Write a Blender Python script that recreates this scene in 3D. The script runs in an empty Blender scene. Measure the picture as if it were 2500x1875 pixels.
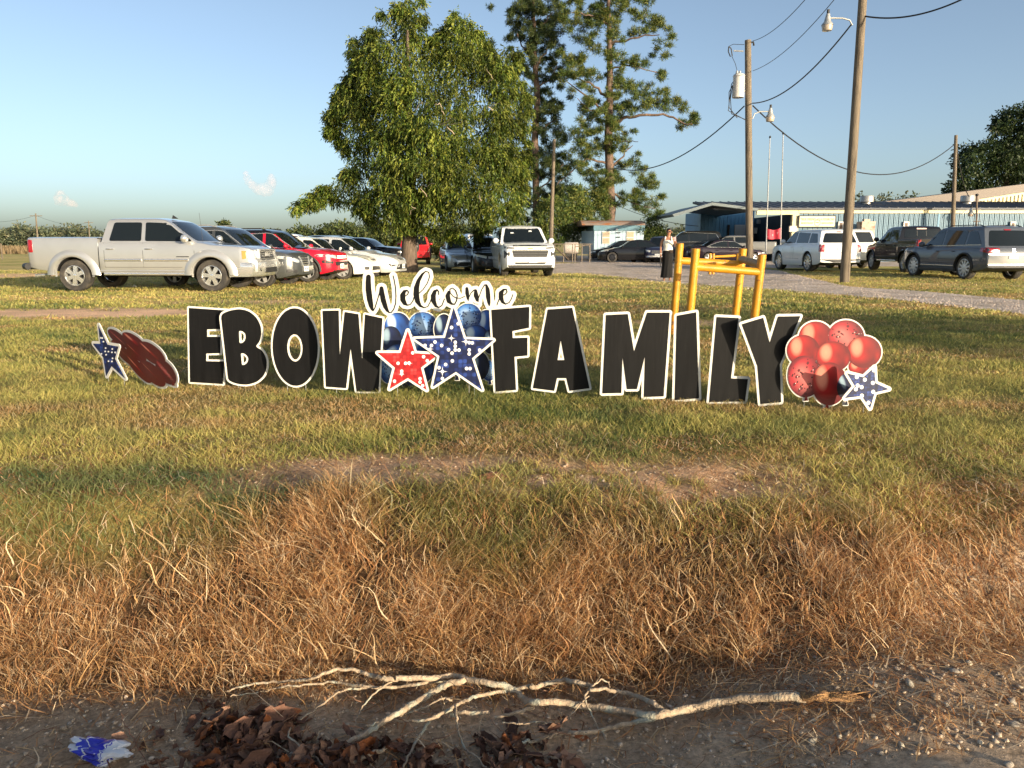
import bpy, bmesh, math, random
import numpy as np
from mathutils import Vector, Matrix
from mathutils.bvhtree import BVHTree
from mathutils.geometry import tessellate_polygon

random.seed(11)
rng = np.random.default_rng(11)
C = bpy.context.scene.collection
R = math.radians
PI = math.pi

# ---------------------------------------------------------------- camera, sky, sun, exposure
EYE = 1.2
PITCH = math.atan(341.5 / 1878.0)
SUN_EL = R(9.5)
SUN_AZ = R(44)            # right of straight behind the camera
sc = bpy.context.scene
cam = bpy.data.cameras.new('camera')
cam_o = bpy.data.objects.new('camera', cam)
C.objects.link(cam_o)
cam_o.location = (0, 0, EYE)
cam_o.rotation_euler = (PI / 2 - PITCH, 0, 0)
cam.sensor_fit = 'HORIZONTAL'
cam.sensor_width = 36
cam.lens = 36 * 1878 / 2500
cam.clip_start = 0.05
cam.clip_end = 12000
sc.camera = cam_o

sdir = Vector((math.sin(SUN_AZ) * math.cos(SUN_EL), -math.cos(SUN_AZ) * math.cos(SUN_EL), math.sin(SUN_EL)))
world = bpy.data.worlds.new("World")
sc.world = world
world.use_nodes = True
wn = world.node_tree
wbg = wn.nodes['Background']
sky = wn.nodes.new('ShaderNodeTexSky')
sky.sky_type = 'NISHITA'
sky.sun_disc = False
sky.sun_elevation = SUN_EL
sky.sun_rotation = math.atan2(sdir.x, sdir.y)
sky.altitude = 0
sky.air_density = 0.65
sky.dust_density = 2.0
sky.ozone_density = 1.2
hs = wn.nodes.new('ShaderNodeHueSaturation')
hs.inputs['Saturation'].default_value = 0.85
wn.links.new(sky.outputs[0], hs.inputs['Color'])
tint = wn.nodes.new('ShaderNodeMix'); tint.data_type = 'RGBA'; tint.blend_type = 'MULTIPLY'
tint.inputs[0].default_value = 1; tint.inputs[7].default_value = (0.97, 1.01, 1.0, 1)      # white balance of the air light
wn.links.new(hs.outputs[0], tint.inputs[6])
wn.links.new(tint.outputs[2], wbg.inputs[0])
wbg.inputs[1].default_value = 0.146
sun = bpy.data.lights.new('sun', 'SUN')
sun.energy = 5.0
sun.angle = R(0.53)
sun.color = (1.0, 0.83, 0.60)
sun_o = bpy.data.objects.new('sun', sun)
C.objects.link(sun_o)
sun_o.rotation_euler = sdir.to_track_quat('Z', 'Y').to_euler()
sc.view_settings.view_transform = 'Standard'
sc.view_settings.look = 'None'
sc.view_settings.gamma = 1
sc.view_settings.use_curve_mapping = False
sc.view_settings.exposure = 0.74

# ---------------------------------------------------------------- pixel rays (photo pixels) -> points of the place
cP, sP = math.cos(PITCH), math.sin(PITCH)
def ray(u, v):
    cx = (u - 1250) / 1878.0
    cy = (937.5 - v) / 1878.0
    return Vector((cx, cP + cy * sP, -sP + cy * cP))
def at(u, v, Y):
    d = ray(u, v)
    k = Y / d.y
    return Vector((d.x * k, Y, EYE + d.z * k))
def ground(u, v, z=0.0):
    d = ray(u, v)
    k = (z - EYE) / d.z
    return Vector((d.x * k, d.y * k, z))

# ---------------------------------------------------------------- materials
def lin(h):
    return tuple(((c / 255) / 12.92 if c / 255 <= 0.04045 else ((c / 255 + 0.055) / 1.055) ** 2.4) for c in h)
_mats = {}
def nd(nt, t, **kw):
    n = nt.nodes.new(t)
    for k, v in kw.items(): setattr(n, k, v)
    return n
def mat(name, col, rough=0.6, metal=0.0, spec=0.5, var=0.0, vscale=8.0, bump=0.0, bscale=40.0, coat=0.0,
        second=None, sscale=3.0, sthr=(0.5, 0.6), stretch=None, coords='Object'):
    if name in _mats: return _mats[name]
    m = bpy.data.materials.new(name)
    m.use_nodes = True
    nt = m.node_tree
    b = nt.nodes['Principled BSDF']
    b.inputs['Base Color'].default_value = (*col[:3], 1)
    b.inputs['Roughness'].default_value = rough
    b.inputs['Metallic'].default_value = metal
    b.inputs['Specular IOR Level'].default_value = spec
    b.inputs['Coat Weight'].default_value = coat
    b.inputs['Coat Roughness'].default_value = 0.03
    vec = None
    if var or bump or second:
        tc = nd(nt, 'ShaderNodeTexCoord')
        vec = tc.outputs[coords]
        if stretch:
            mp = nd(nt, 'ShaderNodeMapping')
            mp.inputs['Scale'].default_value = stretch
            nt.links.new(vec, mp.inputs[0]); vec = mp.outputs[0]
    colout = None
    if var:
        n = nd(nt, 'ShaderNodeTexNoise'); n.inputs['Scale'].default_value = vscale; n.inputs['Detail'].default_value = 5
        nt.links.new(vec, n.inputs['Vector'])
        mr = nd(nt, 'ShaderNodeMapRange')
        mr.inputs[1].default_value = 0.3; mr.inputs[2].default_value = 0.7
        mr.inputs[3].default_value = 1 - var; mr.inputs[4].default_value = 1 + var
        nt.links.new(n.outputs[0], mr.inputs[0])
        mx = nd(nt, 'ShaderNodeMix', data_type='RGBA', blend_type='MULTIPLY')
        mx.inputs[0].default_value = 1
        mx.inputs[6].default_value = (*col[:3], 1)
        nt.links.new(mr.outputs[0], mx.inputs[7])
        colout = mx.outputs[2]
    if second:
        n = nd(nt, 'ShaderNodeTexNoise'); n.inputs['Scale'].default_value = sscale; n.inputs['Detail'].default_value = 6
        nt.links.new(vec, n.inputs['Vector'])
        mr = nd(nt, 'ShaderNodeMapRange'); mr.inputs[1].default_value = sthr[0]; mr.inputs[2].default_value = sthr[1]
        nt.links.new(n.outputs[0], mr.inputs[0])
        mx = nd(nt, 'ShaderNodeMix', data_type='RGBA')
        nt.links.new(mr.outputs[0], mx.inputs[0])
        if colout: nt.links.new(colout, mx.inputs[6])
        else: mx.inputs[6].default_value = (*col[:3], 1)
        mx.inputs[7].default_value = (*second, 1)
        colout = mx.outputs[2]
    if colout: nt.links.new(colout, b.inputs['Base Color'])
    if bump:
        n = nd(nt, 'ShaderNodeTexNoise'); n.inputs['Scale'].default_value = bscale; n.inputs['Detail'].default_value = 6
        nt.links.new(vec, n.inputs['Vector'])
        bp = nd(nt, 'ShaderNodeBump'); bp.inputs['Strength'].default_value = bump; bp.inputs['Distance'].default_value = 0.02
        nt.links.new(n.outputs[0], bp.inputs['Height'])
        nt.links.new(bp.outputs[0], b.inputs['Normal'])
    _mats[name] = m
    return m
def paint(name, col, flake=0.0, rough=0.32):
    return mat('paint_' + name, col, rough=rough, metal=flake, spec=.25 if max(col) > .2 else .08, coat=1.0 if max(col) > .2 else .8, var=0.06, vscale=1.5)
def leafmat(name, trans=0.25, rough=0.55):
    """foliage / grass: colour from the point colour attribute, some light passes through"""
    if name in _mats: return _mats[name]
    m = bpy.data.materials.new(name); m.use_nodes = True
    nt = m.node_tree; b = nt.nodes['Principled BSDF']; out = nt.nodes['Material Output']
    a = nd(nt, 'ShaderNodeAttribute', attribute_name='Col')
    nt.links.new(a.outputs[0], b.inputs['Base Color'])
    b.inputs['Roughness'].default_value = rough
    b.inputs['Specular IOR Level'].default_value = 0.25
    tr = nd(nt, 'ShaderNodeBsdfTranslucent')
    nt.links.new(a.outputs[0], tr.inputs[0])
    mx = nd(nt, 'ShaderNodeMixShader'); mx.inputs[0].default_value = trans
    nt.links.new(b.outputs[0], mx.inputs[1]); nt.links.new(tr.outputs[0], mx.inputs[2])
    nt.links.new(mx.outputs[0], out.inputs[0])
    _mats[name] = m
    return m

WHITE_PLASTIC = mat('white_plastic', (.66, .64, .58), .45, var=.03, vscale=6)
BLACK_PRINT = mat('black_print', (.0065, .0065, .007), .5, spec=.15, var=.25, vscale=3, stretch=(14, 14, 1.2), second=(.012, .0115, .011), sscale=5, sthr=(.58, .75))
RUBBER = mat('rubber', (.035, .032, .03), .85, var=.2, vscale=10, second=(.10, .085, .065), sscale=6, sthr=(.45, .75))
TRIM = mat('black_trim', (.018, .018, .019), .55)
DARK = mat('dark_cavity', (.008, .008, .008), .9)
GLASS = mat('car_glass', (.008, .011, .012), .03, spec=.5)
CHROME = mat('chrome', (.74, .74, .72), .18, metal=.75)
ALLOY = mat('alloy', (.58, .58, .58), .35, metal=.45)
DARKALLOY = mat('dark_alloy', (.05, .05, .055), .35, metal=.8)
REDLAMP = mat('red_lamp', (.30, .008, .012), .15, coat=1)
AMBER = mat('amber_lamp', (.65, .22, .03), .2, coat=1)
LAMP = mat('clear_lamp', (.62, .62, .58), .10, metal=.35, coat=1)
PLATE = mat('plate', (.75, .75, .72), .4)
WOODPOLE = mat('pole_wood', (.17, .135, .095), .85, var=.35, vscale=5, stretch=(9, 9, .5), bump=.6, bscale=9, second=(.085, .065, .048), sscale=2.2, sthr=(.52, .66))
GALV = mat('galvanised', (.42, .42, .40), .45, metal=.5, var=.15)
CABLE = mat('cable', (.015, .015, .016), .6)

# ---------------------------------------------------------------- mesh builder
class MB:
    def __init__(s): s.v = []; s.f = []; s.m = []
    def add(s, vs, fs, m=0):
        o = len(s.v); s.v += [tuple(p) for p in vs]
        s.f += [tuple(i + o for i in f) for f in fs]; s.m += [m] * len(fs)
    def box(s, c, size, rot=0.0, m=0, rx=None):
        hx, hy, hz = size[0] / 2, size[1] / 2, size[2] / 2
        M = Matrix.Rotation(rot, 3, 'Z')
        if rx is not None: M = rx
        vs = [M @ Vector((x * hx, y * hy, z * hz)) + Vector(c) for x in (-1, 1) for y in (-1, 1) for z in (-1, 1)]
        s.add(vs, [(0, 1, 3, 2), (4, 6, 7, 5), (0, 4, 5, 1), (2, 3, 7, 6), (0, 2, 6, 4), (1, 5, 7, 3)], m)
    def bbox(s, x0, x1, y0, y1, z0, z1, m=0):
        s.box(((x0 + x1) / 2, (y0 + y1) / 2, (z0 + z1) / 2), (x1 - x0, y1 - y0, z1 - z0), m=m)
    def tube(s, pts, rad, n=8, cap=True, m=0):
        pts = [Vector(p) for p in pts]
        if not hasattr(rad, '__len__'): rad = [rad] * len(pts)
        vs = []; fs = []
        t0 = (pts[1] - pts[0]).normalized()
        up = Vector((0, 0, 1)) if abs(t0.z) < .9 else Vector((1, 0, 0))
        for i, p in enumerate(pts):
            t = (pts[min(i + 1, len(pts) - 1)] - pts[max(i - 1, 0)])
            if t.length < 1e-9: t = t0
            t.normalize()
            a = t.cross(up)
            if a.length < 1e-6: a = t.cross(Vector((1, 0.3, 0)))
            a.normalize(); b = a.cross(t); up = b
            for k in range(n):
                th = 2 * PI * k / n
                vs.append(p + (a * math.cos(th) + b * math.sin(th)) * rad[i])
        for i in range(len(pts) - 1):
            for k in range(n):
                fs.append((i * n + k, i * n + (k + 1) % n, (i + 1) * n + (k + 1) % n, (i + 1) * n + k))
        if cap:
            fs.append(tuple(range(n - 1, -1, -1))); fs.append(tuple(range((len(pts) - 1) * n, len(pts) * n)))
        s.add(vs, fs, m)
    def lathe(s, prof, axis='Z', n=24, c=(0, 0, 0), m=0, closed=False):
        """prof: (r, h) pairs"""
        vs = []; fs = []
        k = len(prof)
        for i in range(n):
            th = 2 * PI * i / n
            for r, h in prof:
                a, b = r * math.cos(th), r * math.sin(th)
                p = {'Z': (a, b, h), 'Y': (a, h, b), 'X': (h, a, b)}[axis]
                vs.append((p[0] + c[0], p[1] + c[1], p[2] + c[2]))
        for i in range(n):
            j = (i + 1) % n
            for q in range(k - 1 if not closed else k):
                q2 = (q + 1) % k
                fs.append((i * k + q, j * k + q, j * k + q2, i * k + q2))
        s.add(vs, fs, m)
    def prism(s, poly, fn, d0, d1, m=0, mside=None):
        """poly: 2-D outline; fn(a, b, d) -> 3-D; caps at d0 and d1"""
        n = len(poly)
        vs = [fn(a, b, d0) for a, b in poly] + [fn(a, b, d1) for a, b in poly]
        tris = tessellate_polygon([[Vector((a, b, 0)) for a, b in poly]])
        fs = [tuple(t) for t in tris] + [tuple(i + n for i in reversed(t)) for t in tris]
        s.add(vs, fs, m)
        s.add(vs, [(i, (i + 1) % n, (i + 1) % n + n, i + n) for i in range(n)], m if mside is None else mside)
    def build(s, name, mats, parent=None, smooth=None, world=False, fixn=True, merge=0.0):
        me = bpy.data.meshes.new(name)
        vs = s.v
        if world and parent is not None:
            L = parent.location
            vs = [(p[0] - L.x, p[1] - L.y, p[2] - L.z) for p in vs]
        me.from_pydata(vs, [], s.f)
        if not isinstance(mats, (list, tuple)): mats = [mats]
        for mm in mats: me.materials.append(mm)
        me.polygons.foreach_set('material_index', s.m)
        if fixn or merge:
            bm = bmesh.new(); bm.from_mesh(me)
            if merge:
                bmesh.ops.remove_doubles(bm, verts=bm.verts, dist=merge)
                bmesh.ops.dissolve_degenerate(bm, edges=bm.edges, dist=merge * .5)
            bmesh.ops.recalc_face_normals(bm, faces=bm.faces)
            bm.to_mesh(me); bm.free()
        if smooth is not None:
            me.shade_smooth()
            me.set_sharp_from_angle(angle=R(smooth))
        me.update()
        o = bpy.data.objects.new(name, me)
        C.objects.link(o)
        if parent is not None: o.parent = parent
        return o

def np_mesh(name, V, Q, col=None, material=None, parent=None, smooth=False, uv=None):
    """V (N,3), Q (M,k) faces all of k corners, col (N,3)"""
    me = bpy.data.meshes.new(name)
    V = np.asarray(V, np.float32); Q = np.asarray(Q, np.int32)
    k = Q.shape[1]
    me.vertices.add(len(V)); me.vertices.foreach_set('co', V.ravel())
    me.loops.add(Q.size); me.loops.foreach_set('vertex_index', Q.ravel())
    me.polygons.add(len(Q))
    me.polygons.foreach_set('loop_start', np.arange(0, Q.size, k, dtype=np.int32))
    me.polygons.foreach_set('loop_total', np.full(len(Q), k, np.int32))
    if smooth: me.polygons.foreach_set('use_smooth', np.ones(len(Q), bool))
    me.update(calc_edges=True)
    if col is not None:
        at_ = me.color_attributes.new('Col', 'FLOAT_COLOR', 'POINT')
        c4 = np.ones((len(V), 4), np.float32); c4[:, :3] = col
        at_.data.foreach_set('color', c4.ravel())
    if material: me.materials.append(material)
    o = bpy.data.objects.new(name, me)
    C.objects.link(o)
    if parent is not None: o.parent = parent
    return o

def tag(o, label=None, cat=None, group=None, kind=None):
    if label: o['label'] = label
    if cat: o['category'] = cat
    if group: o['group'] = group
    if kind: o['kind'] = kind
    return o
def thing(name, label, cat, loc=(0, 0, 0), rz=0.0, group=None):
    o = bpy.data.objects.new(name, None)
    o.empty_display_size = .2
    C.objects.link(o)
    o.location = loc; o.rotation_euler = (0, 0, rz)
    return tag(o, label, cat, group)
def inst(name, mesh, parent, loc=(0, 0, 0), rot=(0, 0, 0), scale=(1, 1, 1)):
    o = bpy.data.objects.new(name, mesh); C.objects.link(o)
    o.parent = parent; o.location = loc; o.rotation_euler = rot; o.scale = scale
    return o

# value noise on arrays
def vnoise(x, y, seed=0):
    xi = np.floor(x).astype(np.int64); yi = np.floor(y).astype(np.int64)
    fx = x - xi; fy = y - yi
    fx = fx * fx * (3 - 2 * fx); fy = fy * fy * (3 - 2 * fy)
    def h(a, b):
        n = (a * 374761393 + b * 668265263 + seed * 1442695041) & 0x7fffffff
        n = ((n ^ (n >> 13)) * 1274126177) & 0x7fffffff
        return ((n ^ (n >> 16)) & 0xffff) / 65535.0
    return (h(xi, yi) * (1 - fx) + h(xi + 1, yi) * fx) * (1 - fy) + (h(xi, yi + 1) * (1 - fx) + h(xi + 1, yi + 1) * fx) * fy
def fbm(x, y, seed=0, oct=4):
    s = 0; a = .5; t = 0
    for i in range(oct):
        s = s + a * vnoise(x, y, seed + i * 7); t += a; a *= .5; x = x * 2.03 + 3.1; y = y * 2.03 + 1.7
    return s / t
def sstep(a, b, x):
    t = np.clip((x - a) / (b - a), 0, 1)
    return t * t * (3 - 2 * t)
# ---------------------------------------------------------------- ground
def height(x, y):
    x = np.asarray(x, float); y = np.asarray(y, float)
    fill = sstep(0.2, 1.6, x - 0.1 * (y - 2.4))
    zb = -0.62 * (1 - fill) - 0.42 * fill
    wig = 0.28 * (fbm(x * 1.1 + 5, y * 0 + 3, 5, 3) - .5)
    yy = y + wig
    t1 = sstep(1.5, 2.3, yy); t2 = sstep(2.9, 3.85, yy); t3 = sstep(3.75, 4.7, yy)
    sh_ = SHOULDER - .17 * sstep(1.3, 2.4, x)
    z = sh_ * (1 - t1) + zb * t1
    z = z * (1 - t2) + (-0.05) * t2
    z = z * (1 - t3)
    near = 1 - sstep(9, 16, y)
    z = z + near * 0.05 * (fbm(x * .9, y * .9, 21, 4) - .5)
    z = z + (1 - sstep(3.6, 5, y)) * .05 * (fbm(x * 4, y * 4, 31, 4) - .5)
    return z
SHOULDER = -0.31
def hgt(x, y): return float(height(np.array([x]), np.array([y]))[0])
def on_ground(u, v):
    """where the photo ray meets the terrain"""
    d = ray(u, v)
    a, b = 1.0, 300.0
    for _ in range(3):
        k = np.geomspace(a, b, 90)
        below = EYE + d.z * k < height(d.x * k, d.y * k)
        i = int(np.argmax(below)) if below.any() else len(k) - 1
        a, b = k[max(i - 1, 0)], k[i]
    return Vector((0, 0, EYE)) + d * float(b)

def seg(a, b, step, grow, lim):
    out = [a]
    while out[-1] < b:
        out.append(out[-1] + step); step = min(step * grow, lim)
    return out
def ell(x, y, cx, cy, rx, ry):
    return 1 - sstep(.55, 1.15, np.sqrt(((x - cx) / rx) ** 2 + ((y - cy) / ry) ** 2))
_P = [ground(u, v) for u, v in ((200, 765), (700, 738), (1690, 790), (960, 760), (60, 672), (560, 735), (1000, 720), (640, 780))]
def dirt_mask(x, y):
    """0 grass .. 1 bare earth (patches seen in the photo)"""
    n = fbm(x * 1.7, y * 1.7, 41, 5)
    d = np.zeros_like(x)
    yy = y + 0.1 * np.sin(x * 2)
    strip = sstep(3.70, 3.84, yy) * (1 - sstep(4.12, 4.5, yy)) * sstep(-1.9, -1.1, x) * (1 - sstep(1.1, 2.0, x))
    d = np.maximum(d, strip * sstep(.34, .48, .5 * fbm(x * 1.6, y * 4, 44, 3) + .5 * fbm(x * 7, y * 10, 43, 3) + .05))
    for (p, rx, ry, k) in ((_P[0], 3.2, 1.3, 1), (_P[1], 1.6, .8, .55), (_P[2], 1.1, .6, .7), (_P[3], 1.2, .7, .5), (_P[4], 2.2, 3.0, .8), (_P[5], 1.6, .6, .5), (_P[6], 2., .6, .45), (_P[7], 1., .4, .3)):
        d = np.maximum(d, k * ell(x, y, p.x, p.y, rx, ry) * sstep(.22, .5, n + .12))
    d = np.maximum(d, (1 - sstep(2.75, 3.15, y + .45 * (n - .5))))           # ditch floor and shoulder
    right = sstep(1.05, 1.65, x - 1.5 * np.maximum(y - 2.9, 0) + .9 * (n - .5)) * (1 - sstep(3.4, 4.1, y + .3 * (n - .5))) * .95
    d = np.maximum(d, right)
    return np.clip(d, 0, 1)
def dry_mask(x, y):
    """0 green lawn .. 1 dead bank grass"""
    n = fbm(x * 1.2 + 9, y * 1.2, 51, 4)
    edge = 3.76 - .34 * sstep(.9, 1.9, -x) + .5 * (n - .5) - .1 * sstep(.6, 1.6, x)
    return 1 - sstep(edge - .22, edge + .22, y)

xs = np.array(sorted(set([-v for v in seg(0, 5, .045, 1.0, .045) + seg(5.05, 2500, .06, 1.09, 400)] + seg(0, 5, .045, 1.0, .045) + seg(5.05, 2500, .06, 1.09, 400))))
ys = np.array([-60, -40, -25, -15, -9, -6, -4, -2.5, -1.5, -.8, -.3, .1, .4, .6, .8, .9] + seg(1.0, 7, .045, 1.0, .045) + seg(7.05, 4500, .06, 1.05, 500))
ys = np.array(sorted(set(ys)))
gx, gy = np.meshgrid(xs, ys)
gz = height(gx, gy)
nv = gx.size
V = np.stack([gx.ravel(), gy.ravel(), gz.ravel()], 1)
nx, ny = len(xs), len(ys)
i0 = (np.arange(ny - 1)[:, None] * nx + np.arange(nx - 1)[None]).ravel()
Q = np.stack([i0, i0 + 1, i0 + nx + 1, i0 + nx], 1)
px_, py_ = V[:, 0], V[:, 1]
dm = dirt_mask(px_, py_); dr = dry_mask(px_, py_)
n1 = fbm(px_ * .35, py_ * .35, 61, 4)[:, None]; n2 = fbm(px_ * 2.2, py_ * 2.2, 71, 4)[:, None]
green = np.array([.12, .145, .04]); yel = np.array([.33, .25, .08])
lawn = green + (yel - green) * sstep(.3, .7, .6 * n1 + .4 * n2 + .05)
far = sstep(9, 22, py_)[:, None]
lawn = lawn * (1 - far) + (np.array([.36, .33, .10]) + (np.array([.56, .43, .18]) - np.array([.36, .33, .10])) * sstep(.35, .68, n1)) * far
tan = np.array([.66, .42, .26]) * (.75 + .5 * n2)
grey = np.array([.62, .45, .30]) * (.7 + .6 * n2)
grey_mix = (1 - sstep(2.9, 3.5, py_ - .6 * sstep(.8, 1.4, px_)))[:, None]  # weight of the greyer earth, full over the ditch floor
tan = tan * (1 + .35 * sstep(5.5, 8, py_))[:, None]
earth = tan * (1 - grey_mix) + grey * grey_mix
col = lawn * (1 - dr[:, None]) + np.array([.10, .06, .034]) * dr[:, None]  # earth under bank grass darkened to paint shade into its gaps
col = col * (1 - dm[:, None]) + earth * dm[:, None]
gm = bpy.data.materials.new('earth_and_turf'); gm.use_nodes = True
nt = gm.node_tree; b = nt.nodes['Principled BSDF']
a = nd(nt, 'ShaderNodeAttribute', attribute_name='Col')
tc = nd(nt, 'ShaderNodeTexCoord')
n = nd(nt, 'ShaderNodeTexNoise'); n.inputs['Scale'].default_value = 38; n.inputs['Detail'].default_value = 10; n.inputs['Roughness'].default_value = .7
nt.links.new(tc.outputs['Object'], n.inputs['Vector'])
n_b = nd(nt, 'ShaderNodeTexNoise'); n_b.inputs['Scale'].default_value = 1.3; n_b.inputs['Detail'].default_value = 6
nt.links.new(tc.outputs['Object'], n_b.inputs['Vector'])
mr = nd(nt, 'ShaderNodeMapRange'); mr.inputs[1].default_value = .3; mr.inputs[2].default_value = .7; mr.inputs[3].default_value = .45; mr.inputs[4].default_value = 1.5
nt.links.new(n.outputs[0], mr.inputs[0])
mr2 = nd(nt, 'ShaderNodeMapRange'); mr2.inputs[1].default_value = .3; mr2.inputs[2].default_value = .7; mr2.inputs[3].default_value = .8; mr2.inputs[4].default_value = 1.2
nt.links.new(n_b.outputs[0], mr2.inputs[0])
mu = nd(nt, 'ShaderNodeMath', operation='MULTIPLY')
nt.links.new(mr.outputs[0], mu.inputs[0]); nt.links.new(mr2.outputs[0], mu.inputs[1])
mx = nd(nt, 'ShaderNodeMix', data_type='RGBA', blend_type='MULTIPLY'); mx.inputs[0].default_value = 1
nt.links.new(a.outputs[0], mx.inputs[6]); nt.links.new(mu.outputs[0], mx.inputs[7])
nt.links.new(mx.outputs[2], b.inputs['Base Color'])
b.inputs['Roughness'].default_value = .95; b.inputs['Specular IOR Level'].default_value = .1
bp = nd(nt, 'ShaderNodeBump'); bp.inputs['Strength'].default_value = 1; bp.inputs['Distance'].default_value = .045
nt.links.new(n.outputs[0], bp.inputs['Height']); nt.links.new(bp.outputs[0], b.inputs['Normal'])
go = np_mesh('ground', V, Q, col, gm, smooth=True)
tag(go, kind='structure')

# gravel drive: a thin sheet with a ragged edge, lying just above the turf
GRAVEL = bpy.data.materials.new('gravel'); GRAVEL.use_nodes = True
nt = GRAVEL.node_tree; b = nt.nodes['Principled BSDF']
tc = nd(nt, 'ShaderNodeTexCoord')
vo = nd(nt, 'ShaderNodeTexVoronoi'); vo.inputs['Scale'].default_value = 22
n = nd(nt, 'ShaderNodeTexNoise'); n.inputs['Scale'].default_value = 1.1; n.inputs['Detail'].default_value = 8
nt.links.new(tc.outputs['Object'], vo.inputs[0]); nt.links.new(tc.outputs['Object'], n.inputs['Vector'])
cr = nd(nt, 'ShaderNodeValToRGB'); cr.color_ramp.elements[0].color = (.32, .265, .225, 1); cr.color_ramp.elements[1].color = (.78, .65, .54, 1)
nt.links.new(vo.outputs['Color'], cr.inputs[0])
mx = nd(nt, 'ShaderNodeMix', data_type='RGBA'); mx.inputs[7].default_value = (.26, .20, .14, 1)
mr = nd(nt, 'ShaderNodeMapRange'); mr.inputs[1].default_value = .42; mr.inputs[2].default_value = .66; mr.inputs[4].default_value = .75
nt.links.new(n.outputs[0], mr.inputs[0]); nt.links.new(mr.outputs[0], mx.inputs[0]); nt.links.new(cr.outputs[0], mx.inputs[6])
nt.links.new(mx.outputs[2], b.inputs['Base Color']); b.inputs['Roughness'].default_value = .95
bp = nd(nt, 'ShaderNodeBump'); bp.inputs['Strength'].default_value = 1; bp.inputs['Distance'].default_value = .04
nt.links.new(vo.outputs['Distance'], bp.inputs['Height']); nt.links.new(bp.outputs[0], b.inputs['Normal'])
lower = [(1335, 668), (1420, 667), (1500, 675), (1640, 691), (1900, 708), (2150, 728), (2500, 767), (2900, 830)]
upper = [(1335, 645), (1420, 642), (1500, 641), (1640, 644), (1800, 652), (1900, 661), (2060, 700), (2300, 716), (2500, 735), (2900, 778)]
lo = np.array([[p.x, p.y] for p in (ground(u, v) for u, v in lower)])
up_ = np.array([[p.x, p.y] for p in (ground(u, v) for u, v in upper)])
def resample(P, n):
    s = np.r_[0, np.cumsum(np.hypot(*np.diff(P, axis=0).T))]
    t = np.linspace(0, s[-1], n)
    return np.stack([np.interp(t, s, P[:, 0]), np.interp(t, s, P[:, 1])], 1)
NL = 220
A_ = resample(lo, NL); B_ = resample(up_, NL)
A_ += np.stack([np.zeros(NL), .9 * (fbm(A_[:, 0] * 1.1, A_[:, 1], 3, 4) - .5)], 1)
B_ += np.stack([np.zeros(NL), 1.3 * (fbm(B_[:, 0] * .9, B_[:, 1], 4, 4) - .5)], 1)
K = 6
RV = np.concatenate([np.c_[A_ * (1 - k / (K - 1)) + B_ * (k / (K - 1)), np.full(NL, .012)] for k in range(K)])
i0 = (np.arange(K - 1)[:, None] * NL + np.arange(NL - 1)[None]).ravel()
ro = np_mesh('gravel_road', RV, np.stack([i0, i0 + 1, i0 + NL + 1, i0 + NL], 1), None, GRAVEL)
tag(ro, kind='structure')
# worn gravel standing by the building
pk = [ground(u, v) for u, v in ((1640, 644.0), (1420, 641.5), (1340, 640), (1340, 625), (1600, 622), (1900, 622), (2250, 624), (2500, 626), (2700, 640), (2500, 652), (2100, 650), (1900, 655), (1800, 650))]
MBx = MB(); MBx.add([(p.x, p.y, .006) for p in pk], [tuple(t) for t in tessellate_polygon([[Vector((p.x, p.y, 0)) for p in pk]])])
tag(MBx.build('gravel_yard', GRAVEL), kind='structure')

# ---------------------------------------------------------------- grass
def blades(P, h, w, az, lean, curl, c0, c1, segs=2, face=None, wig=0.0):
    n = len(P)
    face = rng.uniform(0, 2 * PI, n) if face is None else face
    d = np.stack([np.cos(az), np.sin(az), np.zeros(n)], 1)
    s = np.stack([np.cos(face), np.sin(face), np.zeros(n)], 1)
    Vs = []; Cs = []
    ph1 = rng.uniform(0, 6.28, n); fq = rng.uniform(2, 6, n); q = np.stack([-np.sin(az), np.cos(az), np.zeros(n)], 1)
    for i in range(segs + 1):
        t = i / segs
        z = h * (t - .35 * curl * t * t)
        c = P + d * (h * (lean * t + curl * t * t))[:, None]
        c = c + np.stack([np.zeros(n), np.zeros(n), z], 1)
        if wig: c = c + (q + .6 * d) * (h * wig * t * np.sin(fq * t + ph1))[:, None]
        ww = (w * (1 - .85 * t) * .5)[:, None]
        Vs += [c - s * ww, c + s * ww]
        cc = c0 * (1 - t) + c1 * t
        Cs += [cc, cc]
    Vv = np.stack(Vs, 1).reshape(-1, 3); Cc = np.stack(Cs, 1).reshape(-1, 3)
    k = 2 * (segs + 1)
    base = (np.arange(n) * k)[:, None]
    Qs = np.concatenate([base + np.array([[2 * i, 2 * i + 1, 2 * i + 3, 2 * i + 2]]) for i in range(segs)])
    return Vv, Qs, Cc
def scatter(n, y0, y1, margin=1.12, power=1.0):
    y = y0 + (y1 - y0) * rng.random(n) ** power
    x = (rng.random(n) * 2 - 1) * (y * .6656 * margin + .3)
    return x, y
def in_road(x, y):
    t = x / np.maximum(y, .1)
    ta, tb = A_[:, 0] / A_[:, 1], B_[:, 0] / B_[:, 1]
    oa, ob = np.argsort(ta), np.argsort(tb)
    return (y > np.interp(t, ta[oa], A_[oa, 1], left=1e9)) & (y < np.interp(t, tb[ob], B_[ob, 1], left=-1e9))
GRASS = leafmat('grass_blade', .3)
pal_g = np.array([[.10, .16, .035], [.17, .215, .05], [.28, .28, .065], [.11, .17, .07], [.40, .35, .10]])
pal_y = np.array([[.60, .50, .15], [.68, .54, .19], [.50, .44, .13], [.44, .44, .12]])
pal_d = np.array([[.72, .43, .19], [.84, .57, .30], [.56, .29, .13], [.88, .68, .44], [.28, .13, .06], [.62, .33, .14], [.40, .19, .085]])
pal_c = np.array([[.07, .13, .055], [.10, .165, .075], [.085, .14, .05], [.15, .19, .09]])
_C = ground(230, 1190); _E = ground(260, 1020)
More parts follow.
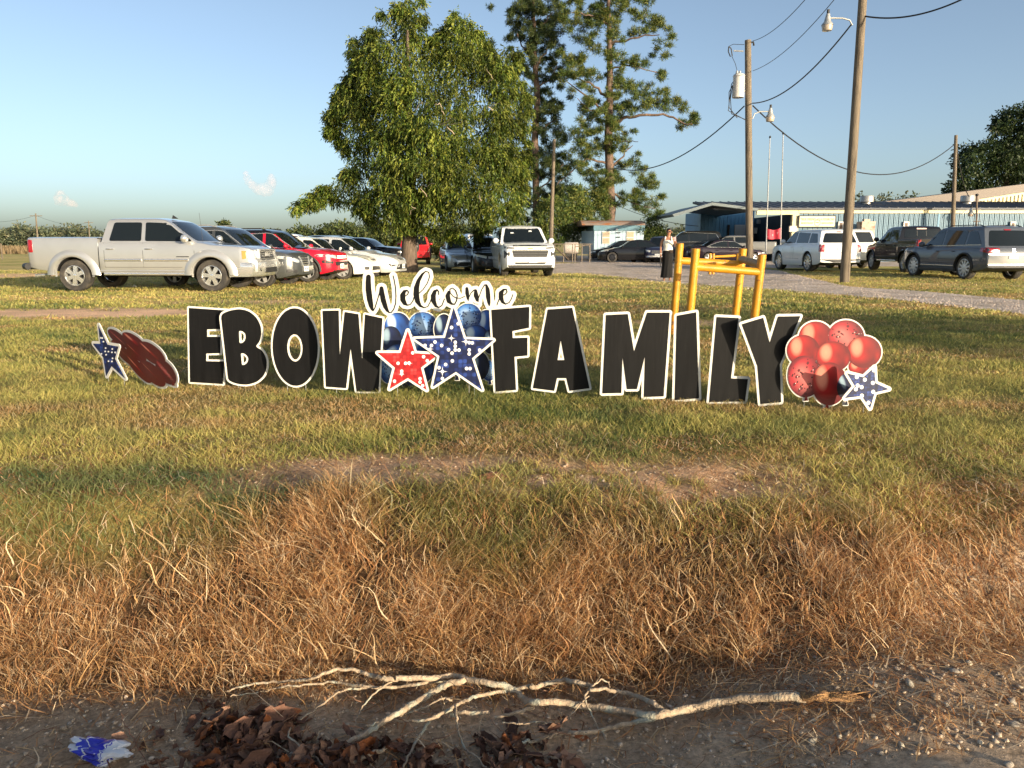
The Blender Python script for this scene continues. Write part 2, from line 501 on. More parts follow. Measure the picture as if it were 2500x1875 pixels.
def palette(n, P): return P[rng.integers(0, len(P), n)] * rng.uniform(.75, 1.25, (n, 1))
def lawn_layer(name, n, y0, y1, hmul, wmul, segs, power=1.0):
    x, y = scatter(n, y0, y1, power=power)
    dm_ = dirt_mask(x, y); dr_ = dry_mask(x, y)
    cl = fbm(x * 3, y * 3, 81, 3)
    keep = (rng.random(n) > dm_ * 1.02) & (rng.random(n) > dr_ * .93) & (rng.random(n) < .35 + 1.1 * cl) & ~in_road(x, y)
    x, y, cl = x[keep], y[keep], cl[keep]; n = len(x)
    big = fbm(x * .35, y * .35, 61, 4); med = fbm(x * 2.2, y * 2.2, 71, 4)
    mix = sstep(.34, .68, .55 * big + .45 * med + .06 + .08 * rng.standard_normal(n))
    brown = sstep(.49, .64, .75 * fbm(x * .8 + 40, y * 1.6, 77, 4) + .25 * fbm(x * 5, y * 6, 78, 3) + .06 * rng.standard_normal(n)) * .8
    c1 = palette(n, pal_g) * (1 - mix[:, None]) + palette(n, pal_y) * mix[:, None]
    c1 = c1 * (1 - brown[:, None]) + palette(n, pal_d) * brown[:, None]
    nz_ = fbm(x * 2.5, y * 3, 87, 3)
    cool = (ell(x, y, _C.x, _C.y, 1.5, .55) * .95 + .25 * (nz_ > .58)) * (.4 + nz_)
    cool = np.clip(cool, 0, 1)[:, None]; c1 = c1 * (1 - cool) + palette(n, pal_c) * cool
    ear = (np.clip(ell(x, y, _E.x, _E.y, 2.2, .5) * 2 * (nz_ - .30), 0, 1) * .75)[:, None]; c1 = c1 * (1 - ear) + palette(n, pal_d) * ear
    h = hmul * rng.uniform(.5, 1.35, n) * (.45 + 1.1 * cl) * np.where(y < 5.4, 1.15, 1.) * (1 - .45 * brown)
    P = np.stack([x, y, height(x, y) - .006], 1)
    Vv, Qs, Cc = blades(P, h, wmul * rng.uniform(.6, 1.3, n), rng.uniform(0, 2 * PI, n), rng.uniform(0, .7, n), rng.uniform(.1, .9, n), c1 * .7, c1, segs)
    tag(np_mesh(name, Vv, Qs, Cc, GRASS), 'short patchy lawn grass, green mixed with straw yellow', 'grass', kind='stuff')
DENS = 1.0
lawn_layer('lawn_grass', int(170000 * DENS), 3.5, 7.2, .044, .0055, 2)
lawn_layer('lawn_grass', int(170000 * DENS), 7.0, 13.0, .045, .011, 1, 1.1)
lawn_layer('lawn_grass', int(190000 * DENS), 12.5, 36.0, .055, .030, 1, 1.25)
# dead bank grass: clumps with dark gaps, curled upright strands
def bank_layer(name, n, hm, wm, segs, seed, clump, wig, bright=1.0):
    x, y = scatter(n, 2.72, 4.3, 1.15)
    dm_ = dirt_mask(x, y); dr_ = dry_mask(x, y)
    cl = fbm(x * 7, y * 7, seed, 3)
    big = fbm(x * 1.8, y * 1.8, seed + 3, 3)
    keep = (rng.random(n) < dr_) & (rng.random(n) > dm_ * .97) & (rng.random(n) < np.clip((cl - clump) * 5, .03, 1) * np.clip(.35 + 1.6 * (big - .25), .1, 1))
    x, y, cl, big = x[keep], y[keep], cl[keep], big[keep]; n = len(x)
    gmix = np.clip(sstep(3.25, 3.85, y + .9 * (fbm(x * 2, y * 2, 91, 3) - .5)) * .8 + .05, 0, 1) * (rng.random(n) < .8)
    gcol = palette(n, pal_g)
    c1 = palette(n, pal_d) * bright * (1 - gmix[:, None]) + gcol * gmix[:, None]
    h = hm * rng.uniform(.35, 1.4, n) * (.45 + 1.1 * cl) * (.6 + .8 * big)
    P = np.stack([x, y, height(x, y) - .01], 1)
    # strands of one clump lean the same way
    az = 2 * PI * 2 * fbm(x * 3.1 + 7, y * 3.1, seed + 9, 2) + rng.normal(0, 1.5, n)
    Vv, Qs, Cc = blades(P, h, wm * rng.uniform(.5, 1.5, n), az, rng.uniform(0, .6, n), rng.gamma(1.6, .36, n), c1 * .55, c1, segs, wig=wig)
    tag(np_mesh(name, Vv, Qs, Cc, GRASS), 'dead straw coloured grass tangled over the ditch bank', 'dry grass', kind='stuff')
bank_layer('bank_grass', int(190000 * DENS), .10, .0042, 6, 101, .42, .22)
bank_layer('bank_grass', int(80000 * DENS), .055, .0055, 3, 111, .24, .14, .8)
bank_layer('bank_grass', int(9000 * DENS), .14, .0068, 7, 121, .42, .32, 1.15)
# loose straw lying on the earth
n = 17000
x, y = scatter(n, 2.25, 4.7, 1.1)
x2, y2 = scatter(26000, 2.3, 3.9, 1.1); k2 = x2 > .95 + 1.2 * np.maximum(y2 - 2.9, 0) - .2 * rng.random(26000); x = np.r_[x, x2[k2]]; y = np.r_[y, y2[k2]]; n = len(x)
keep = rng.random(n) < np.maximum(sstep(2.5, 3.1, y), .30) * np.where(x > .9, 1., .7); x, y = x[keep], y[keep]; n = len(x)
P = np.stack([x, y, height(x, y) + .006], 1)
az = rng.uniform(0, 2 * PI, n); ln = rng.uniform(.03, .14, n)
dv = np.stack([np.cos(az), np.sin(az)], 1) * ln[:, None]
E = P.copy(); E[:, :2] += dv; E[:, 2] = height(E[:, 0], E[:, 1]) + rng.uniform(.004, .03, n)
Mid = (P + E) / 2; Mid[:, 2] += rng.uniform(.0, .02, n); Mid[:, :2] += rng.normal(0, .01, (n, 2))
sv = np.stack([-np.sin(az), np.cos(az), np.zeros(n)], 1) * rng.uniform(.001, .0026, n)[:, None]
Vv = np.stack([P - sv, P + sv, Mid - sv, Mid + sv, E - sv * .4, E + sv * .4], 1).reshape(-1, 3)
bs = (np.arange(n) * 6)[:, None]
Qs = np.concatenate([bs + np.array([[0, 1, 3, 2]]), bs + np.array([[2, 3, 5, 4]])])
c1 = np.repeat(palette(n, pal_d) * .9, 6, 0)
tag(np_mesh('loose_straw', Vv, Qs, c1, GRASS), 'loose straw scattered over the bare ditch earth', 'straw', kind='stuff')
# small gravel bits, many
def pebble_mesh(n, xy, size, seed_cols, name, label):
    t = (1 + 5 ** .5) / 2
    iv = np.array([[-1, t, 0], [1, t, 0], [-1, -t, 0], [1, -t, 0], [0, -1, t], [0, 1, t], [0, -1, -t], [0, 1, -t], [t, 0, -1], [t, 0, 1], [-t, 0, -1], [-t, 0, 1]]) / 1.9
    itf = np.array([[0, 11, 5], [0, 5, 1], [0, 1, 7], [0, 7, 10], [0, 10, 11], [1, 5, 9], [5, 11, 4], [11, 10, 2], [10, 7, 6], [7, 1, 8], [3, 9, 4], [3, 4, 2], [3, 2, 6], [3, 6, 8], [3, 8, 9], [4, 9, 5], [2, 4, 11], [6, 2, 10], [8, 6, 7], [9, 8, 1]])
    x, y = xy
    S = size[:, None, None] * (iv[None] * rng.uniform(.55, 1.35, (n, 12, 1))) * np.stack([rng.uniform(.7, 1.3, n), rng.uniform(.6, 1.1, n), rng.uniform(.45, .8, n)], 1)[:, None]
    a = rng.uniform(0, 2 * PI, n); ca, sa = np.cos(a)[:, None], np.sin(a)[:, None]
    X = S[:, :, 0] * ca - S[:, :, 1] * sa; Y = S[:, :, 0] * sa + S[:, :, 1] * ca
    Vv = np.stack([X + x[:, None], Y + y[:, None], S[:, :, 2] + (height(x, y) + size * .2)[:, None]], 2).reshape(-1, 3)
    F = (np.arange(n)[:, None, None] * 12 + itf[None]).reshape(-1, 3)
    cc = np.repeat(seed_cols[rng.integers(0, len(seed_cols), n)] * rng.uniform(.7, 1.2, (n, 1)), 12, 0)
    return tag(np_mesh(name, Vv, F, cc, STONE), label, 'gravel', kind='stuff')
STONE = leafmat('stone_bits', 0.0, .85)
stone_cols = np.array([[.40, .34, .27], [.28, .23, .18], [.48, .42, .35], [.36, .26, .17], [.24, .21, .18]])
n = 5200
x, y = scatter(n, 2.25, 4.2, 1.1)
keep = (rng.random(n) < np.where(x > 1.0 + 1.3 * np.maximum(y - 2.9, 0), .42, .06)) & (rng.random(n) < dirt_mask(x, y) + .02) & (y < 3.75); x, y = x[keep], y[keep]; n = len(x)
pebble_mesh(n, (x, y), .0035 + .006 * rng.random(n) ** 2, stone_cols, 'gravel', 'fine gravel bits strewn over the dirt beside the ditch')

# crumbs of dry soil
n = 9000
x, y = scatter(n, 2.25, 4.6, 1.1)
keep = (rng.random(n) < dirt_mask(x, y) * .95) & ((y < 3.6) | (rng.random(n) < .35)); x, y = x[keep], y[keep]; n = len(x)
soil_cols = np.array([[.48, .38, .28], [.40, .31, .22], [.58, .46, .34], [.42, .32, .22]])
tag(pebble_mesh(n, (x, y), .004 + .009 * rng.random(n) ** 2, soil_cols, 'soil_crumbs', 'crumbs of dry soil over the bare earth'), cat='soil')
# stones standing proud of the gravel drive
n = 22000
f = rng.random(n); k = rng.random(n)
ia = f * (NL - 1); i0_ = ia.astype(int); fr_ = (ia - i0_)[:, None]; i1_ = np.minimum(i0_ + 1, NL - 1)
PA = A_[i0_] * (1 - fr_) + A_[i1_] * fr_; PB = B_[i0_] * (1 - fr_) + B_[i1_] * fr_
kk = (k * 1.08 - .04)[:, None]; PP = PA * (1 - kk) + PB * kk
road_cols = np.array([[.66, .53, .43], [.54, .44, .36], [.72, .60, .50], [.44, .35, .28], [.60, .46, .36]])
pebble_mesh(n, (PP[:, 0], PP[:, 1]), .012 + .015 * rng.random(n), road_cols, 'gravel', 'pale gravel stones covering the drive')
# ---------------------------------------------------------------- vehicles (x forward, y to the car's left, z up)
def clip_x(poly, x0, x1):
    def half(P, f, inter):
        out = []
        for i in range(len(P)):
            a, b = P[i], P[(i + 1) % len(P)]
            if f(a): out.append(a)
            if f(a) != f(b): out.append(inter(a, b))
        return out
    def at_x(xc): return lambda a, b: (xc, a[1] + (b[1] - a[1]) * (xc - a[0]) / (b[0] - a[0]))
    P = half(poly, lambda p: p[0] >= x0, at_x(x0))
    return half(P, lambda p: p[0] <= x1, at_x(x1)) if P else P
def round_poly(P, r, n=3):
    out = []
    N = len(P)
    for i in range(N):
        a, b, c = Vector(P[i - 1]), Vector(P[i]), Vector(P[(i + 1) % N])
        ab, cb = a - b, c - b
        k = min(r, ab.length * .45, cb.length * .45)
        p, q = b + ab.normalized() * k, b + cb.normalized() * k
        for j in range(n + 1):
            t = j / n
            out.append(tuple(p * (1 - t) ** 2 + b * 2 * t * (1 - t) + q * t * t))
    return out
def dense(P, step):
    out = []
    for i in range(len(P)):
        a, b = Vector(P[i]), Vector(P[(i + 1) % len(P)])
        k = max(1, int((b - a).length / step))
        out += [tuple(a + (b - a) * (j / k)) for j in range(k)]
    return out
class Shell:
    """lower body + cabin as one skin; patches are laid on it by casting rays"""
    def __init__(s, S):
        s.S = S
        W, L = S['W'], S['L']; rw = S['R'] + .055
        topx, topz = zip(*S['top']); botx, botz = zip(*S['bot']); plx, plf = zip(*S['plan'])
        axles = S['axles']
        xs = set(np.linspace(-L / 2, L / 2, 30).round(4)) | set(topx) | set(plx)
        for a in axles:
            for th in np.linspace(0, PI, 17): xs.add(round(a + rw * math.cos(th), 4))
            xs.add(round(a + rw + .004, 4)); xs.add(round(a - rw - .004, 4))
        xs = sorted(x for x in xs if -L / 2 <= x <= L / 2)
        secs = []
        tum = S.get('tumble', .05)
        for x in xs:
            zb0 = np.interp(x, botx, botz); zt = np.interp(x, topx, topz); w = W / 2 * np.interp(x, plx, plf)
            za = 0
            for a in axles:
                if abs(x - a) < rw: za = S['R'] * S.get('archlift', 1.04) + math.sqrt(rw ** 2 - (x - a) ** 2)
            za = min(za, zt - .12)
            h = zt - zb0; cr = S.get('crown', .035)
            raw = [(0, zb0), (.80, zb0), (.955, zb0 + .015), (.982, zb0 + .07 * h), (.997, zb0 + .25 * h), (1, zb0 + .45 * h), (.996, zb0 + .62 * h), (1 - tum * .35, zb0 + .80 * h), (1 - tum * .8, zb0 + .93 * h), (1 - tum * 1.4, zb0 + .985 * h), (1 - tum * 2.6, zb0 + h), (.5, zt + cr * .75), (0, zt + cr)]
            pts = [(w * f, max(z, za)) for f, z in raw]
            secs.append([(x, y, z) for y, z in pts] + [(x, -y, z) for y, z in pts[-2:0:-1]])
        mb = MB(); n = len(secs[0])
        mb.v = [p for q in secs for p in q]
        under = {0, 1, n - 1, n - 2}
        for i in range(len(secs) - 1):
            for k in range(n):
                k2 = (k + 1) % n
                mb.f.append((i * n + k, i * n + k2, (i + 1) * n + k2, (i + 1) * n + k)); mb.m.append(1 if k in under else 0)
        mb.f.append(tuple(range(n))); mb.m.append(0)
        mb.f.append(tuple((len(secs) - 1) * n + k for k in range(n - 1, -1, -1))); mb.m.append(0)
        for c in S['cabins']:
            s.cabin(mb, c)
        s.mb = mb
        bm = bmesh.new()
        bv = [bm.verts.new(v) for v in mb.v]
        for f in mb.f:
            try: bm.faces.new([bv[i] for i in f])
            except ValueError: pass
        s.bvh = BVHTree.FromBMesh(bm); bm.free()
    def cabin(s, mb, c):
        ts = [(0, 0, 1), (.3, 0, 1), (.6, 0, 1), (.84, 0, 1), (.93, .015, 1), (.98, .05, 1), (1.0, .11, 1)]
        rx, rz = zip(*sorted(c['roof']))
        rings = []
        bow, bowr = c.get('bow', .10), c.get('bowr', .06)
        def ring(t, ins, ys, lift):
            f = c['A0'] + (c['A1'] - c['A0']) * t - ins * c.get('fin', 1.4); r = c['D0'] + (c['D1'] - c['D0']) * t + ins * c.get('rin', 1.0)
            w = (c['wb'] + (c['wr'] - c['wb']) * t - ins * .75) * ys
            P = []
            for k in range(9): P.append((f - bow * (abs(1 - k / 4)) ** 2.2, w * (1 - k / 4)))
            fx = f - bow; rx_ = r + bowr
            for k in range(1, 9): P.append((fx + (rx_ - fx) * k / 9, -w))
            for k in range(9): P.append((r + bowr * (abs(1 - k / 4)) ** 2.2, -w * (1 - k / 4)))
            for k in range(1, 9): P.append((rx_ + (fx - rx_) * k / 9, w))
            out = []
            for x, y in P:
                zr = np.interp(x, rx, rz)
                out.append((x, y, c['zb'] + t * (zr - c['zb']) + lift))
            return out
        for t, ins, ys in ts: rings.append(ring(t, ins, ys, 0))
        rings.append(ring(1, .16, .72, .018)); rings.append(ring(1, .22, .36, .03)); rings.append(ring(1, .24, .02, .034))
        o = len(mb.v); n = len(rings[0])
        mb.v += [p for q in rings for p in q]
        for i in range(len(rings) - 1):
            for k in range(n):
                k2 = (k + 1) % n
                mb.f.append((o + i * n + k, o + i * n + k2, o + (i + 1) * n + k2, o + (i + 1) * n + k)); mb.m.append(c.get('mat', 0) if i > 2 else 0)
    def hit(s, a, b, ax, sg):
        if ax == 'side': o, d = Vector((a, sg * 4, b)), Vector((0, -sg, 0))
        elif ax == 'front': o, d = Vector((6, a, b)), Vector((-1, 0, 0))
        elif ax == 'rear': o, d = Vector((-6, a, b)), Vector((1, 0, 0))
        else: o, d = Vector((a, b, 6)), Vector((0, 0, -1))
        r = s.bvh.ray_cast(o, d)
        if r[0] is None:
            q = s.bvh.find_nearest(o + d * 5)
            return q[0], -d
        return r[0], -d
    def patch(s, mb, poly, ax, sg=1, off=.006, rr=.04, m=0, sink=.03, step=.09):
        P = dense(round_poly(poly, rr), step)
        c = Vector((sum(p[0] for p in P) / len(P), sum(p[1] for p in P) / len(P)))
        n = len(P); V = []; F = []
        for k in (1, .8, .55, .25):
            for p in P:
                q = c + (Vector(p) - c) * k
                h, d = s.hit(q.x, q.y, ax, sg); V.append(h + d * off)
        h, d = s.hit(c.x, c.y, ax, sg); V.append(h + d * off)
        for p in P:
            h, d = s.hit(p[0], p[1], ax, sg); V.append(h - d * sink)
        for r in range(3):
            for i in range(n):
                j = (i + 1) % n; F.append((r * n + i, r * n + j, (r + 1) * n + j, (r + 1) * n + i))
        for i in range(n):
            j = (i + 1) % n
            F.append((3 * n + i, 3 * n + j, 4 * n)); F.append((i, 4 * n + 1 + i, 4 * n + 1 + j, j))
        mb.add(V, F, m)
    def line(s, mb, pts, ax, sg=1, r=.006, off=0, m=0, step=.12, n=5):
        P = []
        for i in range(len(pts) - 1):
            a, b = Vector(pts[i]), Vector(pts[i + 1]); k = max(1, int((b - a).length / step))
            P += [a + (b - a) * (j / k) for j in range(k)]
        P.append(Vector(pts[-1]))
        Q = []
        for p in P:
            h, d = s.hit(p.x, p.y, ax, sg); Q.append(h + d * off)
        mb.tube(Q, r, n, m=m)

_wheels = {}
def wheel_meshes(Rw, width, style, rimmat):
    key = (round(Rw, 3), style, rimmat.name)
    if key in _wheels: return _wheels[key]
    rim = Rw * {'truck': .64, 'suv': .68, 'big': .76, 'sedan': .68}[style]
    w = width / 2
    t = MB()
    t.lathe([(rim * .97, -w * .9), (rim * 1.02, -w), (Rw * .93, -w), (Rw * .985, -w * .84), (Rw, -w * .5), (Rw, w * .5), (Rw * .985, w * .84), (Rw * .93, w), (rim * 1.06, w * 1.0), (rim * .98, w * .86)], 'Y', 32)
    to = t.build('tyre_source', RUBBER, smooth=40)
    q = MB()
    q.lathe([(rim, w * .90), (rim * .955, w * .93), (rim * .93, w * .80), (rim * .90, w * .1), (rim * .9, -w * .8)], 'Y', 32, m=0)
    q.lathe([(rim * .88, w * .12), (.02, w * .08)], 'Y', 20, m=1)
    q.lathe([(rim * .24, w * .55), (rim * .22, w * .80), (rim * .12, w * .86), (.004, w * .86)], 'Y', 16, m=0)
    ns = {'truck': 6, 'suv': 5, 'big': 10, 'sedan': 7}[style]
    for i in range(ns):
        a = 2 * PI * i / ns + .3
        c, s_ = math.cos(a), math.sin(a)
        w0, w1 = rim * (.13 if ns > 7 else .17), rim * (.09 if ns > 7 else .21)
        V = []
        for (rr, hw, yy) in ((rim * .16, w0, w * .84), (rim * .95, w1, w * .80)):
            for sx in (-1, 1):
                for dy in (0, -.05):
                    V.append((rr * c - sx * hw * s_, yy + dy, rr * s_ + sx * hw * c))
        q.add(V, [(0, 2, 6, 4), (1, 5, 7, 3), (0, 4, 5, 1), (2, 3, 7, 6)], 0)
    qo = q.build('rim_source', [rimmat, DARK], smooth=35)
    res = (to.data, qo.data)
    bpy.data.objects.remove(to); bpy.data.objects.remove(qo)
    _wheels[key] = res
    return res

def base_spec(kind, **k):
    """side profile of the usual body kinds, all in metres"""
    L, W, H, wb, Rw = k['L'], k['W'], k['H'], k['wb'], k['R']
    fo = k.get('fo', (L - wb) * .47)
    xf = L / 2 - fo; xr = xf - wb
    S = dict(k); S['axles'] = (xr, xf); S['kind'] = kind
    h = L / 2
    if kind == 'sedan':
        zb, zh = .64 * H, .56 * H
        xc = xf - .42
        S['top'] = [(-h, .52 * H), (-h + .03, .62 * H), (-h + .10, .695 * H), (-h + .25, .715 * H), (-h + .75, .70 * H), (0, zb), (xc + .1, zb), (xc + .25, zb - .015), (xf, .585 * H), (h - .42, .53 * H), (h - .18, .47 * H), (h - .06, .41 * H), (h - .02, .36 * H), (h, .31 * H)]
        S['bot'] = [(-h, .33), (-h + .3, .23), (xr, .19), (xf, .17), (h - .35, .17), (h, .22)]
        S['plan'] = [(-h, .78), (-h + .05, .85), (-h + .25, .94), (-h + .7, .985), (0, 1), (xf, .985), (h - .5, .92), (h - .22, .80), (h - .08, .66), (h, .50)]
        S['cabins'] = [dict(A0=xc + .12, A1=xc - .72, D0=-h + .62, D1=-h + 1.55, zb=zb - .05, wb=W / 2 * .90, wr=W / 2 * .68, roof=[(-h + .5, H * .80), (-h + 1.35, H * .955), (-.35, H - .03), (xc - .75, H - .05), (xc, H * .88)], fin=2.2, rin=2.2)]
        zt = H - .115
        S['dlo'] = [(xc - .12, zb + .02), (xc - .72, zt - .035), (-.4, zt), (-h + 1.62, zt - .08), (-h + .95, zb + .07)]
        S['pillars'] = [-.18 + (xf + xr) / 2]
        S['zb'], S['zh'], S['zt'] = zb, zh, zt
        S['ws'] = (xc + .02, zb + .02, xc - .66, H - .10); S['rw'] = (-h + .66, zb + .10, -h + 1.45, H - .12)
    elif kind == 'suv':
        zb = k.get('zb', .63 * H); zh = k.get('zh', .565 * H)
        xc = xf - k.get('cowl', .40); hd = k.get('flat', 0)
        S['top'] = [(-h, .45 * H), (-h + .02, .56 * H), (-h + .05, zb - .04), (-h + .16, zb), (0, zb), (xc + .1, zb - .01), (xc + .25, zb - .03), (xf, zh + .06), (h - .42, zh + .01), (h - .2, zh - .05), (h - .07, zh - .13 + .06 * hd), (h - .02, zh - .24 + .12 * hd), (h, zh - .36 + .2 * hd)]
        S['bot'] = [(-h, .42), (-h + .25, .32), (xr, .25), (xf, .23), (h - .4, .24), (h, .34)]
        f = k.get('square', 0)
        S['plan'] = [(-h, .83 + .08 * f), (-h + .04, .89 + .05 * f), (-h + .22, .96), (-h + .7, .99), (0, 1), (xf, .99), (h - .5, .95 + .03 * f), (h - .24, .87 + .08 * f), (h - .08, .75 + .15 * f), (h, .60 + .24 * f)]
        S['cabins'] = [dict(A0=xc + .14, A1=xc - k.get('rake', .72), D0=-h + .08, D1=-h + k.get('rrake', .42), zb=zb - .06, wb=W / 2 * .92, wr=W / 2 * .74, roof=[(-h, H - .06 - k.get('drop', .06)), (-h + .9, H - .035), (0, H - .03), (xc - .75, H - .06), (xc, H * .9)], fin=2.0, rin=.9, mat=k.get('roofmat', 0))]
        zt = H - .13
        S['dlo'] = [(xc - .10, zb + .03), (xc - k.get('rake', .72) + .02, zt - .03), (0, zt), (-h + k.get('rrake', .42) + .30, zt - .03 - k.get('drop', .06)), (-h + .38, zb + k.get('kick', .10))]
        mid = (xf + xr) / 2
        S['pillars'] = k.get('pillars', [mid - .12, xr + .12])
        S['zb'], S['zh'], S['zt'] = zb, zh, zt
        S['ws'] = (xc + .04, zb + .03, xc - k.get('rake', .72) + .06, H - .11); S['rw'] = (-h + .10, zb + .04, -h + k.get('rrake', .42), H - .14 - k.get('drop', .06))
    elif kind == 'pickup':
        zb, zh, zr = k.get('zb', 1.25), 1.17, k.get('rail', 1.365)
        xc = k.get('xc', 1.44); xk = k.get('xk', -1.06)
        S['top'] = [(-h, zr - .01), (-h + .03, zr), (xk - .06, zr), (xk - .03, zr), (xk - .028, zb), (xc + .05, zb - .01), (xc + .2, zb - .035), (xf, zh + .015), (h - .4, zh - .03), (h - .2, zh - .07), (h - .10, zh - .12), (h - .06, zh - .30), (h - .03, zh - .34)]
        S['top'] += [(h, zh - .37)]
        S['bot'] = [(-h, .60), (-h + .3, .52), (xr, .50), (xk, .47), (xf, .45), (h - .35, .42), (h, .48)]
        S['plan'] = [(-h, .95), (-h + .04, .975), (0, 1), (xf, 1), (h - .4, .985), (h - .18, .93), (h - .07, .88), (h, .82)]
        S['tumble'] = .03; S['crown'] = .02
        S['cabins'] = [dict(A0=xc + .16, A1=xc - .74, D0=xk - .005, D1=xk + .17, zb=zb - .05, wb=W / 2 * .94, wr=W / 2 * .76, roof=[(xk, H - .05), (xk + .4, H - .03), (.3, H - .03), (xc - .7, H - .06), (xc, H * .92)], fin=1.8, rin=.8, bowr=.03)]
        zt = H - .125
        S['dlo'] = [(xc - .12, zb + .02), (xc - .66, zt - .02), (.2, zt), (xk + .36, zt), (xk + .24, zb + .03)]
        S['pillars'] = [(xc + xk) / 2 - .13]
        S['zb'], S['zh'], S['zt'] = zb, zh, zt
        S['ws'] = (xc + .06, zb + .03, xc - .66, H - .10); S['rw'] = (xk, zb + .16, xk + .1, H - .14)
    return S

def make_car(name, label, cat, S, paintmat, wheel_style='suv', rimmat=None, roof=None, cladding=None, chrome=False,
             face=None, tail=None, group=None, plates=(True, True), rails=None, handles=None, tyre_w=.235, door_lines=True, dark_windows=None):
    root = thing(name, label, cat, group=group)
    sh = Shell(S); L, W, H, h = S['L'], S['W'], S['H'], S['L'] / 2
    xr, xf = S['axles']; Rw = S['R']
    sh.mb.build('body', [paintmat, TRIM] + ([roof] if roof else []), root, smooth=38, merge=.0015)
    # glass
    dlo = S['dlo']; edges = [min(p[0] for p in dlo)] + sorted(S['pillars']) + [max(p[0] for p in dlo)]
    for sg in (1, -1):
        for i in range(len(edges) - 1):
            g = S.get('pw', .05)
            P = clip_x(dlo, edges[i] + (g if i else 0), edges[i + 1] - (g if i < len(edges) - 2 else 0))
            if len(P) < 3: continue
            m = MB(); sh.patch(m, P, 'side', sg, .007, .05)
            m.build('side_window', GLASS, root, smooth=30)
        if chrome:
            m = MB(); sh.line(m, [p for p in dlo] + [dlo[0]], 'side', sg, .013, .004); m.build('window_trim', CHROME, root, smooth=40)
    x0, z0, x1, z1 = S['ws']; wbot = W / 2 * .80; wtop = W / 2 * .635
    m = MB(); sh.patch(m, [(-wbot, z0), (wbot, z0), (wtop, z1), (-wtop, z1)], 'front', 1, .007, .07, step=.14); m.build('windshield', GLASS, root, smooth=30)
    x0, z0, x1, z1 = S['rw']
    rb, rt = S.get('rww', (W / 2 * .78, W / 2 * .62))
    m = MB(); sh.patch(m, [(-rb, z0), (rb, z0), (rt, z1), (-rt, z1)], 'rear', 1, .007, .07, step=.14); m.build('rear_window', GLASS, root, smooth=30)
    # wheels
    tm, rm = wheel_meshes(Rw, tyre_w, wheel_style, rimmat or ALLOY)
    for xa in (xf, xr):
        for sg in (1, -1):
            we = bpy.data.objects.new('wheel', None); C.objects.link(we); we.parent = root
            we.empty_display_size = .1
            we.location = (xa, sg * (W / 2 - tyre_w / 2 - .035), Rw); we.rotation_euler = (0, random.uniform(0, 6), 0 if sg > 0 else PI)
            inst('tyre', tm, we); inst('rim', rm, we)
    # door gaps, handles, mirrors
    if door_lines:
        m = MB()
        zl = .30 * H if S['kind'] != 'pickup' else .62
        for sg in (1, -1):
            zb = S['zb']
            xs_ = [max(p[0] for p in dlo) + .06] + ([p for p in sorted(S['pillars'], reverse=True)][:1]) + [S.get('door_rear', min(S['pillars'][0] - .9, xr + Rw + .25) if S['kind'] != 'pickup' else S.get('xk', -1.06) + .12)]
            for x in xs_: sh.line(m, [(x, zb - .02), (x, zl)], 'side', sg, .005, -.001, step=.2)
            sh.line(m, [(xs_[0], zl), (xs_[-1], zl)], 'side', sg, .005, -.001, step=.3)
        m.build('door_gap', DARK, root)
        hm = handles or paintmat
        for sg in (1, -1):
            for x in xs_[1:]:
                z = S['zb'] - .14 if S['kind'] != 'pickup' else S['zb'] - .17
                p, d = sh.hit(x + .16, z, 'side', sg)
                m = MB(); m.tube([p + Vector((-.10, sg * .012, 0)), p + Vector((-.05, sg * .035, 0)), p + Vector((.05, sg * .035, 0)), p + Vector((.10, sg * .012, 0))], [.012, .017, .017, .012], 6)
                m.build('door_handle', hm, root, smooth=40)
    for sg in (1, -1):
        x = max(p[0] for p in dlo) - .12; z = S['zb'] + .09
        p, d = sh.hit(x, z, 'side', sg)
        big = S['kind'] == 'pickup' or H > 1.8
        m = MB(); a, b, c_ = (.09, .12, .105) if big else (.07, .11, .07)
        cy = p.y + sg * (b + .07)
        m.lathe([(.001, -1), (.62, -.86), (.92, -.5), (1, 0), (.93, .45), (.6, .85), (.001, 1)], 'X', 12)
        m.v = [(x + v[0] * a, cy + v[1] * b, z + v[2] * c_) for v in m.v]
        m.build('mirror', CHROME if S.get('chrome_mirror') else paintmat, root, smooth=50)
        m = MB(); m.tube([(x, p.y - sg * .02, z - .03), (x, cy, z - .06)], .025, 6); m.build('mirror_arm', TRIM, root)
    # wheel-arch lips / cladding
    if cladding:
        m = MB(); rw = Rw + .06
        for sg in (1, -1):
            for xa in (xf, xr):
                pts = []
                for k in range(15):
                    th = PI * (k / 14) * 1.06 - .1
                    pts.append((xa + rw * 1.04 * math.cos(th), Rw * 1.04 + rw * 1.04 * math.sin(th)))
                Q = []
                for q in pts:
                    p, d = sh.hit(q[0], max(q[1], .26), 'side', sg); Q.append(Vector((q[0], sg * max(abs(p.y), W * .44), q[1])))
                m.tube(Q, cladding[1], 6)
            sh.line(m, [(xr + rw, .33 if S['kind'] != 'pickup' else .52), (xf - rw, .33 if S['kind'] != 'pickup' else .52)], 'side', sg, cladding[1] * 1.3, -.01)
        m.build('wheel_arch_trim', cladding[0], root, smooth=50)
    if rails:
        m = MB(); c = S['cabins'][0]
        for sg in (1, -1):
            y = sg * (c['wr'] - .10)
            xa, xb = c['A1'] - .25, c['D1'] + .15
            P = []
            for k in range(9):
                x = xa + (xb - xa) * k / 8
                p, d = sh.hit(x, y, 'top', 1); P.append((x, y, p.z + (.045 if 0 < k < 8 else 0)))
            m.tube(P, .017, 6)
        m.build('roof_rail', rails, root, smooth=40)
    # front
    f = face or {}
    fz = S['zh']
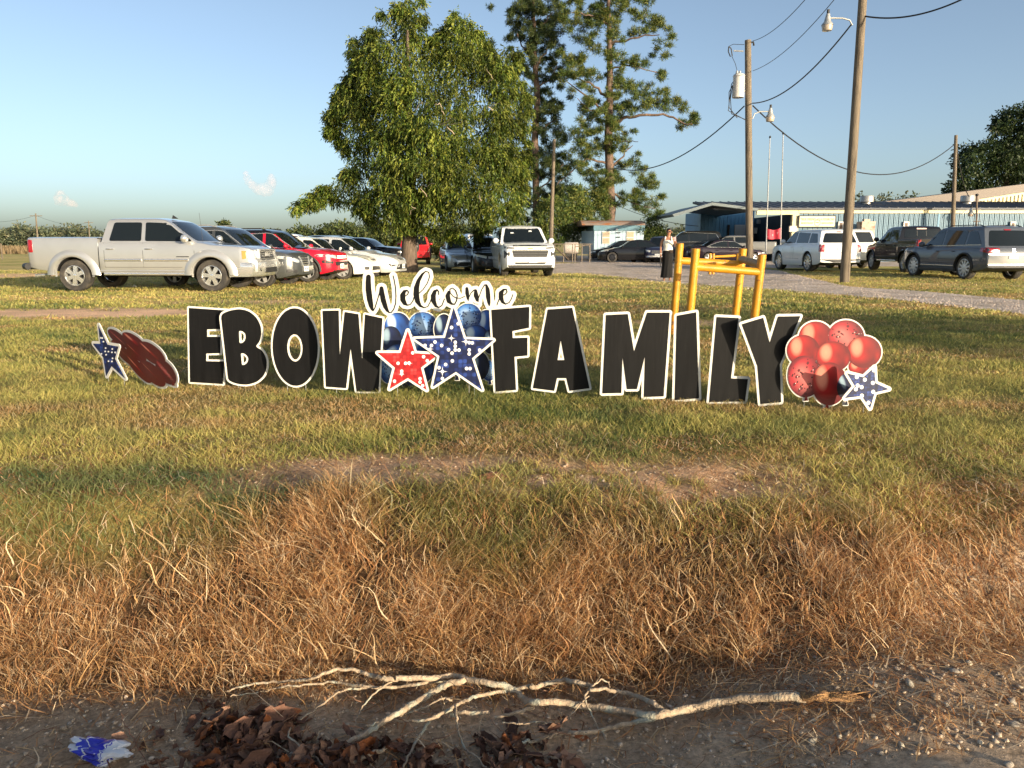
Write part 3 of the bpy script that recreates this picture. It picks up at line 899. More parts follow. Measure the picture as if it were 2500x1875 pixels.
    for sg in (1, -1):
        hl = f.get('lamp', [(.50, -.20), (.86, -.13), (.90, -.20), (.60, -.29)])
        m = MB(); sh.patch(m, [(sg * W / 2 * a, fz + b) for a, b in hl], 'front', 1, .010, .03); m.build('headlight', f.get('lampmat', LAMP), root, smooth=35)
        if 'fog' in f:
            m = MB(); sh.patch(m, [(sg * W / 2 * a, fz + b) for a, b in f['fog']], 'front', 1, .008, .03); m.build('fog_lamp_housing', f.get('fogmat', TRIM), root, smooth=35)
    for (nm, poly, mt, off) in f.get('extra', []):
        m = MB(); sh.patch(m, [(W / 2 * a, fz + b) for a, b in poly], 'front', 1, off, .03, step=.12); m.build(nm, mt, root, smooth=35)
    gr = f.get('grille', [(-.42, -.20), (.42, -.20), (.38, -.34), (-.38, -.34)])
    m = MB(); sh.patch(m, [(W / 2 * a, fz + b) for a, b in gr], 'front', 1, .008, .03, step=.12); go_ = m.build('grille', TRIM, root, smooth=35)
    nb = f.get('bars', 3)
    if nb:
        m = MB(); za, zc = max(b for a, b in gr), min(b for a, b in gr); wa = max(a for a, b in gr)
        if f.get('vertical'):
            for k in range(nb):
                y = -wa + 2 * wa * (k + .5) / nb
                sh.line(m, [(W / 2 * y, fz + za - .02), (W / 2 * y, fz + zc + .02)], 'front', 1, .014, .012, step=.05)
        else:
            for k in range(nb):
                z = za + (zc - za) * (k + .5) / nb
                sh.line(m, [(-W / 2 * wa * .93, fz + z), (W / 2 * wa * .93, fz + z)], 'front', 1, .011, .012)
        m.build('grille_bar', f.get('barmat', CHROME), root, smooth=40)
    low = f.get('lower', [(-.55, .34 - fz), (.55, .34 - fz), (.5, .26 - fz), (-.5, .26 - fz)])
    if low:
        m = MB(); sh.patch(m, [(W / 2 * a, fz + b) for a, b in low], 'front', 1, .008, .03, step=.12); m.build('lower_intake', TRIM, root, smooth=35)
    def plate(ax, z, y=0.0):
        p, d = sh.hit(y, z, ax, 1)
        m = MB(); m.box((p.x + d.x * .018, y, z), (.012, .31, .155)); po = m.build('license_plate', PLATE, root)
        ch = 'KVR 4172' if ax == 'front' else 'LTD 2816'
        m = MB()
        for i in range(7):
            if i == 3: continue
            m.box((p.x + d.x * .0255, y - .11 + i * .0365, z - .005), (.002, .02, .055))
        m.build('plate_character', mat('plate_ink', (.03, .04, .12), .5), po)
    if plates[0]: plate('front', f.get('plate_z', .44 if S['kind'] == 'sedan' else .50), f.get('plate_y', 0))
    # rear
    t = tail or {}
    for sg in (1, -1):
        P = t.get('lamp', [(.50, .60), (.90, .60), (.90, .50), (.50, .53)])
        m = MB(); sh.patch(m, [(sg * W / 2 * a, H * b) for a, b in P], 'rear', 1, .010, .025); m.build('taillight', REDLAMP, root, smooth=35)
        if 'side' in t:
            m = MB(); sh.patch(m, [(-h + a, H * b) for a, b in t['side']], 'side', sg, .008, .02); m.build('taillight', REDLAMP, root, smooth=35)
    for (nm, poly, mt, off) in t.get('extra', []):
        m = MB(); sh.patch(m, [(W / 2 * a, H * b) for a, b in poly], 'rear', 1, off, .02, step=.12); m.build(nm, mt, root, smooth=35)
    if plates[1]: plate('rear', t.get('plate_z', .47 * H))
    return root, sh
def put(root, heading, local, u, v, z=0.0):
    """stand the car so that its point `local` touches the ground seen at photo pixel (u, v)"""
    g = ground(u, v, z); a = R(heading); c, s = math.cos(a), math.sin(a)
    root.location = (g.x - (local[0] * c - local[1] * s), g.y - (local[0] * s + local[1] * c), z)
    root.rotation_euler = (0, 0, a)

def aim(px, u2, wb, h0, z=0.0):
    """heading (degrees, near h0) whose second wheel, wb ahead of the wheel standing at px, shows in photo column u2"""
    g = ground(px[0], px[1], z); best = (1e9, h0)
    for k in range(-450, 451):
        h = R(h0 + k * .1); x, y = g.x + wb * math.cos(h), g.y + wb * math.sin(h)
        t = Vector((x, y, z - EYE)); cy_ = cP * y - sP * t.z
        e = abs(1250 + 1878 * x / cy_ - u2) + abs(k) * .004
        if e < best[0]: best = (e, h0 + k * .1)
    return best[1]
SILVER = paint('silver', (.50, .50, .49), .55, .3)
# --- the silver pickup in profile
S = base_spec('pickup', L=5.84, W=2.03, H=1.87, wb=3.55, R=.405, fo=1.15, chrome_mirror=True)
truck, sh = make_car('pickup_truck', 'silver crew cab pickup parked side-on at the left, nearest of the row', 'pickup', S, SILVER, 'truck', CHROME,
    cladding=(SILVER, .028), handles=CHROME, tyre_w=.27, plates=(False, True),
    face=dict(lamp=[(.60, -.14), (.90, -.12), (.93, -.33), (.60, -.33)], grille=[(-.55, -.13), (.55, -.13), (.52, -.37), (-.52, -.37)], bars=4, lower=None),
    tail=dict(lamp=[(.84, .70), (.94, .70), (.94, .53), (.84, .53)], side=[(.015, .705), (.13, .695), (.14, .53), (.015, .53)]))
h = S['L'] / 2
for sg in (1, -1):
    m = MB(); sh.line(m, [(-.93, .80), (.02, .80)], 'side', sg, .036, .0); m.build('side_moulding', CHROME, truck, smooth=40)
    m = MB(); sh.line(m, [(.10, .80), (1.22, .80)], 'side', sg, .036, .0); m.build('side_moulding', CHROME, truck, smooth=40)
    m = MB(); sh.line(m, [(.92, .885), (1.24, .885)], 'side', sg, .011, .0); m.build('door_badge', DARK, truck)
    m = MB(); m.tube([(-1.05, sg * .86, .47), (-.98, sg * .97, .455), (1.18, sg * .97, .455), (1.25, sg * .86, .47)], .042, 8); m.build('running_board', CHROME, truck, smooth=40)
    m = MB(); sh.line(m, [(-1.085, 1.355), (-1.085, .52)], 'side', sg, .014, -.004); m.build('bed_gap', DARK, truck)
    # swollen arches
    for xa in S['axles']:
        m = MB(); P0 = []
        for k in range(21):
            th = PI * k / 20
            P0.append((th, ))
        V = []; F = []
        prof = [(.458, .0), (.47, .045), (.52, .055), (.60, .035), (.66, -.012)]
        for (th,) in P0:
            for r_, o_ in prof:
                x = xa + r_ * 1.06 * math.cos(th); z = .42 + r_ * math.sin(th)
                p, d = sh.hit(x, max(min(z, 1.10), .60), 'side', sg)
                V.append((x, p.y + sg * o_ if abs(p.y) > .7 else sg * (1.0 + o_), z))
        for i in range(20):
            for k in range(4): F.append((i * 5 + k, i * 5 + k + 1, i * 5 + 6 + k, i * 5 + 5 + k))
        m.add(V, F); m.build('wheel_arch', SILVER, truck, smooth=60)
m = MB()   # chrome front bumper wrapping the corners
P = [(h - .62, 1.0), (h - .40, .995), (h - .12, .95), (h + .02, .70), (h + .045, .3), (h + .05, 0)]
P = P + [(x, -y) for x, y in P[-2::-1]]
V = []; F = []
for x, y in P:
    for dz, dx in ((.74, -.005), (.735, .02), (.62, .035), (.50, .02), (.40, -.03), (.38, -.06)): V.append((x + dx, y, dz))
for i in range(len(P) - 1):
    for k in range(5): F.append((i * 6 + k, i * 6 + k + 1, i * 6 + 7 + k, i * 6 + 6 + k))
m.add(V, F); bump = m.build('front_bumper', CHROME, truck, smooth=50)
for sg in (1, -1):
    m = MB(); m.lathe([(.001, .01), (.065, .012), (.075, .0), (.075, -.05)], 'X', 16, c=(h + .035, sg * .66, .575)); m.build('fog_lamp', DARK, bump)
m = MB(); m.bbox(h + .03, h + .085, -.42, .42, .47, .60); m.build('bumper_vent', TRIM, bump)
m = MB(); m.bbox(h - .075, h + .005, -.60, .60, 1.035, 1.075); m.bbox(h - .075, h + .005, -.60, .60, .76, .80); m.bbox(h - .075, h + .0, -.615, -.57, .77, 1.06); m.bbox(h - .075, h + .0, .57, .615, .77, 1.06)
m.build('grille_surround', CHROME, truck)
# maker's lettering in the middle of the grille, seen as a small bright block
m = MB()
for dy, w_ in ((-.13, .10), (0, .11), (.13, .09)):
    m.bbox(h - .02, h + .022, dy - w_ / 2, dy + w_ / 2, .965, .985); m.bbox(h - .02, h + .022, dy - w_ / 2, dy + w_ / 2, .885, .905)
    m.bbox(h - .02, h + .021, dy - w_ / 2, dy - w_ / 2 + .022, .905, .965)
m.build('grille_emblem', CHROME, truck)
m = MB(); m.tube([(-h - .02, 1.0, .64), (-h - .14, .92, .64), (-h - .15, -.92, .64), (-h - .02, -1.0, .64)], .085, 8); m.build('rear_bumper', TRIM, truck, smooth=50)
m = MB(); m.bbox(-h + .55, h - .9, -.38, .38, .36, .55); m.build('chassis', DARK, truck)
m = MB(); m.tube([(-h + .35, -.72, .42), (-h - .02, -.74, .40)], .04, 8); m.build('exhaust_tip', CHROME, truck, smooth=40)
m = MB(); m.tube([(1.55, -.82, 1.18), (1.50, -.82, 1.98)], .004, 4); m.build('antenna', CABLE, truck)
m = MB(); m.prism([(0, 0), (.16, 0), (.03, .09)], lambda a, b, d: (.42 + a, d, 1.86 + b), -.02, .02); m.build('roof_fin', TRIM, truck)
for sg in (1, -1):
    m = MB(); sh.patch(m, [(h - .34, 1.035), (h - .235, 1.03), (h - .235, .84), (h - .33, .82)], 'side', sg, .012, .02); m.build('turn_signal', AMBER, truck)
    m = MB(); sh.patch(m, [(h - .225, 1.03), (h - .13, 1.00), (h - .12, .84), (h - .225, .84)], 'side', sg, .012, .02); m.build('headlight', LAMP, truck)
put(truck, -1.5, (S['axles'][1], -1.0), 518, 712.5)

ROW = 'vehicles parked on the grass at the left'
def quick(kind, name, label, cat, col, heading, corner, px, spec, group=None, flake=0., z=0.0, **kw):
    S = base_spec(kind, **spec)
    pm = paint(col[0], col[1], flake)
    root, sh = make_car(name, label, cat, S, pm, group=group, **kw)
    xa = {'fr': (S['axles'][1], -S['W'] / 2 + .1), 'fl': (S['axles'][1], S['W'] / 2 - .1), 'rl': (S['axles'][0], S['W'] / 2 - .1), 'rr': (S['axles'][0], -S['W'] / 2 + .1),
          'nose': (S['L'] / 2, 0), 'tail': (-S['L'] / 2, 0)}[corner]
    put(root, heading, xa, *px, z)
    return root, sh, S
CLAD = (TRIM, .035)
# grey crossover with chrome V in the grille
c, sh, S = quick('suv', 'parked_car', 'dark grey crossover with roof rails right behind the silver pickup', 'car', ('grey', (.10, .105, .105)), -9, 'fr', (644, 701),
    dict(L=4.66, W=1.84, H=1.72, wb=2.70, R=.36, zb=1.04, zh=.98, rake=.80), ROW, .5, cladding=CLAD, chrome=True, rails=GALV,
    face=dict(lamp=[(.42, -.23), (.92, -.10), (.94, -.17), (.60, -.30), (.44, -.29)], grille=[(-.34, -.14), (.34, -.14), (.22, -.40), (-.22, -.40)], bars=4,
              fog=[(.60, -.50), (.86, -.47), (.86, -.58), (.62, -.60)], extra=[('chrome_vee', [(-.38, -.12), (-.30, -.12), (-.16, -.42), (-.22, -.43)], CHROME, .02), ('chrome_vee', [(.38, -.12), (.30, -.12), (.16, -.42), (.22, -.43)], CHROME, .02), ('skid_plate', [(-.6, -.72), (.6, -.72), (.5, -.78), (-.5, -.78)], ALLOY, .012)]))
# red crossover with black roof
BLACKP = paint('gloss_black', (.010, .010, .012))
c, sh, S = quick('suv', 'parked_car', 'bright red crossover with a black roof, third in the left row', 'car', ('red', (.50, .008, .028)), -9, 'fr', (752, 689),
    dict(L=4.42, W=1.82, H=1.68, wb=2.64, R=.365, zb=1.05, zh=1.0, rake=.80, roofmat=2, flat=.5), ROW, .0, cladding=(TRIM, .045), roof=BLACKP, chrome=True, rails=TRIM,
    face=dict(lamp=[(.44, -.16), (.93, -.11), (.95, -.19), (.47, -.27)], lampmat=LAMP, grille=[(-.42, -.15), (.42, -.15), (.41, -.27), (-.41, -.27)], bars=7, vertical=1, barmat=mat('pale_grille', (.6, .58, .52), .3, .3),
              extra=[('lower_grille', [(-.6, -.36), (.6, -.36), (.52, -.48), (-.52, -.48)], TRIM, .012), ('bumper_lip', [(-.8, -.62), (.8, -.62), (.74, -.76), (-.74, -.76)], TRIM, .012)],
              fog=[(.66, -.34), (.9, -.30), (.9, -.40), (.68, -.43)]))
# the red one's cabin sides are black too
# white small sedan
c, sh, S = quick('sedan', 'parked_car', 'cream white compact sedan, fourth in the left row', 'car', ('cream_white', (.76, .73, .62)), -8, 'fr', (838, 682.5),
    dict(L=4.60, W=1.77, H=1.48, wb=2.62, R=.325), ROW, wheel_style='sedan', plates=(False, True),
    face=dict(lamp=[(.44, -.13), (.90, .0), (.92, -.07), (.74, -.17), (.5, -.22)], fog=[(.62, -.40), (.78, -.38), (.76, -.50), (.64, -.50)], grille=[(-.30, -.13), (.30, -.13), (.24, -.20), (-.24, -.20)], bars=2,
              lower=[(-.42, -.38), (.42, -.38), (.48, -.52), (-.48, -.52)]))
# white / silver sedan beyond it
c, sh, S = quick('sedan', 'parked_car', 'silver white sedan last in the left row, beside the tree trunk', 'car', ('pearl', (.60, .60, .58)), -9, 'fr', (905, 678),
    dict(L=4.80, W=1.82, H=1.50, wb=2.70, R=.33), ROW, .35, wheel_style='sedan',
    face=dict(lamp=[(.38, -.16), (.90, -.02), (.93, -.09), (.72, -.22), (.42, -.25)], fog=[(.62, -.38), (.85, -.33), (.80, -.46)], grille=[(-.34, -.12), (.34, -.12), (.28, -.22), (-.28, -.22)], bars=3,
              lower=[(-.56, -.36), (.56, -.36), (.66, -.54), (-.66, -.54)], plate_z=.40))
ROW2 = 'vehicles in the second row at the left'
c, sh, S = quick('suv', 'parked_car', 'black wagon with a long low roof behind the white sedans', 'car', ('navy_black', (.010, .012, .02)), -5, 'fr', (900, 652),
    dict(L=5.1, W=1.9, H=1.66, wb=2.95, R=.36, zb=1.05, zh=.98), ROW2, rails=TRIM)
c, sh, S = quick('suv', 'parked_car', 'dark sedan nosing out from behind the silver sedan near the tree', 'car', ('graphite', (.02, .022, .025)), -10, 'fr', (945, 652),
    dict(L=4.9, W=1.9, H=1.55, wb=2.9, R=.36, zb=.98, zh=.98), ROW2, .3)
c, sh, S = quick('suv', 'delivery_van', 'white van whose roof shows over the cars at the left', 'van', ('white', (.78, .78, .76)), 0, 'nose', (800, 636),
    dict(L=5.2, W=2.0, H=1.95, wb=3.2, R=.36, zb=1.15, zh=1.05, rake=.5, rrake=.12, drop=.02, kick=.05), ROW2)
# red off-roader seen from behind
c, sh, S = quick('suv', 'off_roader', 'red off-roader seen from behind with spare wheel, beyond the tree trunk', 'car', ('jeep_red', (.55, .012, .02)), 97, 'tail', (1014, 646),
    dict(L=4.2, W=1.88, H=1.80, wb=2.46, R=.41, zb=1.12, zh=1.1, rake=.3, rrake=.14, square=1, flat=1, drop=.02, roofmat=2, kick=.04), None, roof=mat('soft_top', (.10, .10, .105), .9), cladding=(TRIM, .06), plates=(False, False),
    tail=dict(lamp=[(.78, .56), (.9, .56), (.9, .46), (.78, .46)], extra=[('tailgate_gap', [(-.66, .60), (-.64, .60), (-.64, .36), (-.66, .36)], DARK, .004)]))
tm, rm = wheel_meshes(.39, .26, 'suv', DARKALLOY)
we = bpy.data.objects.new('spare_wheel', None); C.objects.link(we); we.parent = c; we.location = (-4.2 / 2 - .14, -.0 + .12, 1.02); we.rotation_euler = (0, 0, PI / 2)
inst('tyre', tm, we); inst('rim', rm, we)
# centre: three cars facing the camera
c, sh, S = quick('sedan', 'parked_car', 'silver blue sedan facing the camera, left of the black hatchback under the tree', 'car', ('ice_silver', (.42, .46, .50)), -80, 'fr', (1092, 662),
    dict(L=4.85, W=1.84, H=1.46, wb=2.82, R=.34), None, .5, wheel_style='sedan', plates=(False, True),
    face=dict(lamp=[(.46, -.13), (.92, -.03), (.93, -.10), (.5, -.22)], grille=[(-.70, -.40), (.70, -.40), (.62, -.58), (-.62, -.58)], bars=4, barmat=TRIM, lower=None))
c, sh, S = quick('sedan', 'parked_car', 'black hatchback facing the camera, tucked beside the white SUV', 'car', ('gloss_black', (.010, .010, .012)), aim((1157, 667), 1138, -2.75, -78), 'fr', (1157, 667),
    dict(L=4.7, W=1.86, H=1.56, wb=2.75, R=.34), None, wheel_style='sedan', plates=(False, True), chrome=True,
    face=dict(lamp=[(.42, -.16), (.92, -.06), (.93, -.14), (.46, -.26)], grille=[(-.40, -.16), (.40, -.16), (.36, -.28), (-.36, -.28)], bars=3, lower=[(-.7, -.42), (.7, -.42), (.64, -.56), (-.64, -.56)]))
c, sh, S = quick('suv', 'parked_car', 'white car behind the black hatchback, only its roof showing', 'car', ('white', (.78, .78, .76)), -72, 'fr', (1150, 650),
    dict(L=4.9, W=1.95, H=1.80, wb=2.85, R=.37), None)
WHITEP = paint('white', (.78, .78, .76))
c, sh, S = quick('suv', 'white_suv', 'large white SUV with a wide dark grille facing the camera near the pines', 'SUV', ('white', (.78, .78, .76)), aim((1225, 674), 1203, -3.07, -75), 'fr', (1225, 674),
    dict(L=5.35, W=2.06, H=1.93, wb=3.07, R=.41, zb=1.24, zh=1.20, rake=.66, rrake=.3, square=1, flat=1, drop=.03), None, wheel_style='big', tyre_w=.28, plates=(True, True),
    face=dict(lamp=[(.56, -.115), (.95, -.07), (.96, -.16), (.57, -.19)], lampmat=mat('smoked_lamp', (.22, .22, .22), .12, .2, coat=1), grille=[(-.66, -.23), (.66, -.23), (.60, -.47), (-.60, -.47)], bars=3, barmat=mat('dull_chrome', (.25, .25, .25), .3, metal=.6), plate_z=.60, plate_y=.10,
              fog=[(.74, -.28), (.93, -.22), (.93, -.52), (.74, -.42)],
              extra=[('upper_grille', [(-.62, -.03), (.62, -.03), (.62, -.085), (-.62, -.085)], TRIM, .008), ('grille_strip', [(-.66, -.195), (.66, -.195), (.66, -.225), (-.66, -.225)], CHROME, .016), ('emblem', [(-.10, -.13), (.10, -.13), (.10, -.17), (-.10, -.17)], mat('gold', (.75, .50, .12), .3, .9), .02),
                     ('lower_grille', [(-.60, -.66), (.60, -.66), (.52, -.73), (-.52, -.73)], TRIM, .010), ('bumper_lip', [(-.82, -.76), (.82, -.76), (.76, -.86), (-.76, -.86)], TRIM, .014)], lower=None))
m = MB()
for y, z in ((-.42, 1.63), (.30, 1.70)):
    p, d = sh.hit(y, z, 'front', 1); m.box((p.x + .012, y, z), (.01, .12, .06), rx=Matrix.Rotation(-.9, 3, 'Y'))
m.build('windshield_sticker', PLATE, c)
# right side, far: dark cars facing left
DARKG = 'dark cars parked in front of the blue trailer'
c, sh, S = quick('sedan', 'parked_car', 'black sedan facing left in front of the pale blue trailer', 'car', ('gloss_black', (.010, .010, .012)), 176, 'fl', (1494, 641),
    dict(L=4.9, W=1.86, H=1.5, wb=2.95, R=.34), DARKG, wheel_style='sedan', rimmat=DARKALLOY, plates=(False, True),
    face=dict(lamp=[(.48, -.10), (.90, -.02), (.92, -.10), (.54, -.2)], grille=[(-.3, -.10), (.3, -.10), (.26, -.24), (-.26, -.24)], bars=2))
c, sh, S = quick('sedan', 'parked_car', 'black sedan half hidden behind the other black sedan by the trailer', 'car', ('gloss_black', (.010, .010, .012)), 178, 'fl', (1470, 637),
    dict(L=4.9, W=1.86, H=1.5, wb=2.95, R=.34), DARKG, wheel_style='sedan', rimmat=DARKALLOY)
c, sh, S = quick('sedan', 'parked_car', 'dark blue sedan facing the camera between the black sedan and the woman', 'car', ('deep_blue', (.012, .014, .075)), -112, 'nose', (1567, 641),
    dict(L=4.8, W=1.84, H=1.46, wb=2.8, R=.34), DARKG, .2, wheel_style='sedan')
c, sh, S = quick('suv', 'parked_car', 'dark crossover with bright chrome grille just left of the woman', 'car', ('blue_grey', (.03, .034, .07)), -108, 'nose', (1604, 642),
    dict(L=4.8, W=1.9, H=1.72, wb=2.8, R=.37), DARKG, .3, face=dict(lamp=[(.46, -.18), (.92, -.10), (.93, -.2), (.5, -.3)], grille=[(-.42, -.16), (.42, -.16), (.38, -.38), (-.38, -.38)], bars=4,
     extra=[('bumper_trim', [(-.8, -.50), (.8, -.50), (.76, -.6), (-.76, -.6)], CHROME, .012)]))
c, sh, S = quick('suv', 'dark_minivan', 'dark van parked against the blue building behind the purple black sedan', 'van', ('black_green', (.02, .022, .024)), 175, 'tail', (1765, 637),
    dict(L=5.3, W=2.0, H=2.15, wb=3.1, R=.4, zb=1.3, zh=1.2, rake=.8), None, .2, chrome=True)
c, sh, S = quick('sedan', 'parked_car', 'purple black sedan facing right behind the yellow pipe barrier', 'car', ('plum_black', (.022, .014, .02)), 3, 'fr', (1838, 643.5),
    dict(L=4.92, W=1.85, H=1.50, wb=2.83, R=.34), None, .35, wheel_style='suv', chrome=True)
c, sh, S = quick('pickup', 'pickup_truck', 'dull grey pickup with its bed showing beyond the purple black sedan', 'pickup', ('dull_grey', (.16, .16, .155)), 178, 'rl', (1850, 639),
    dict(L=5.6, W=1.95, H=1.8, wb=3.4, R=.38, fo=1.0), None)
# right side: white SUV seen from behind
c, sh, S = quick('suv', 'white_suv', 'white SUV seen from behind with tall wheels, left of the leaning pole', 'SUV', ('white', (.78, .78, .76)), aim((1972, 663), 1902, 2.93, 95), 'rl', (1972, 663),
    dict(L=5.0, W=1.98, H=1.86, wb=2.93, R=.42, zb=1.22, zh=1.12, rake=.62, rrake=.34, square=1, flat=.6, kick=.03, drop=.05), None, wheel_style='big', rimmat=CHROME, tyre_w=.28,
    tail=dict(lamp=[(.74, .635), (.93, .635), (.93, .47), (.74, .47)], side=[(.03, .635), (.17, .64), (.14, .47), (.03, .47)], plate_z=.98, extra=[('bumper_trim', [(-.9, .30), (.9, .30), (.84, .19), (-.84, .19)], TRIM, .010), ('spoiler_lamp', [(-.1, .935), (.1, .935), (.1, .915), (-.1, .915)], REDLAMP, .02), ('tailgate_gap', [(-.82, .455), (.82, .455), (.82, .447), (-.82, .447)], DARK, .004)]))
c, sh, S = quick('suv', 'white_suv', 'cream white SUV mostly hidden behind the leaning pole and the other white SUV', 'SUV', ('cream', (.74, .70, .58)), 96, 'rr', (2106, 654),
    dict(L=5.3, W=2.03, H=1.96, wb=3.0, R=.41, zb=1.25, zh=1.15, rake=.62, rrake=.3, square=1, drop=.03), None, plates=(False, True))
# black pickup
BLK = paint('gloss_black', (.010, .010, .012))
S = base_spec('pickup', L=5.9, W=2.05, H=1.98, wb=3.68, R=.43, fo=.98, zb=1.32, rail=1.40, xc=1.42, xk=-1.0)
S['rww'] = (.74, .66)
bt, sh = make_car('pickup_truck', 'black crew cab pickup with bright running board by the building', 'pickup', S, BLK, 'truck', ALLOY, cladding=(BLK, .04), tyre_w=.29,
    tail=dict(lamp=[(.82, .70), (.96, .70), (.96, .52), (.82, .52)], side=[(.01, .70), (.12, .70), (.12, .52), (.01, .52)], extra=[('window_divider', [(-.20, .9), (-.17, .9), (-.17, .78), (-.20, .78)], TRIM, .014), ('window_divider', [(.17, .9), (.20, .9), (.20, .78), (.17, .78)], TRIM, .014), ('brake_lamp', [(-.2, .953), (.2, .953), (.2, .925), (-.2, .925)], mat('pale_lamp', (.7, .5, .45), .2), .012)]))
for sg in (1, -1):
    m = MB(); m.tube([(-1.0, sg * .88, .50), (-.92, sg * 1.02, .49), (1.1, sg * 1.02, .49), (1.18, sg * .88, .50)], .045, 8); m.build('running_board', CHROME, bt, smooth=40)
put(bt, aim((2128, 659), 2206, -3.68, 95), (S['axles'][1], S['W'] / 2 - .1), 2128, 659)
# grey SUV nearest on the right
c, sh, S = quick('suv', 'grey_suv', 'dark slate SUV at the right edge, its tail and number plate toward us', 'SUV', ('slate', (.085, .095, .115)), aim((2353, 682), 2230, 2.98, 95), 'rl', (2353, 682),
    dict(L=5.04, W=1.99, H=1.83, wb=2.98, R=.40, zb=1.10, zh=1.06, rake=.78, rrake=.48, square=.6, flat=.5, drop=.04, kick=.08), None, .0, wheel_style='big', tyre_w=.26, chrome=False, rails=TRIM, cladding=CLAD,
    tail=dict(lamp=[(.50, .585), (.93, .60), (.93, .50), (.50, .51)], side=[(.03, .60), (.36, .59), (.36, .53), (.03, .50)], plate_z=.80, extra=[('chrome_strip', [(-.88, .485), (.88, .485), (.88, .462), (-.88, .462)], CHROME, .014), ('bumper_strip', [(-.88, .30), (.88, .30), (.85, .275), (-.85, .275)], CHROME, .012), ('lower_bumper', [(-.85, .255), (.85, .255), (.8, .19), (-.8, .19)], TRIM, .01), ('emblem', [(-.045, .565), (.045, .565), (.045, .515), (-.045, .515)], CHROME, .012), ('brake_lamp', [(-.12, .925), (.12, .925), (.12, .905), (-.12, .905)], REDLAMP, .02)]))
m = MB(); sh.line(m, [(S['axles'][0] + .5, .46), (S['axles'][1] - .52, .46)], 'side', 1, .018, .002); m.build('sill_strip', CHROME, c)
m = MB(); sh.line(m, [S['dlo'][4], S['dlo'][0]], 'side', 1, .013, .004); m.build('window_trim', CHROME, c)
c, sh, S = quick('sedan', 'parked_car', 'silver sedan cut off by the right edge of the view', 'car', ('silver', (.50, .50, .49)), 95, 'rl', (2520, 668),
    dict(L=4.8, W=1.84, H=1.46, wb=2.8, R=.34), None, .4, wheel_style='sedan')
# ---------------------------------------------------------------- yard signs: printed sheets of plastic on wire stakes
def contour(F, xs, ys, iso=0.0):
    """marching squares; returns closed loops where F < iso inside"""
    ny, nx = F.shape
    segs = {}
    def ip(i, j, i2, j2):
        a, b = F[j, i] - iso, F[j2, i2] - iso
        t = a / (a - b) if a != b else .5
        return (xs[i] + (xs[i2] - xs[i]) * t, ys[j] + (ys[j2] - ys[j]) * t)
    edge_pt = {}
    nxt = {}
    ins = F < iso
    J, I = np.where(~((ins[:-1, :-1] == ins[:-1, 1:]) & (ins[:-1, :-1] == ins[1:, :-1]) & (ins[:-1, :-1] == ins[1:, 1:])))
    for j, i in zip(J, I):
        c = (ins[j, i], ins[j, i + 1], ins[j + 1, i + 1], ins[j + 1, i])
        E = [('h', i, j), ('v', i + 1, j), ('h', i, j + 1), ('v', i, j)]
        ends = [(i, j, i + 1, j), (i + 1, j, i + 1, j + 1), (i + 1, j + 1, i, j + 1), (i, j + 1, i, j)]
        outs = [k for k in range(4) if c[k] and not c[(k + 1) % 4]]
        inn = [k for k in range(4) if not c[k] and c[(k + 1) % 4]]
        for k in outs + inn:
            if E[k] not in edge_pt: edge_pt[E[k]] = ip(*ends[k])
        if len(outs) == 1: nxt[E[inn[0]]] = E[outs[0]] if False else nxt.get(E[inn[0]], None) or E[outs[0]]
        else:
            for k in inn:
                # saddle: join neighbours
                nxt[E[k]] = E[(k + 1) % 4]
    loops = []; seen = set()
    for s in list(nxt):
        if s in seen: continue
        L = []; e = s
        while e in nxt and e not in seen:
            seen.add(e); L.append(edge_pt[e]); e = nxt[e]
        if len(L) > 3 and e == s: loops.append(L)
    return loops
def simplify(L, tol):
    P = np.array(L)
    keep = np.zeros(len(P), bool)
    far = int(np.argmax(((P - P[0]) ** 2).sum(1)))
    def rec(a, b):
        if b - a < 2: return
        A, B = P[a], P[b % len(P)]
        d = B - A; n = np.hypot(*d)
        idx = np.arange(a + 1, b)
        Q = P[idx % len(P)] - A
        dist = np.abs(d[0] * Q[:, 1] - d[1] * Q[:, 0]) / n if n > 1e-12 else np.hypot(*Q.T)
        k = int(np.argmax(dist))
        if dist[k] > tol:
            keep[(idx[k]) % len(P)] = True; rec(a, idx[k]); rec(idx[k], b)
    keep[0] = keep[far] = True
    rec(0, far); rec(far, len(P))
    return [tuple(p) for p in P[keep]]
def sdf_poly(polys, X, Y):
    D = np.full(X.shape, 1e9); W = np.zeros(X.shape, bool)
    for P in polys:
        n = len(P)
        for i in range(n):
            ax, ay = P[i]; bx, by = P[(i + 1) % n]
            ex, ey = bx - ax, by - ay; wx, wy = X - ax, Y - ay
            t = np.clip((wx * ex + wy * ey) / max(ex * ex + ey * ey, 1e-12), 0, 1)
            D = np.minimum(D, (wx - ex * t) ** 2 + (wy - ey * t) ** 2)
            c = ((ay > Y) != (by > Y))
            if by != ay: W ^= c & (X < (bx - ax) * (Y - ay) / (by - ay) + ax)
    return np.where(W, -1, 1) * np.sqrt(D)
def sdf_strokes(strokes, X, Y):
    D = np.full(X.shape, 1e9)
    for S in strokes:
        for (ax, ay, ra), (bx, by, rb) in zip(S[:-1], S[1:]):
            ex, ey = bx - ax, by - ay; wx, wy = X - ax, Y - ay
            t = np.clip((wx * ex + wy * ey) / max(ex * ex + ey * ey, 1e-12), 0, 1)
            D = np.minimum(D, np.hypot(wx - ex * t, wy - ey * t) - (ra + (rb - ra) * t))
    return D
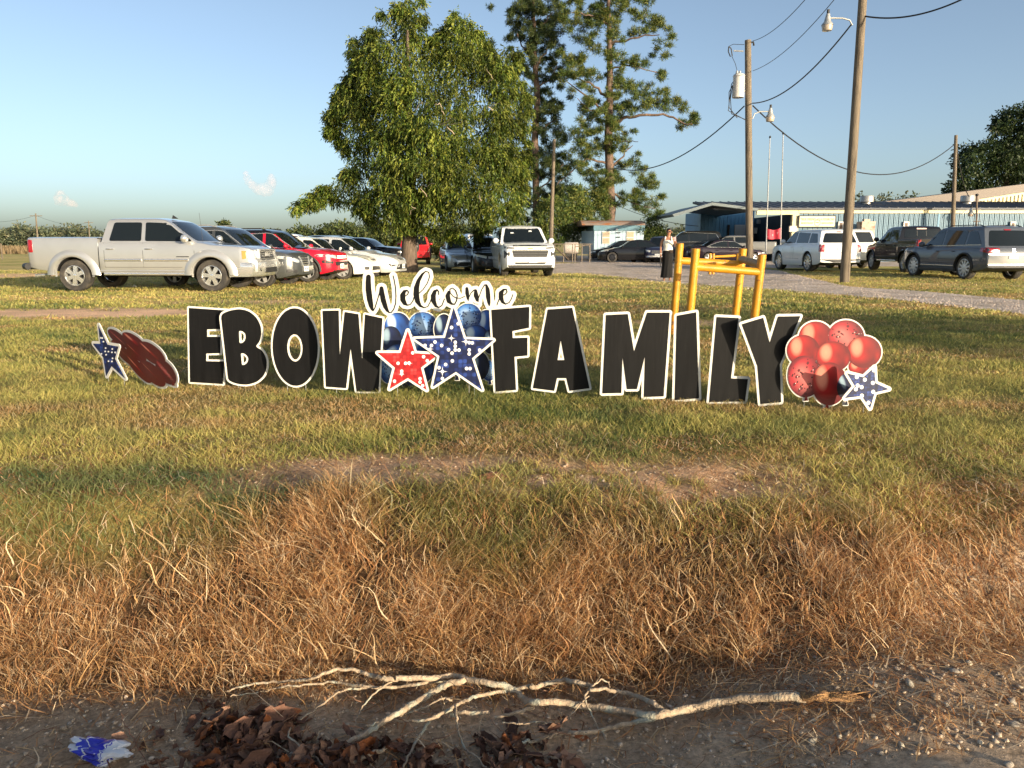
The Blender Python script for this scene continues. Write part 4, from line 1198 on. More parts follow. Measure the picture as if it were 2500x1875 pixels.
def sdf_ell(c, rx, ry, rot, X, Y):
    co, si = math.cos(rot), math.sin(rot)
    u = (X - c[0]) * co + (Y - c[1]) * si; v = -(X - c[0]) * si + (Y - c[1]) * co
    k = np.hypot(u / rx, v / ry)
    return (k - 1) * (rx * ry) / np.sqrt((rx * v / np.maximum(np.hypot(u, v), 1e-9)) ** 2 + (ry * u / np.maximum(np.hypot(u, v), 1e-9)) ** 2)
class Board:
    """vertical sheet standing at a ground point, turned by yaw; local a = along the sheet, b = up, front is -d"""
    def __init__(s, name, label, cat, base, yaw=0.0, group=None, lean=0.0):
        s.g = on_ground(*base)
        s.yaw = R(yaw)
        s.o = thing(name, label, cat, s.g, s.yaw, group)
        s.ax = Vector((math.cos(s.yaw), math.sin(s.yaw), 0)); s.n = Vector((math.sin(s.yaw), -math.cos(s.yaw), 0))
    def loc(s, u, v):
        d = ray(u, v); o = Vector((0, 0, EYE))
        k = (s.g - o).dot(s.n) / d.dot(s.n)
        p = o + d * k - s.g
        return (p.dot(s.ax), p.z)
    def locs(s, P): return [s.loc(u, v) for u, v in P]
    def fn(s): return lambda a, b, d: (a, -d, b)
    def grid(s, pts, pad, n=230):
        P = np.array(pts); lo = P.min(0) - pad; hi = P.max(0) + pad
        st = max(hi - lo) / n
        xs_ = np.arange(lo[0], hi[0] + st, st); ys_ = np.arange(lo[1], hi[1] + st, st)
        X, Y = np.meshgrid(xs_, ys_)
        return xs_, ys_, X, Y, st
    def extrude(s, loops, d0, d1, name, material, parent=None, tol=.0008, uvf=None):
        """loops with holes -> solid between depths d0 (back) and d1 (front)"""
        L2 = [simplify(l, tol) for l in loops]
        L2 = [l for l in L2 if len(l) > 2]
        def area(l): return .5 * sum(l[i][0] * l[(i + 1) % len(l)][1] - l[(i + 1) % len(l)][0] * l[i][1] for i in range(len(l)))
        def inside(p, l):
            w = False
            for i in range(len(l)):
                (ax, ay), (bx, by) = l[i], l[(i + 1) % len(l)]
                if (ay > p[1]) != (by > p[1]) and p[0] < (bx - ax) * (p[1] - ay) / (by - ay) + ax: w = not w
            return w
        depth = [sum(inside(l[0], k) for k in L2 if k is not l) for l in L2]
        mb = MB()
        for i, l in enumerate(L2):
            if depth[i] % 2: continue
            holes = [k for j, k in enumerate(L2) if depth[j] == depth[i] + 1 and inside(k[0], l)]
            rings = [l] + holes
            flat = [p for r in rings for p in r]; n = len(flat)
            tris = tessellate_polygon([[Vector((a, b, 0)) for a, b in r] for r in rings])
            vs = [(a, -d1, b) for a, b in flat] + [(a, -d0, b) for a, b in flat]
            fs = [tuple(t) for t in tris] + [tuple(q + n for q in reversed(t)) for t in tris]
            mb.add(vs, fs)
            o = 0
            for r in rings:
                m = len(r)
                mb.add([], [])
                base = len(mb.v) - 2 * n
                mb.f += [(base + o + q, base + o + (q + 1) % m, base + n + o + (q + 1) % m, base + n + o + q) for q in range(m)]; mb.m += [0] * m
                o += m
        ob = mb.build(name, material, parent or s.o)
        return ob
    def stakes(s, us, vtop):
        for u in us:
            a, b = s.loc(u, vtop)
            m = MB(); m.tube([(a, .004, b), (a, .004, hgt(*(s.g + s.ax * a)[:2]) - s.g.z - .05)], .0022, 5); m.build('stake', GALV, s.o)
Z6 = lambda P: [(200 + x * .36166, 640 + y * .36166) for x, y in P]
Z7 = lambda P: [(850 + x * .29385, 640 + y * .29385) for x, y in P]
Z8 = lambda P: [(1440 + x * .35262, 560 + y * .35262) for x, y in P]
ZW = lambda P: [(880 + x * .17631, 645 + y * .17631) for x, y in P]
def ellpts(cx, cy, rx, ry, rot=0, n=44):
    return [(cx + rx * math.cos(t) * math.cos(rot) - ry * math.sin(t) * math.sin(rot), cy + rx * math.cos(t) * math.sin(rot) + ry * math.sin(t) * math.cos(rot)) for t in (2 * PI * k / n for k in range(n))]
def letter(ch, label, Z, polys, base, wpx, yaw, stakes=(), group='large black letter yard signs'):
    B = Board('letter_sign', label, 'yard sign', base, yaw, group)
    if ch == 'B': polys = [round_poly(P, 60, 6) if len(P) > 8 else round_poly(P, 14, 3) for P in polys]
    L = [B.locs(Z(P)) for P in polys]
    sc_ = abs(B.loc(base[0] + 10, base[1] - 100)[0] - B.loc(base[0], base[1] - 100)[0]) / 10
    w = wpx * sc_
    xs_, ys_, X, Y, st = B.grid([p for P in L for p in P], w * 2.2)
    F = sdf_poly(L, X, Y)
    B.extrude(contour(F, xs_, ys_, w), 0, .008, 'backing', WHITE_PLASTIC)
    B.extrude(contour(F, xs_, ys_, 0), .0082, .0105, 'letter_face', BLACK_PRINT)
    if stakes: B.stakes(stakes, base[1] - 40)
    return B
letter('E', 'black letter E sign with white edge, first of the row and overlapped by the B', Z6, [[(725, 308), (985, 326), (985, 450), (848, 453), (848, 503), (938, 503), (938, 614), (842, 616), (842, 668), (964, 670), (955, 822), (733, 808)]], (505, 945), 4.5, -1, (480, 530))
letter('B', 'black letter B sign with white edge, standing just in front of the E', Z6, [[(940, 352), (1000, 325), (1070, 315), (1130, 330), (1180, 370), (1210, 430), (1215, 485), (1203, 535), (1172, 570), (1215, 590), (1245, 640), (1252, 700), (1235, 760), (1190, 805), (1130, 825), (1080, 825), (1030, 815), (990, 795)],
    [(1062, 462), (1085, 464), (1105, 480), (1110, 505), (1103, 530), (1088, 544), (1066, 547)], [(1075, 612), (1100, 615), (1122, 635), (1128, 655), (1118, 680), (1100, 693), (1082, 694)]], (598, 949), 4.8, 2, (580, 620))
letter('O', 'black letter O sign with white edge, between the B and the W', Z6, [ellpts(1442, 572, 152, 262, -.03), ellpts(1440, 578, 52, 92, -.04)], (722, 955), 4.6, 1, (700, 745))
letter('W', 'black letter W sign with a star shadow on its lower right leg', Z6, [[(1625, 328), (1735, 325), (1742, 632), (1775, 335), (1868, 350), (1893, 665), (1912, 352), (2030, 378), (2003, 875), (1855, 872), (1815, 578), (1785, 850), (1648, 840)]], (862, 961), 4.5, 4, (820, 900))
letter('F', 'black letter F sign partly behind the right point of the blue star', Z7, [[(1190, 395), (1505, 370), (1503, 545), (1365, 572), (1367, 630), (1490, 625), (1490, 775), (1382, 785), (1395, 1060), (1225, 1075)]], (1235, 963), 5.2, 0, (1215, 1250))
letter('A', 'black letter A sign with a small white triangle in its middle', Z7, [[(1658, 392), (1862, 378), (2005, 1045), (1838, 1068), (1812, 962), (1735, 962), (1712, 1068), (1535, 1045)], [(1766, 645), (1797, 812), (1740, 812)]], (1372, 967), 5.2, -2, (1330, 1412))
letter('M', 'widest black letter sign, the M, left of the I', Z8, [[(110, 592), (262, 585), (305, 845), (395, 575), (552, 575), (510, 1155), (372, 1160), (380, 875), (325, 1105), (255, 1105), (225, 880), (218, 1132), (85, 1135)]], (1555, 978), 6, 0, (1490, 1600))
letter('I', 'narrow black letter I sign in front of the yellow barrier', Z8, [[(600, 597), (735, 572), (755, 1168), (585, 1182)]], (1675, 980), 6, -3, (1660, 1690))
letter('L', 'black letter L sign whose lower arm reaches toward the Y', Z8, [[(875, 605), (1028, 612), (975, 1030), (1093, 1035), (1072, 1190), (823, 1195)]], (1775, 986), 6, -1, (1750, 1800))
letter('Y', 'black letter Y sign leaning right beside the red balloons', Z8, [[(1048, 655), (1198, 610), (1243, 785), (1300, 602), (1455, 600), (1312, 935), (1322, 1195), (1178, 1208), (1157, 945)]], (1880, 992), 6, -1, (1865, 1905))

# --- the Welcome script
B = Board('welcome_sign', 'white sign with Welcome in black script behind the star signs', 'yard sign', (1075, 935), 0)
WS = [[(115, 175, 32), (112, 250, 36), (115, 350, 40), (130, 470, 40), (150, 570, 32), (163, 618, 20), (178, 645, 8), (205, 600, 7), (240, 490, 7), (270, 390, 8), (290, 330, 22)],
      [(295, 332, 27), (300, 400, 34), (320, 500, 36), (350, 590, 30), (375, 640, 20), (400, 668, 8), (430, 668, 7), (465, 620, 7), (490, 540, 7), (495, 440, 7), (488, 320, 7), (470, 220, 7), (455, 160, 7)],
      [(625, 440, 6), (655, 418, 7), (670, 385, 8), (645, 360, 9), (610, 378, 22), (587, 430, 35), (590, 490, 36), (615, 540, 28), (648, 566, 10), (690, 560, 7), (728, 510, 7), (745, 455, 7)],
      [(805, 410, 6), (870, 350, 6), (930, 260, 6), (960, 170, 6), (948, 112, 6), (905, 98, 7), (858, 140, 16), (805, 230, 26), (778, 330, 36), (775, 420, 40), (792, 510, 34), (830, 575, 18), (885, 602, 7), (935, 585, 6), (970, 520, 6), (985, 470, 6)],
      [(1085, 420, 7), (1085, 380, 9), (1062, 352, 9), (1030, 380, 24), (1010, 440, 34), (1015, 510, 32), (1045, 575, 20), (1085, 600, 8), (1130, 570, 7), (1165, 480, 7)],
      [(1225, 385, 20), (1210, 440, 32), (1225, 510, 30), (1262, 548, 14), (1305, 555, 8), (1335, 500, 8), (1342, 430, 8), (1320, 365, 8), (1275, 328, 7), (1240, 345, 7), (1245, 395, 6), (1280, 440, 6), (1330, 468, 6), (1390, 470, 6), (1445, 445, 6)],
      [(1475, 335, 20), (1480, 400, 26), (1490, 470, 18), (1495, 505, 5)], [(1500, 465, 6), (1530, 400, 6), (1575, 355, 7), (1597, 365, 20), (1602, 430, 32), (1620, 495, 22), (1632, 515, 8)],
      [(1638, 465, 6), (1680, 350, 6), (1720, 285, 7), (1745, 290, 14), (1762, 350, 28), (1770, 450, 32), (1780, 530, 22), (1785, 570, 10)], [(1560, 530, 4), (1590, 550, 5), (1632, 552, 5)],
      [(1890, 565, 6), (1915, 500, 7), (1945, 430, 6), (2000, 422, 6), (2030, 385, 8), (2020, 346, 8), (1982, 352, 14), (1948, 400, 32), (1947, 460, 32), (1970, 522, 20), (2010, 552, 8), (2060, 530, 6), (2095, 470, 6), (2110, 420, 6)]]
k = abs(B.loc(1110, 700)[0] - B.loc(1100, 700)[0]) / 10 * .17631
L = [[(*B.loc(*ZW([(x, y)])[0]), r * k) for x, y, r in S_] for S_ in WS]
xs_, ys_, X, Y, st = B.grid([p[:2] for S_ in L for p in S_], 120 * k, 420)
F = sdf_strokes(L, X, Y)
lo = contour(F, xs_, ys_, 47 * k)
B.extrude(lo, 0, .008, 'backing', WHITE_PLASTIC, tol=.0006)
B.extrude(contour(F, xs_, ys_, 0), .0082, .0105, 'script_lettering', BLACK_PRINT, tol=.0004)
B.stakes((960, 1200), 760)

# --- printed balloons and sequin stars
def print_mat(name, c_dark, c_mid, c_light, kind):
    """printed picture on a sheet; UV runs -1..1 over each shape"""
    if name in _mats: return _mats[name]
    m = bpy.data.materials.new(name); m.use_nodes = True; nt = m.node_tree; b = nt.nodes['Principled BSDF']
    b.inputs['Roughness'].default_value = .42; b.inputs['Specular IOR Level'].default_value = .35
    uv = nd(nt, 'ShaderNodeUVMap')
    def dist(cx, cy, sx=1, sy=1):
        mp = nd(nt, 'ShaderNodeMapping'); mp.inputs['Location'].default_value = (-cx * sx, -cy * sy, 0); mp.inputs['Scale'].default_value = (sx, sy, 0)
        nt.links.new(uv.outputs[0], mp.inputs[0])
        l = nd(nt, 'ShaderNodeVectorMath', operation='LENGTH'); nt.links.new(mp.outputs[0], l.inputs[0])
        return l.outputs['Value']
    def ramp(src, stops):
        r = nd(nt, 'ShaderNodeValToRGB'); e = r.color_ramp.elements
        e[0].position, e[0].color = stops[0][0], (*stops[0][1], 1)
        e[1].position, e[1].color = stops[-1][0], (*stops[-1][1], 1)
        for p, c in stops[1:-1]:
            q = e.new(p); q.color = (*c, 1)
        nt.links.new(src, r.inputs[0]); return r.outputs[0]
    def mix(a, c, f=None, fac=.5, bt='MIX'):
        mx = nd(nt, 'ShaderNodeMix', data_type='RGBA', blend_type=bt); mx.inputs[0].default_value = fac
        if f is not None: nt.links.new(f, mx.inputs[0])
        for s_, q in ((6, a), (7, c)):
            if isinstance(q, tuple): mx.inputs[s_].default_value = (*q, 1)
            else: nt.links.new(q, mx.inputs[s_])
        return mx.outputs[2]
    one, zero = (1, 1, 1), (0, 0, 0)
    if kind in ('balloon', 'confetti'):
        col = ramp(dist(-.25, .2), [(0, c_light if kind == 'confetti' else c_mid), (.55, c_mid), (1.0, c_dark)])
        if kind == 'balloon':
            hl = ramp(dist(-.42, .28, 1.5, .9), [(0, one), (.35, (.8, .8, .8)), (.62, zero)])
            col = mix(col, c_light, hl)
            col = mix(col, c_dark, ramp(dist(.30, .05, 1.6, 1), [(0, (.8, .8, .8)), (.75, zero)]))
            col = mix(col, c_mid, ramp(dist(.78, -.25, 2.4, 1), [(0, (.7, .7, .7)), (.55, zero)]))
        else:
            col = mix(col, c_light, ramp(dist(.1, -.25, 1, 1), [(0, (.75, .75, .75)), (.7, zero)]))
            for sc__, thr, cc in ((3.6, .30, c_dark), (5.2, .27, tuple(q * .35 for q in c_dark))):
                vo = nd(nt, 'ShaderNodeTexVoronoi'); vo.inputs['Scale'].default_value = sc__
                nt.links.new(uv.outputs[0], vo.inputs['Vector'])
                dots = ramp(vo.outputs['Distance'], [(thr - .03, one), (thr + .03, zero)])
                col = mix(col, cc, dots)
            vo = nd(nt, 'ShaderNodeTexVoronoi'); vo.inputs['Scale'].default_value = 4.1
            nt.links.new(uv.outputs[0], vo.inputs['Vector'])
            col = mix(col, (.85, .8, .75), ramp(vo.outputs['Distance'], [(.07, one), (.11, zero)]))
        col = mix(col, c_dark, ramp(dist(0, 0), [(.86, zero), (1, (.75, .75, .75))]))
    else:
        # sequins: a grid of small discs of uneven brightness, blurred lights and a few sparkles
        vo = nd(nt, 'ShaderNodeTexVoronoi', feature='F1'); vo.inputs['Scale'].default_value = 9; vo.inputs['Randomness'].default_value = .12
        nt.links.new(uv.outputs[0], vo.inputs['Vector'])
        sx = nd(nt, 'ShaderNodeSeparateColor'); nt.links.new(vo.outputs['Color'], sx.inputs[0])
        col = ramp(sx.outputs[0], [(0, c_dark), (.45, c_mid), (1, c_light)])
        col = mix(col, c_dark, ramp(vo.outputs['Distance'], [(.36, zero), (.52, (.65, .65, .65))]))
        wv = nd(nt, 'ShaderNodeTexNoise'); wv.inputs['Scale'].default_value = 2.2; nt.links.new(uv.outputs[0], wv.inputs['Vector'])
        col = mix(col, c_dark, ramp(wv.outputs[0], [(.42, (.7, .7, .7)), (.58, zero)]))
    nt.links.new(col, b.inputs['Base Color'])
    _mats[name] = m
    return m
DB, MB_, LB = (.006, .018, .075), (.025, .11, .42), (.55, .66, .72)
DR, MR, LR = (.11, .003, .007), (.34, .004, .007), (.64, .24, .16)
BLUE_B = print_mat('blue_balloon_print', DB, MB_, LB, 'balloon'); BLUE_C = print_mat('blue_confetti_print', (.015, .05, .18), (.07, .2, .48), (.40, .52, .64), 'confetti')
NAVY_B = print_mat('navy_balloon_print', (.004, .006, .018), (.012, .022, .075), (.30, .42, .50), 'balloon')
RED_B = print_mat('red_balloon_print', DR, MR, LR, 'balloon'); RED_C = print_mat('red_confetti_print', (.09, .003, .010), (.33, .013, .025), (.55, .16, .14), 'confetti')
BLUE_S = print_mat('blue_sequin_print', (.006, .010, .04), (.012, .025, .12), (.03, .07, .30), 'sequin')
RED_S = print_mat('red_sequin_print', (.22, .004, .008), (.55, .012, .014), (.75, .05, .05), 'sequin')
LIGHTDOT = mat('printed_light', (.80, .79, .76), .45)
def uvset(o, f):
    me = o.data; uv = me.uv_layers.new(name='UVMap')
    for lp in me.loops:
        c = me.vertices[lp.vertex_index].co
        uv.data[lp.index].uv = f(c.x, c.z)
def balloon_board(label, base, yaw, bal, wpx, stakes, knots=(), Z=None, group='balloon bunch yard signs'):
    B = Board('balloon_sign', label, 'yard sign', base, yaw, group)
    L = []
    for (cx, cy, rx, ry, rot, m_, dx) in bal:
        P = Z(ellpts(cx, cy, rx, ry, rot))
        # balloons narrow towards the knot
        L.append((B.locs(P), m_, B.loc(*Z([(cx, cy)])[0]), [B.loc(*Z([(cx + rx * math.cos(rot), cy + rx * math.sin(rot))])[0]), B.loc(*Z([(cx - ry * math.sin(rot) * -1 * -1, cy - ry * math.cos(rot))])[0])]))
    kn = [(B.locs(Z([(x - 14 * s_, y + 16 * s_), (x - 6 * s_, y - 14 * s_), (x + 6 * s_, y - 14 * s_), (x + 14 * s_, y + 16 * s_)])), m_) for x, y, s_, m_ in knots]
    u0 = base
    k_ = math.dist(B.loc(base[0] + 5, base[1] - 60), B.loc(base[0] - 5, base[1] - 60)) / 10
    w = wpx * k_
    xs_, ys_, X, Y, st = B.grid([p for P in L for p in P[0]] + [p for P, _ in kn for p in P], w * 2.5, 260)
    F = np.full(X.shape, 1e9)
    for P, *_ in L: F = np.minimum(F, sdf_poly([P], X, Y))
    for P, _ in kn: F = np.minimum(F, sdf_poly([P], X, Y))
    B.extrude(contour(F, xs_, ys_, w), 0, .008, 'backing', WHITE_PLASTIC)
    # union of all balloons so far hides behind later ones: each print lies a hair in front of the last
    for i, (P, m_, c, ax) in enumerate(L):
        d = .0082 + i * .0007
        o = B.extrude([P], d, d + .0005, 'balloon_print', m_, tol=.0002)
        a0 = Vector(ax[0]) - Vector(c); b0 = Vector(ax[1]) - Vector(c)
        M2 = Matrix(((a0.x, b0.x), (a0.y, b0.y)))
        try: Mi = M2.inverted()
        except Exception: Mi = Matrix.Identity(2)
        uvset(o, lambda x, z, Mi=Mi, c=c, i=i: tuple(Mi @ Vector((x - c[0], z - c[1]))))
    for i, (P, m_) in enumerate(kn):
        o = B.extrude([P], .0082 + .012 + i * .0006, .0082 + .0124 + i * .0006, 'knot_print', m_, tol=.0002); uvset(o, lambda x, z: (.2, -.6))
    B.stakes(stakes, base[1] - 30)
    return B
def star_board(label, base, yaw, pts, wpx, m_, lights, sparkles, stakes, Z, group='star yard signs', lr=10):
    B = Board('star_sign', label, 'yard sign', base, yaw, group)
    P = B.locs(Z(pts))
    k_ = math.dist(B.loc(base[0] + 5, base[1] - 60), B.loc(base[0] - 5, base[1] - 60)) / 10
    w = wpx * k_
    xs_, ys_, X, Y, st = B.grid(P, w * 2.4, 260)
    F = sdf_poly([P], X, Y)
    B.extrude(contour(F, xs_, ys_, w), 0, .008, 'backing', WHITE_PLASTIC)
    o = B.extrude(contour(F, xs_, ys_, 0), .0082, .0100, 'star_face', m_)
    cx = sum(p[0] for p in P) / len(P); cz = sum(p[1] for p in P) / len(P); sz = max(abs(p[0] - cx) for p in P)
    uvset(o, lambda x, z: ((x - cx) / sz, (z - cz) / sz))
    for i, (x, y) in enumerate(lights):
        Q = B.locs(Z(ellpts(x, y, lr, lr * 1.05, 0, 14)))
        B.extrude([Q], .0102, .0105, 'printed_light', LIGHTDOT, tol=.00005)
    for (x, y, s_) in sparkles:
        q = []
        for t in range(16):
            a = 2 * PI * t / 16; r_ = s_ * (1 if t % 4 == 0 else (.42 if t % 2 == 0 else .26))
            q.append((x + r_ * math.cos(a), y + r_ * math.sin(a)))
        B.extrude([B.locs(Z(q))], .0102, .0106, 'printed_sparkle', LIGHTDOT, tol=.00005)
    B.stakes(stakes, base[1] - 30)
    return B
balloon_board('blue balloon bunch sign, the left one behind the W and the red star', (985, 950), 6, [(590, 700, 95, 110, 0, BLUE_B, 0), (690, 620, 75, 90, .3, NAVY_B, 0), (410, 535, 108, 118, .1, BLUE_B, 0), (620, 525, 118, 112, 0, BLUE_C, 0), (355, 640, 88, 110, 0, NAVY_B, 0), (420, 790, 120, 110, 0, BLUE_B, 0), (600, 880, 115, 130, 0, BLUE_B, 0), (345, 890, 78, 115, .1, BLUE_C, 0), (510, 960, 75, 95, 0, NAVY_B, 0)], 2.2, (900, 1010), [(512, 1066, 1.2, NAVY_B)], Z7)
balloon_board('blue balloon bunch sign, the right one behind the blue star and the F', (1110, 950), 0, [(790, 545, 75, 115, .1, NAVY_B, 0), (1150, 510, 75, 115, 0, BLUE_B, 0), (1000, 450, 108, 108, 0, BLUE_C, 0), (1060, 625, 110, 105, 0, BLUE_B, 0), (1180, 660, 60, 100, 0, NAVY_B, 0), (880, 640, 110, 120, 0, BLUE_B, 0), (960, 780, 110, 120, 0, BLUE_B, 0), (1170, 900, 60, 85, 0, BLUE_C, 0), (1090, 860, 82, 118, 0, NAVY_B, 0), (905, 860, 70, 85, 0, NAVY_B, 0)], 2.2, (1140, 1160), [(907, 958, 1.2, NAVY_B), (1180, 995, 1.0, BLUE_B)], Z7)
Zr = lambda P: [(900 + x * .15676, 720 + y * .15676) for x, y in P]
star_board('red sequin star sign in front of the W and the left blue balloons', (1000, 968), 8, [(610, 555), (722, 905), (1085, 925), (815, 1130), (905, 1480), (612, 1290), (325, 1465), (410, 1130), (140, 900), (498, 900)], 5.6, RED_S,
    [(458, 1062), (575, 1062), (628, 1058), (515, 1185), (515, 1225), (403, 1340), (686, 900), (856, 960), (912, 1022), (800, 1300), (800, 1355), (840, 1410)], [(640, 1062, 44), (515, 1235, 46)], (970, 1030), Zr, lr=25)
star_board('large blue sequin star sign overlapping the red star and the F', (1140, 966), 2, [(1325, 195), (1490, 685), (1945, 700), (1610, 985), (1770, 1480), (1360, 1195), (1000, 1430), (1105, 950), (715, 680), (1190, 665)], 5.4, BLUE_S,
    [(1292, 505), (1395, 445), (1350, 735), (1350, 795), (1350, 855), (1408, 857), (1300, 905), (1245, 850), (1138, 785), (1035, 730), (980, 785), (880, 785), (1567, 740), (1615, 745), (1567, 855), (1567, 915), (1730, 858), (1305, 1025), (1200, 1080), (1097, 1130), (1525, 1143), (1580, 1143), (1150, 1300)],
    [(1290, 672, 62), (1515, 725, 75), (1150, 1190, 80), (960, 840, 55)], (1070, 1145, 1158), Zr, lr=26)
Zb = lambda P: [(1920 + x * .15669, 760 + y * .15669) for x, y in P]
balloon_board('bright red balloon bunch sign right of the Y, with a star in front', (2025, 995), 0, [(450, 400, 265, 245, 0, RED_B, 0), (920, 400, 285, 265, 0, RED_C, 0), (1120, 860, 160, 130, 0, RED_B, 0), (1200, 630, 270, 250, 0, RED_B, 0), (255, 610, 255, 245, 0, RED_B, 0), (720, 700, 272, 235, 0, RED_B, 0), (275, 1010, 262, 325, -.1, RED_C, 0), (660, 1125, 272, 335, .05, RED_B, 0), (930, 1150, 150, 210, .3, NAVY_B, 0)], 3.4, (1965, 2020), [(292, 1350, 2.2, RED_B), (615, 1475, 2.5, RED_B), (915, 1420, 2, NAVY_B)], Zb)
star_board('small tilted blue star sign at the right end, before the red balloons', (2122, 1012), 4, [(1362, 865), (1375, 1115), (1590, 1210), (1365, 1262), (1295, 1510), (1165, 1315), (900, 1350), (1060, 1165), (935, 960), (1190, 1025)], 6.2, BLUE_S,
    [(1210, 1062), (1335, 1112), (1340, 1250), (1165, 1310), (1265, 1420), (1098, 1152), (1070, 1210), (1160, 1178), (1085, 1020), (1350, 915)], [], (2110, 2122), Zb, lr=30)
Zl = lambda P: [(220 + x * .10850, 780 + y * .10850) for x, y in P]
star_board('small blue star sign turned away at the far left end', (285, 940), -32, [(205, 130), (415, 565), (660, 605), (580, 880), (810, 1325), (505, 1045), (385, 1270), (320, 850), (85, 540), (255, 545)], 3.6, BLUE_S,
    [(265, 410), (300, 415), (325, 495), (375, 640), (365, 715), (437, 720), (385, 790), (517, 735), (525, 660), (515, 940), (590, 740), (440, 935), (280, 770), (530, 870)], [], (262, 300), Zl, lr=19)
balloon_board('dull red balloon bunch sign turned sideways at the far left', (375, 948), -40, [(650, 420, 290, 110, .72, RED_C, 0), (690, 640, 250, 90, .75, RED_B, 0), (1010, 490, 310, 125, .62, RED_B, 0), (830, 800, 300, 110, .80, RED_B, 0), (1060, 740, 300, 120, .75, RED_B, 0), (1420, 760, 370, 170, .70, RED_B, 0), (1120, 1100, 420, 110, .86, RED_B, 0), (1740, 1180, 330, 170, .95, RED_C, 0), (1440, 1210, 390, 160, .80, RED_B, 0)], 2.6, (350, 390), [(1925, 1440, 2.6, RED_B)], Zl)
# ---------------------------------------------------------------- yellow pipe barriers
YEL = mat('yellow_pipe_paint', (.60, .265, .012), .45, var=.18, vscale=6, second=(.22, .09, .03), sscale=17, sthr=(.62, .67), bump=.2, bscale=60)
YEL_SHADED = mat('shaded_yellow_pipe', (.33, .24, .12), .6, var=.25, vscale=5, second=(.16, .10, .06), sscale=7, sthr=(.55, .66), bump=.2)  # yellow paint browned to stand in for shade on one rail
t = thing('pipe_barrier', 'yellow steel pipe barrier of four leaning posts behind the letters', 'barrier', ground(1742, 800))
def pipe(name, a, b, r, m, parent, cap=None):
    q = MB(); q.tube([a, a + (b - a) * .5, b], r, 18); o = q.build(name, m, parent, smooth=50, world=True); return o
def ontop(u, v, Y): return at(u, v, Y)
bt_, ft_ = 10.35, 9.75
posts = {}
for k_, (tu, tv, bu, bv, Y) in {'p1': (1660, 594, 1641, 824, bt_), 'p3': (1814, 607, 1789, 822, bt_ + .1), 'p2': (1699, 607, 1677, 838, ft_), 'p4': (1861, 621, 1834, 838, ft_ + .1)}.items():
    a = ground(bu, bv); a.y = Y; a = at(bu, bv, Y); a.z = -.1
    b = at(tu, tv, Y - .06)
    posts[k_] = (a, b); pipe('post', a, b, .052 if k_ != 'p1' else .05, YEL, t)
def onpost(k_, v):
    a, b = posts[k_]
    ta = (at(0, v, a.y).z - a.z) / (b.z - a.z)
    return a + (b - a) * ta
pipe('rail', onpost('p1', 636), onpost('p3', 645), .048, YEL, t)
pipe('rail', onpost('p2', 651), onpost('p4', 664), .048, YEL, t)
pipe('rail', onpost('p3', 632), onpost('p4', 646), .05, YEL_SHADED, t)
t = thing('pipe_barrier', 'thin yellow pipe rail far off before the purple black sedan', 'barrier', ground(1765, 663))
Yr = 17.5
for u in (1733, 1741, 1801):
    pipe('post', at(u, 664, Yr) - Vector((0, 0, .05)), at(u + 1, 619, Yr), .03 if u != 1801 else .035, YEL, t)
pipe('rail', at(1741, 627, Yr), at(1801, 624, Yr + .03), .028, YEL, t)

# ---------------------------------------------------------------- poles, wires, lamps
def pole(label, base, top, r0, r1, parts=None, name='utility_pole', group=None):
    g = ground(*base)
    T = at(top[0], top[1], g.y)
    o = thing(name, label, 'utility pole', g, group=group)
    m = MB(); n = 12; P = []; Rr = []
    for i in range(n + 1):
        f = i / n
        P.append((g - Vector((0, 0, .3))) * (1 - f) + T * f); Rr.append(r0 + (r1 - r0) * f)
    m.tube(P, Rr, 16); m.build('shaft', WOODPOLE, o, smooth=50, world=True)
    return o, g, T
LENS = mat('lamp_lens', (.42, .34, .26), .25, coat=.6)
def yard_lamp(o, root, head, Y, s=1.0):
    """curved arm and a bell shaped yard light: root, head pixels"""
    a = at(*root, Y); b = at(*head, Y)
    m = MB(); dx = b - a
    m.tube([a, a + Vector((dx.x * .12, 0, dx.z * .7)), a + Vector((dx.x * .4, 0, dx.z * .97)), b + Vector((0, 0, .0))], .028 * s, 8); m.build('lamp_arm', GALV, o, smooth=50, world=True)
    m = MB(); m.lathe([(.001, .16), (.05, .15), (.07, .10), (.10, -.02), (.12, -.12), (.19, -.20), (.20, -.24)], n=18); m.v = [(b.x + v[0] * s, b.y + v[1] * s, b.z + v[2] * s) for v in m.v]
    h_ = m.build('lamp_hood', GALV, o, smooth=45, world=True)
    m = MB(); m.lathe([(.05, .28), (.05, .16)], n=10); m.lathe([(.001, .28), (.05, .28)], n=10); m.v = [(b.x + v[0] * s, b.y + v[1] * s, b.z + v[2] * s) for v in m.v]; m.build('photocell', TRIM, o, world=True)
    m = MB(); m.lathe([(.185, -.235), (.19, -.27), (.16, -.42), (.001, -.43)], n=18); m.v = [(b.x + v[0] * s, b.y + v[1] * s, b.z + v[2] * s) for v in m.v]; m.build('lamp_refractor', LENS, o, smooth=45, world=True)
PR, gR, TR = pole('leaning wooden pole with a yard light, nearest and tallest, beside the gravel road', (2062, 690), (2110, -60), .148, .118)
yard_lamp(PR, (2081, 62), (2021, 44), gR.y, .85)
PC, gC, TC = pole('wooden pole carrying a transformer and a yard light in front of the blue building', (1831, 662), (1826, 98), .165, .132)
Yc = gC.y
yard_lamp(PC, (1837, 290), (1881, 272), Yc, 1.0)
m = MB(); c_ = at(1803, 212, Yc - .1); s_ = Yc / 1878
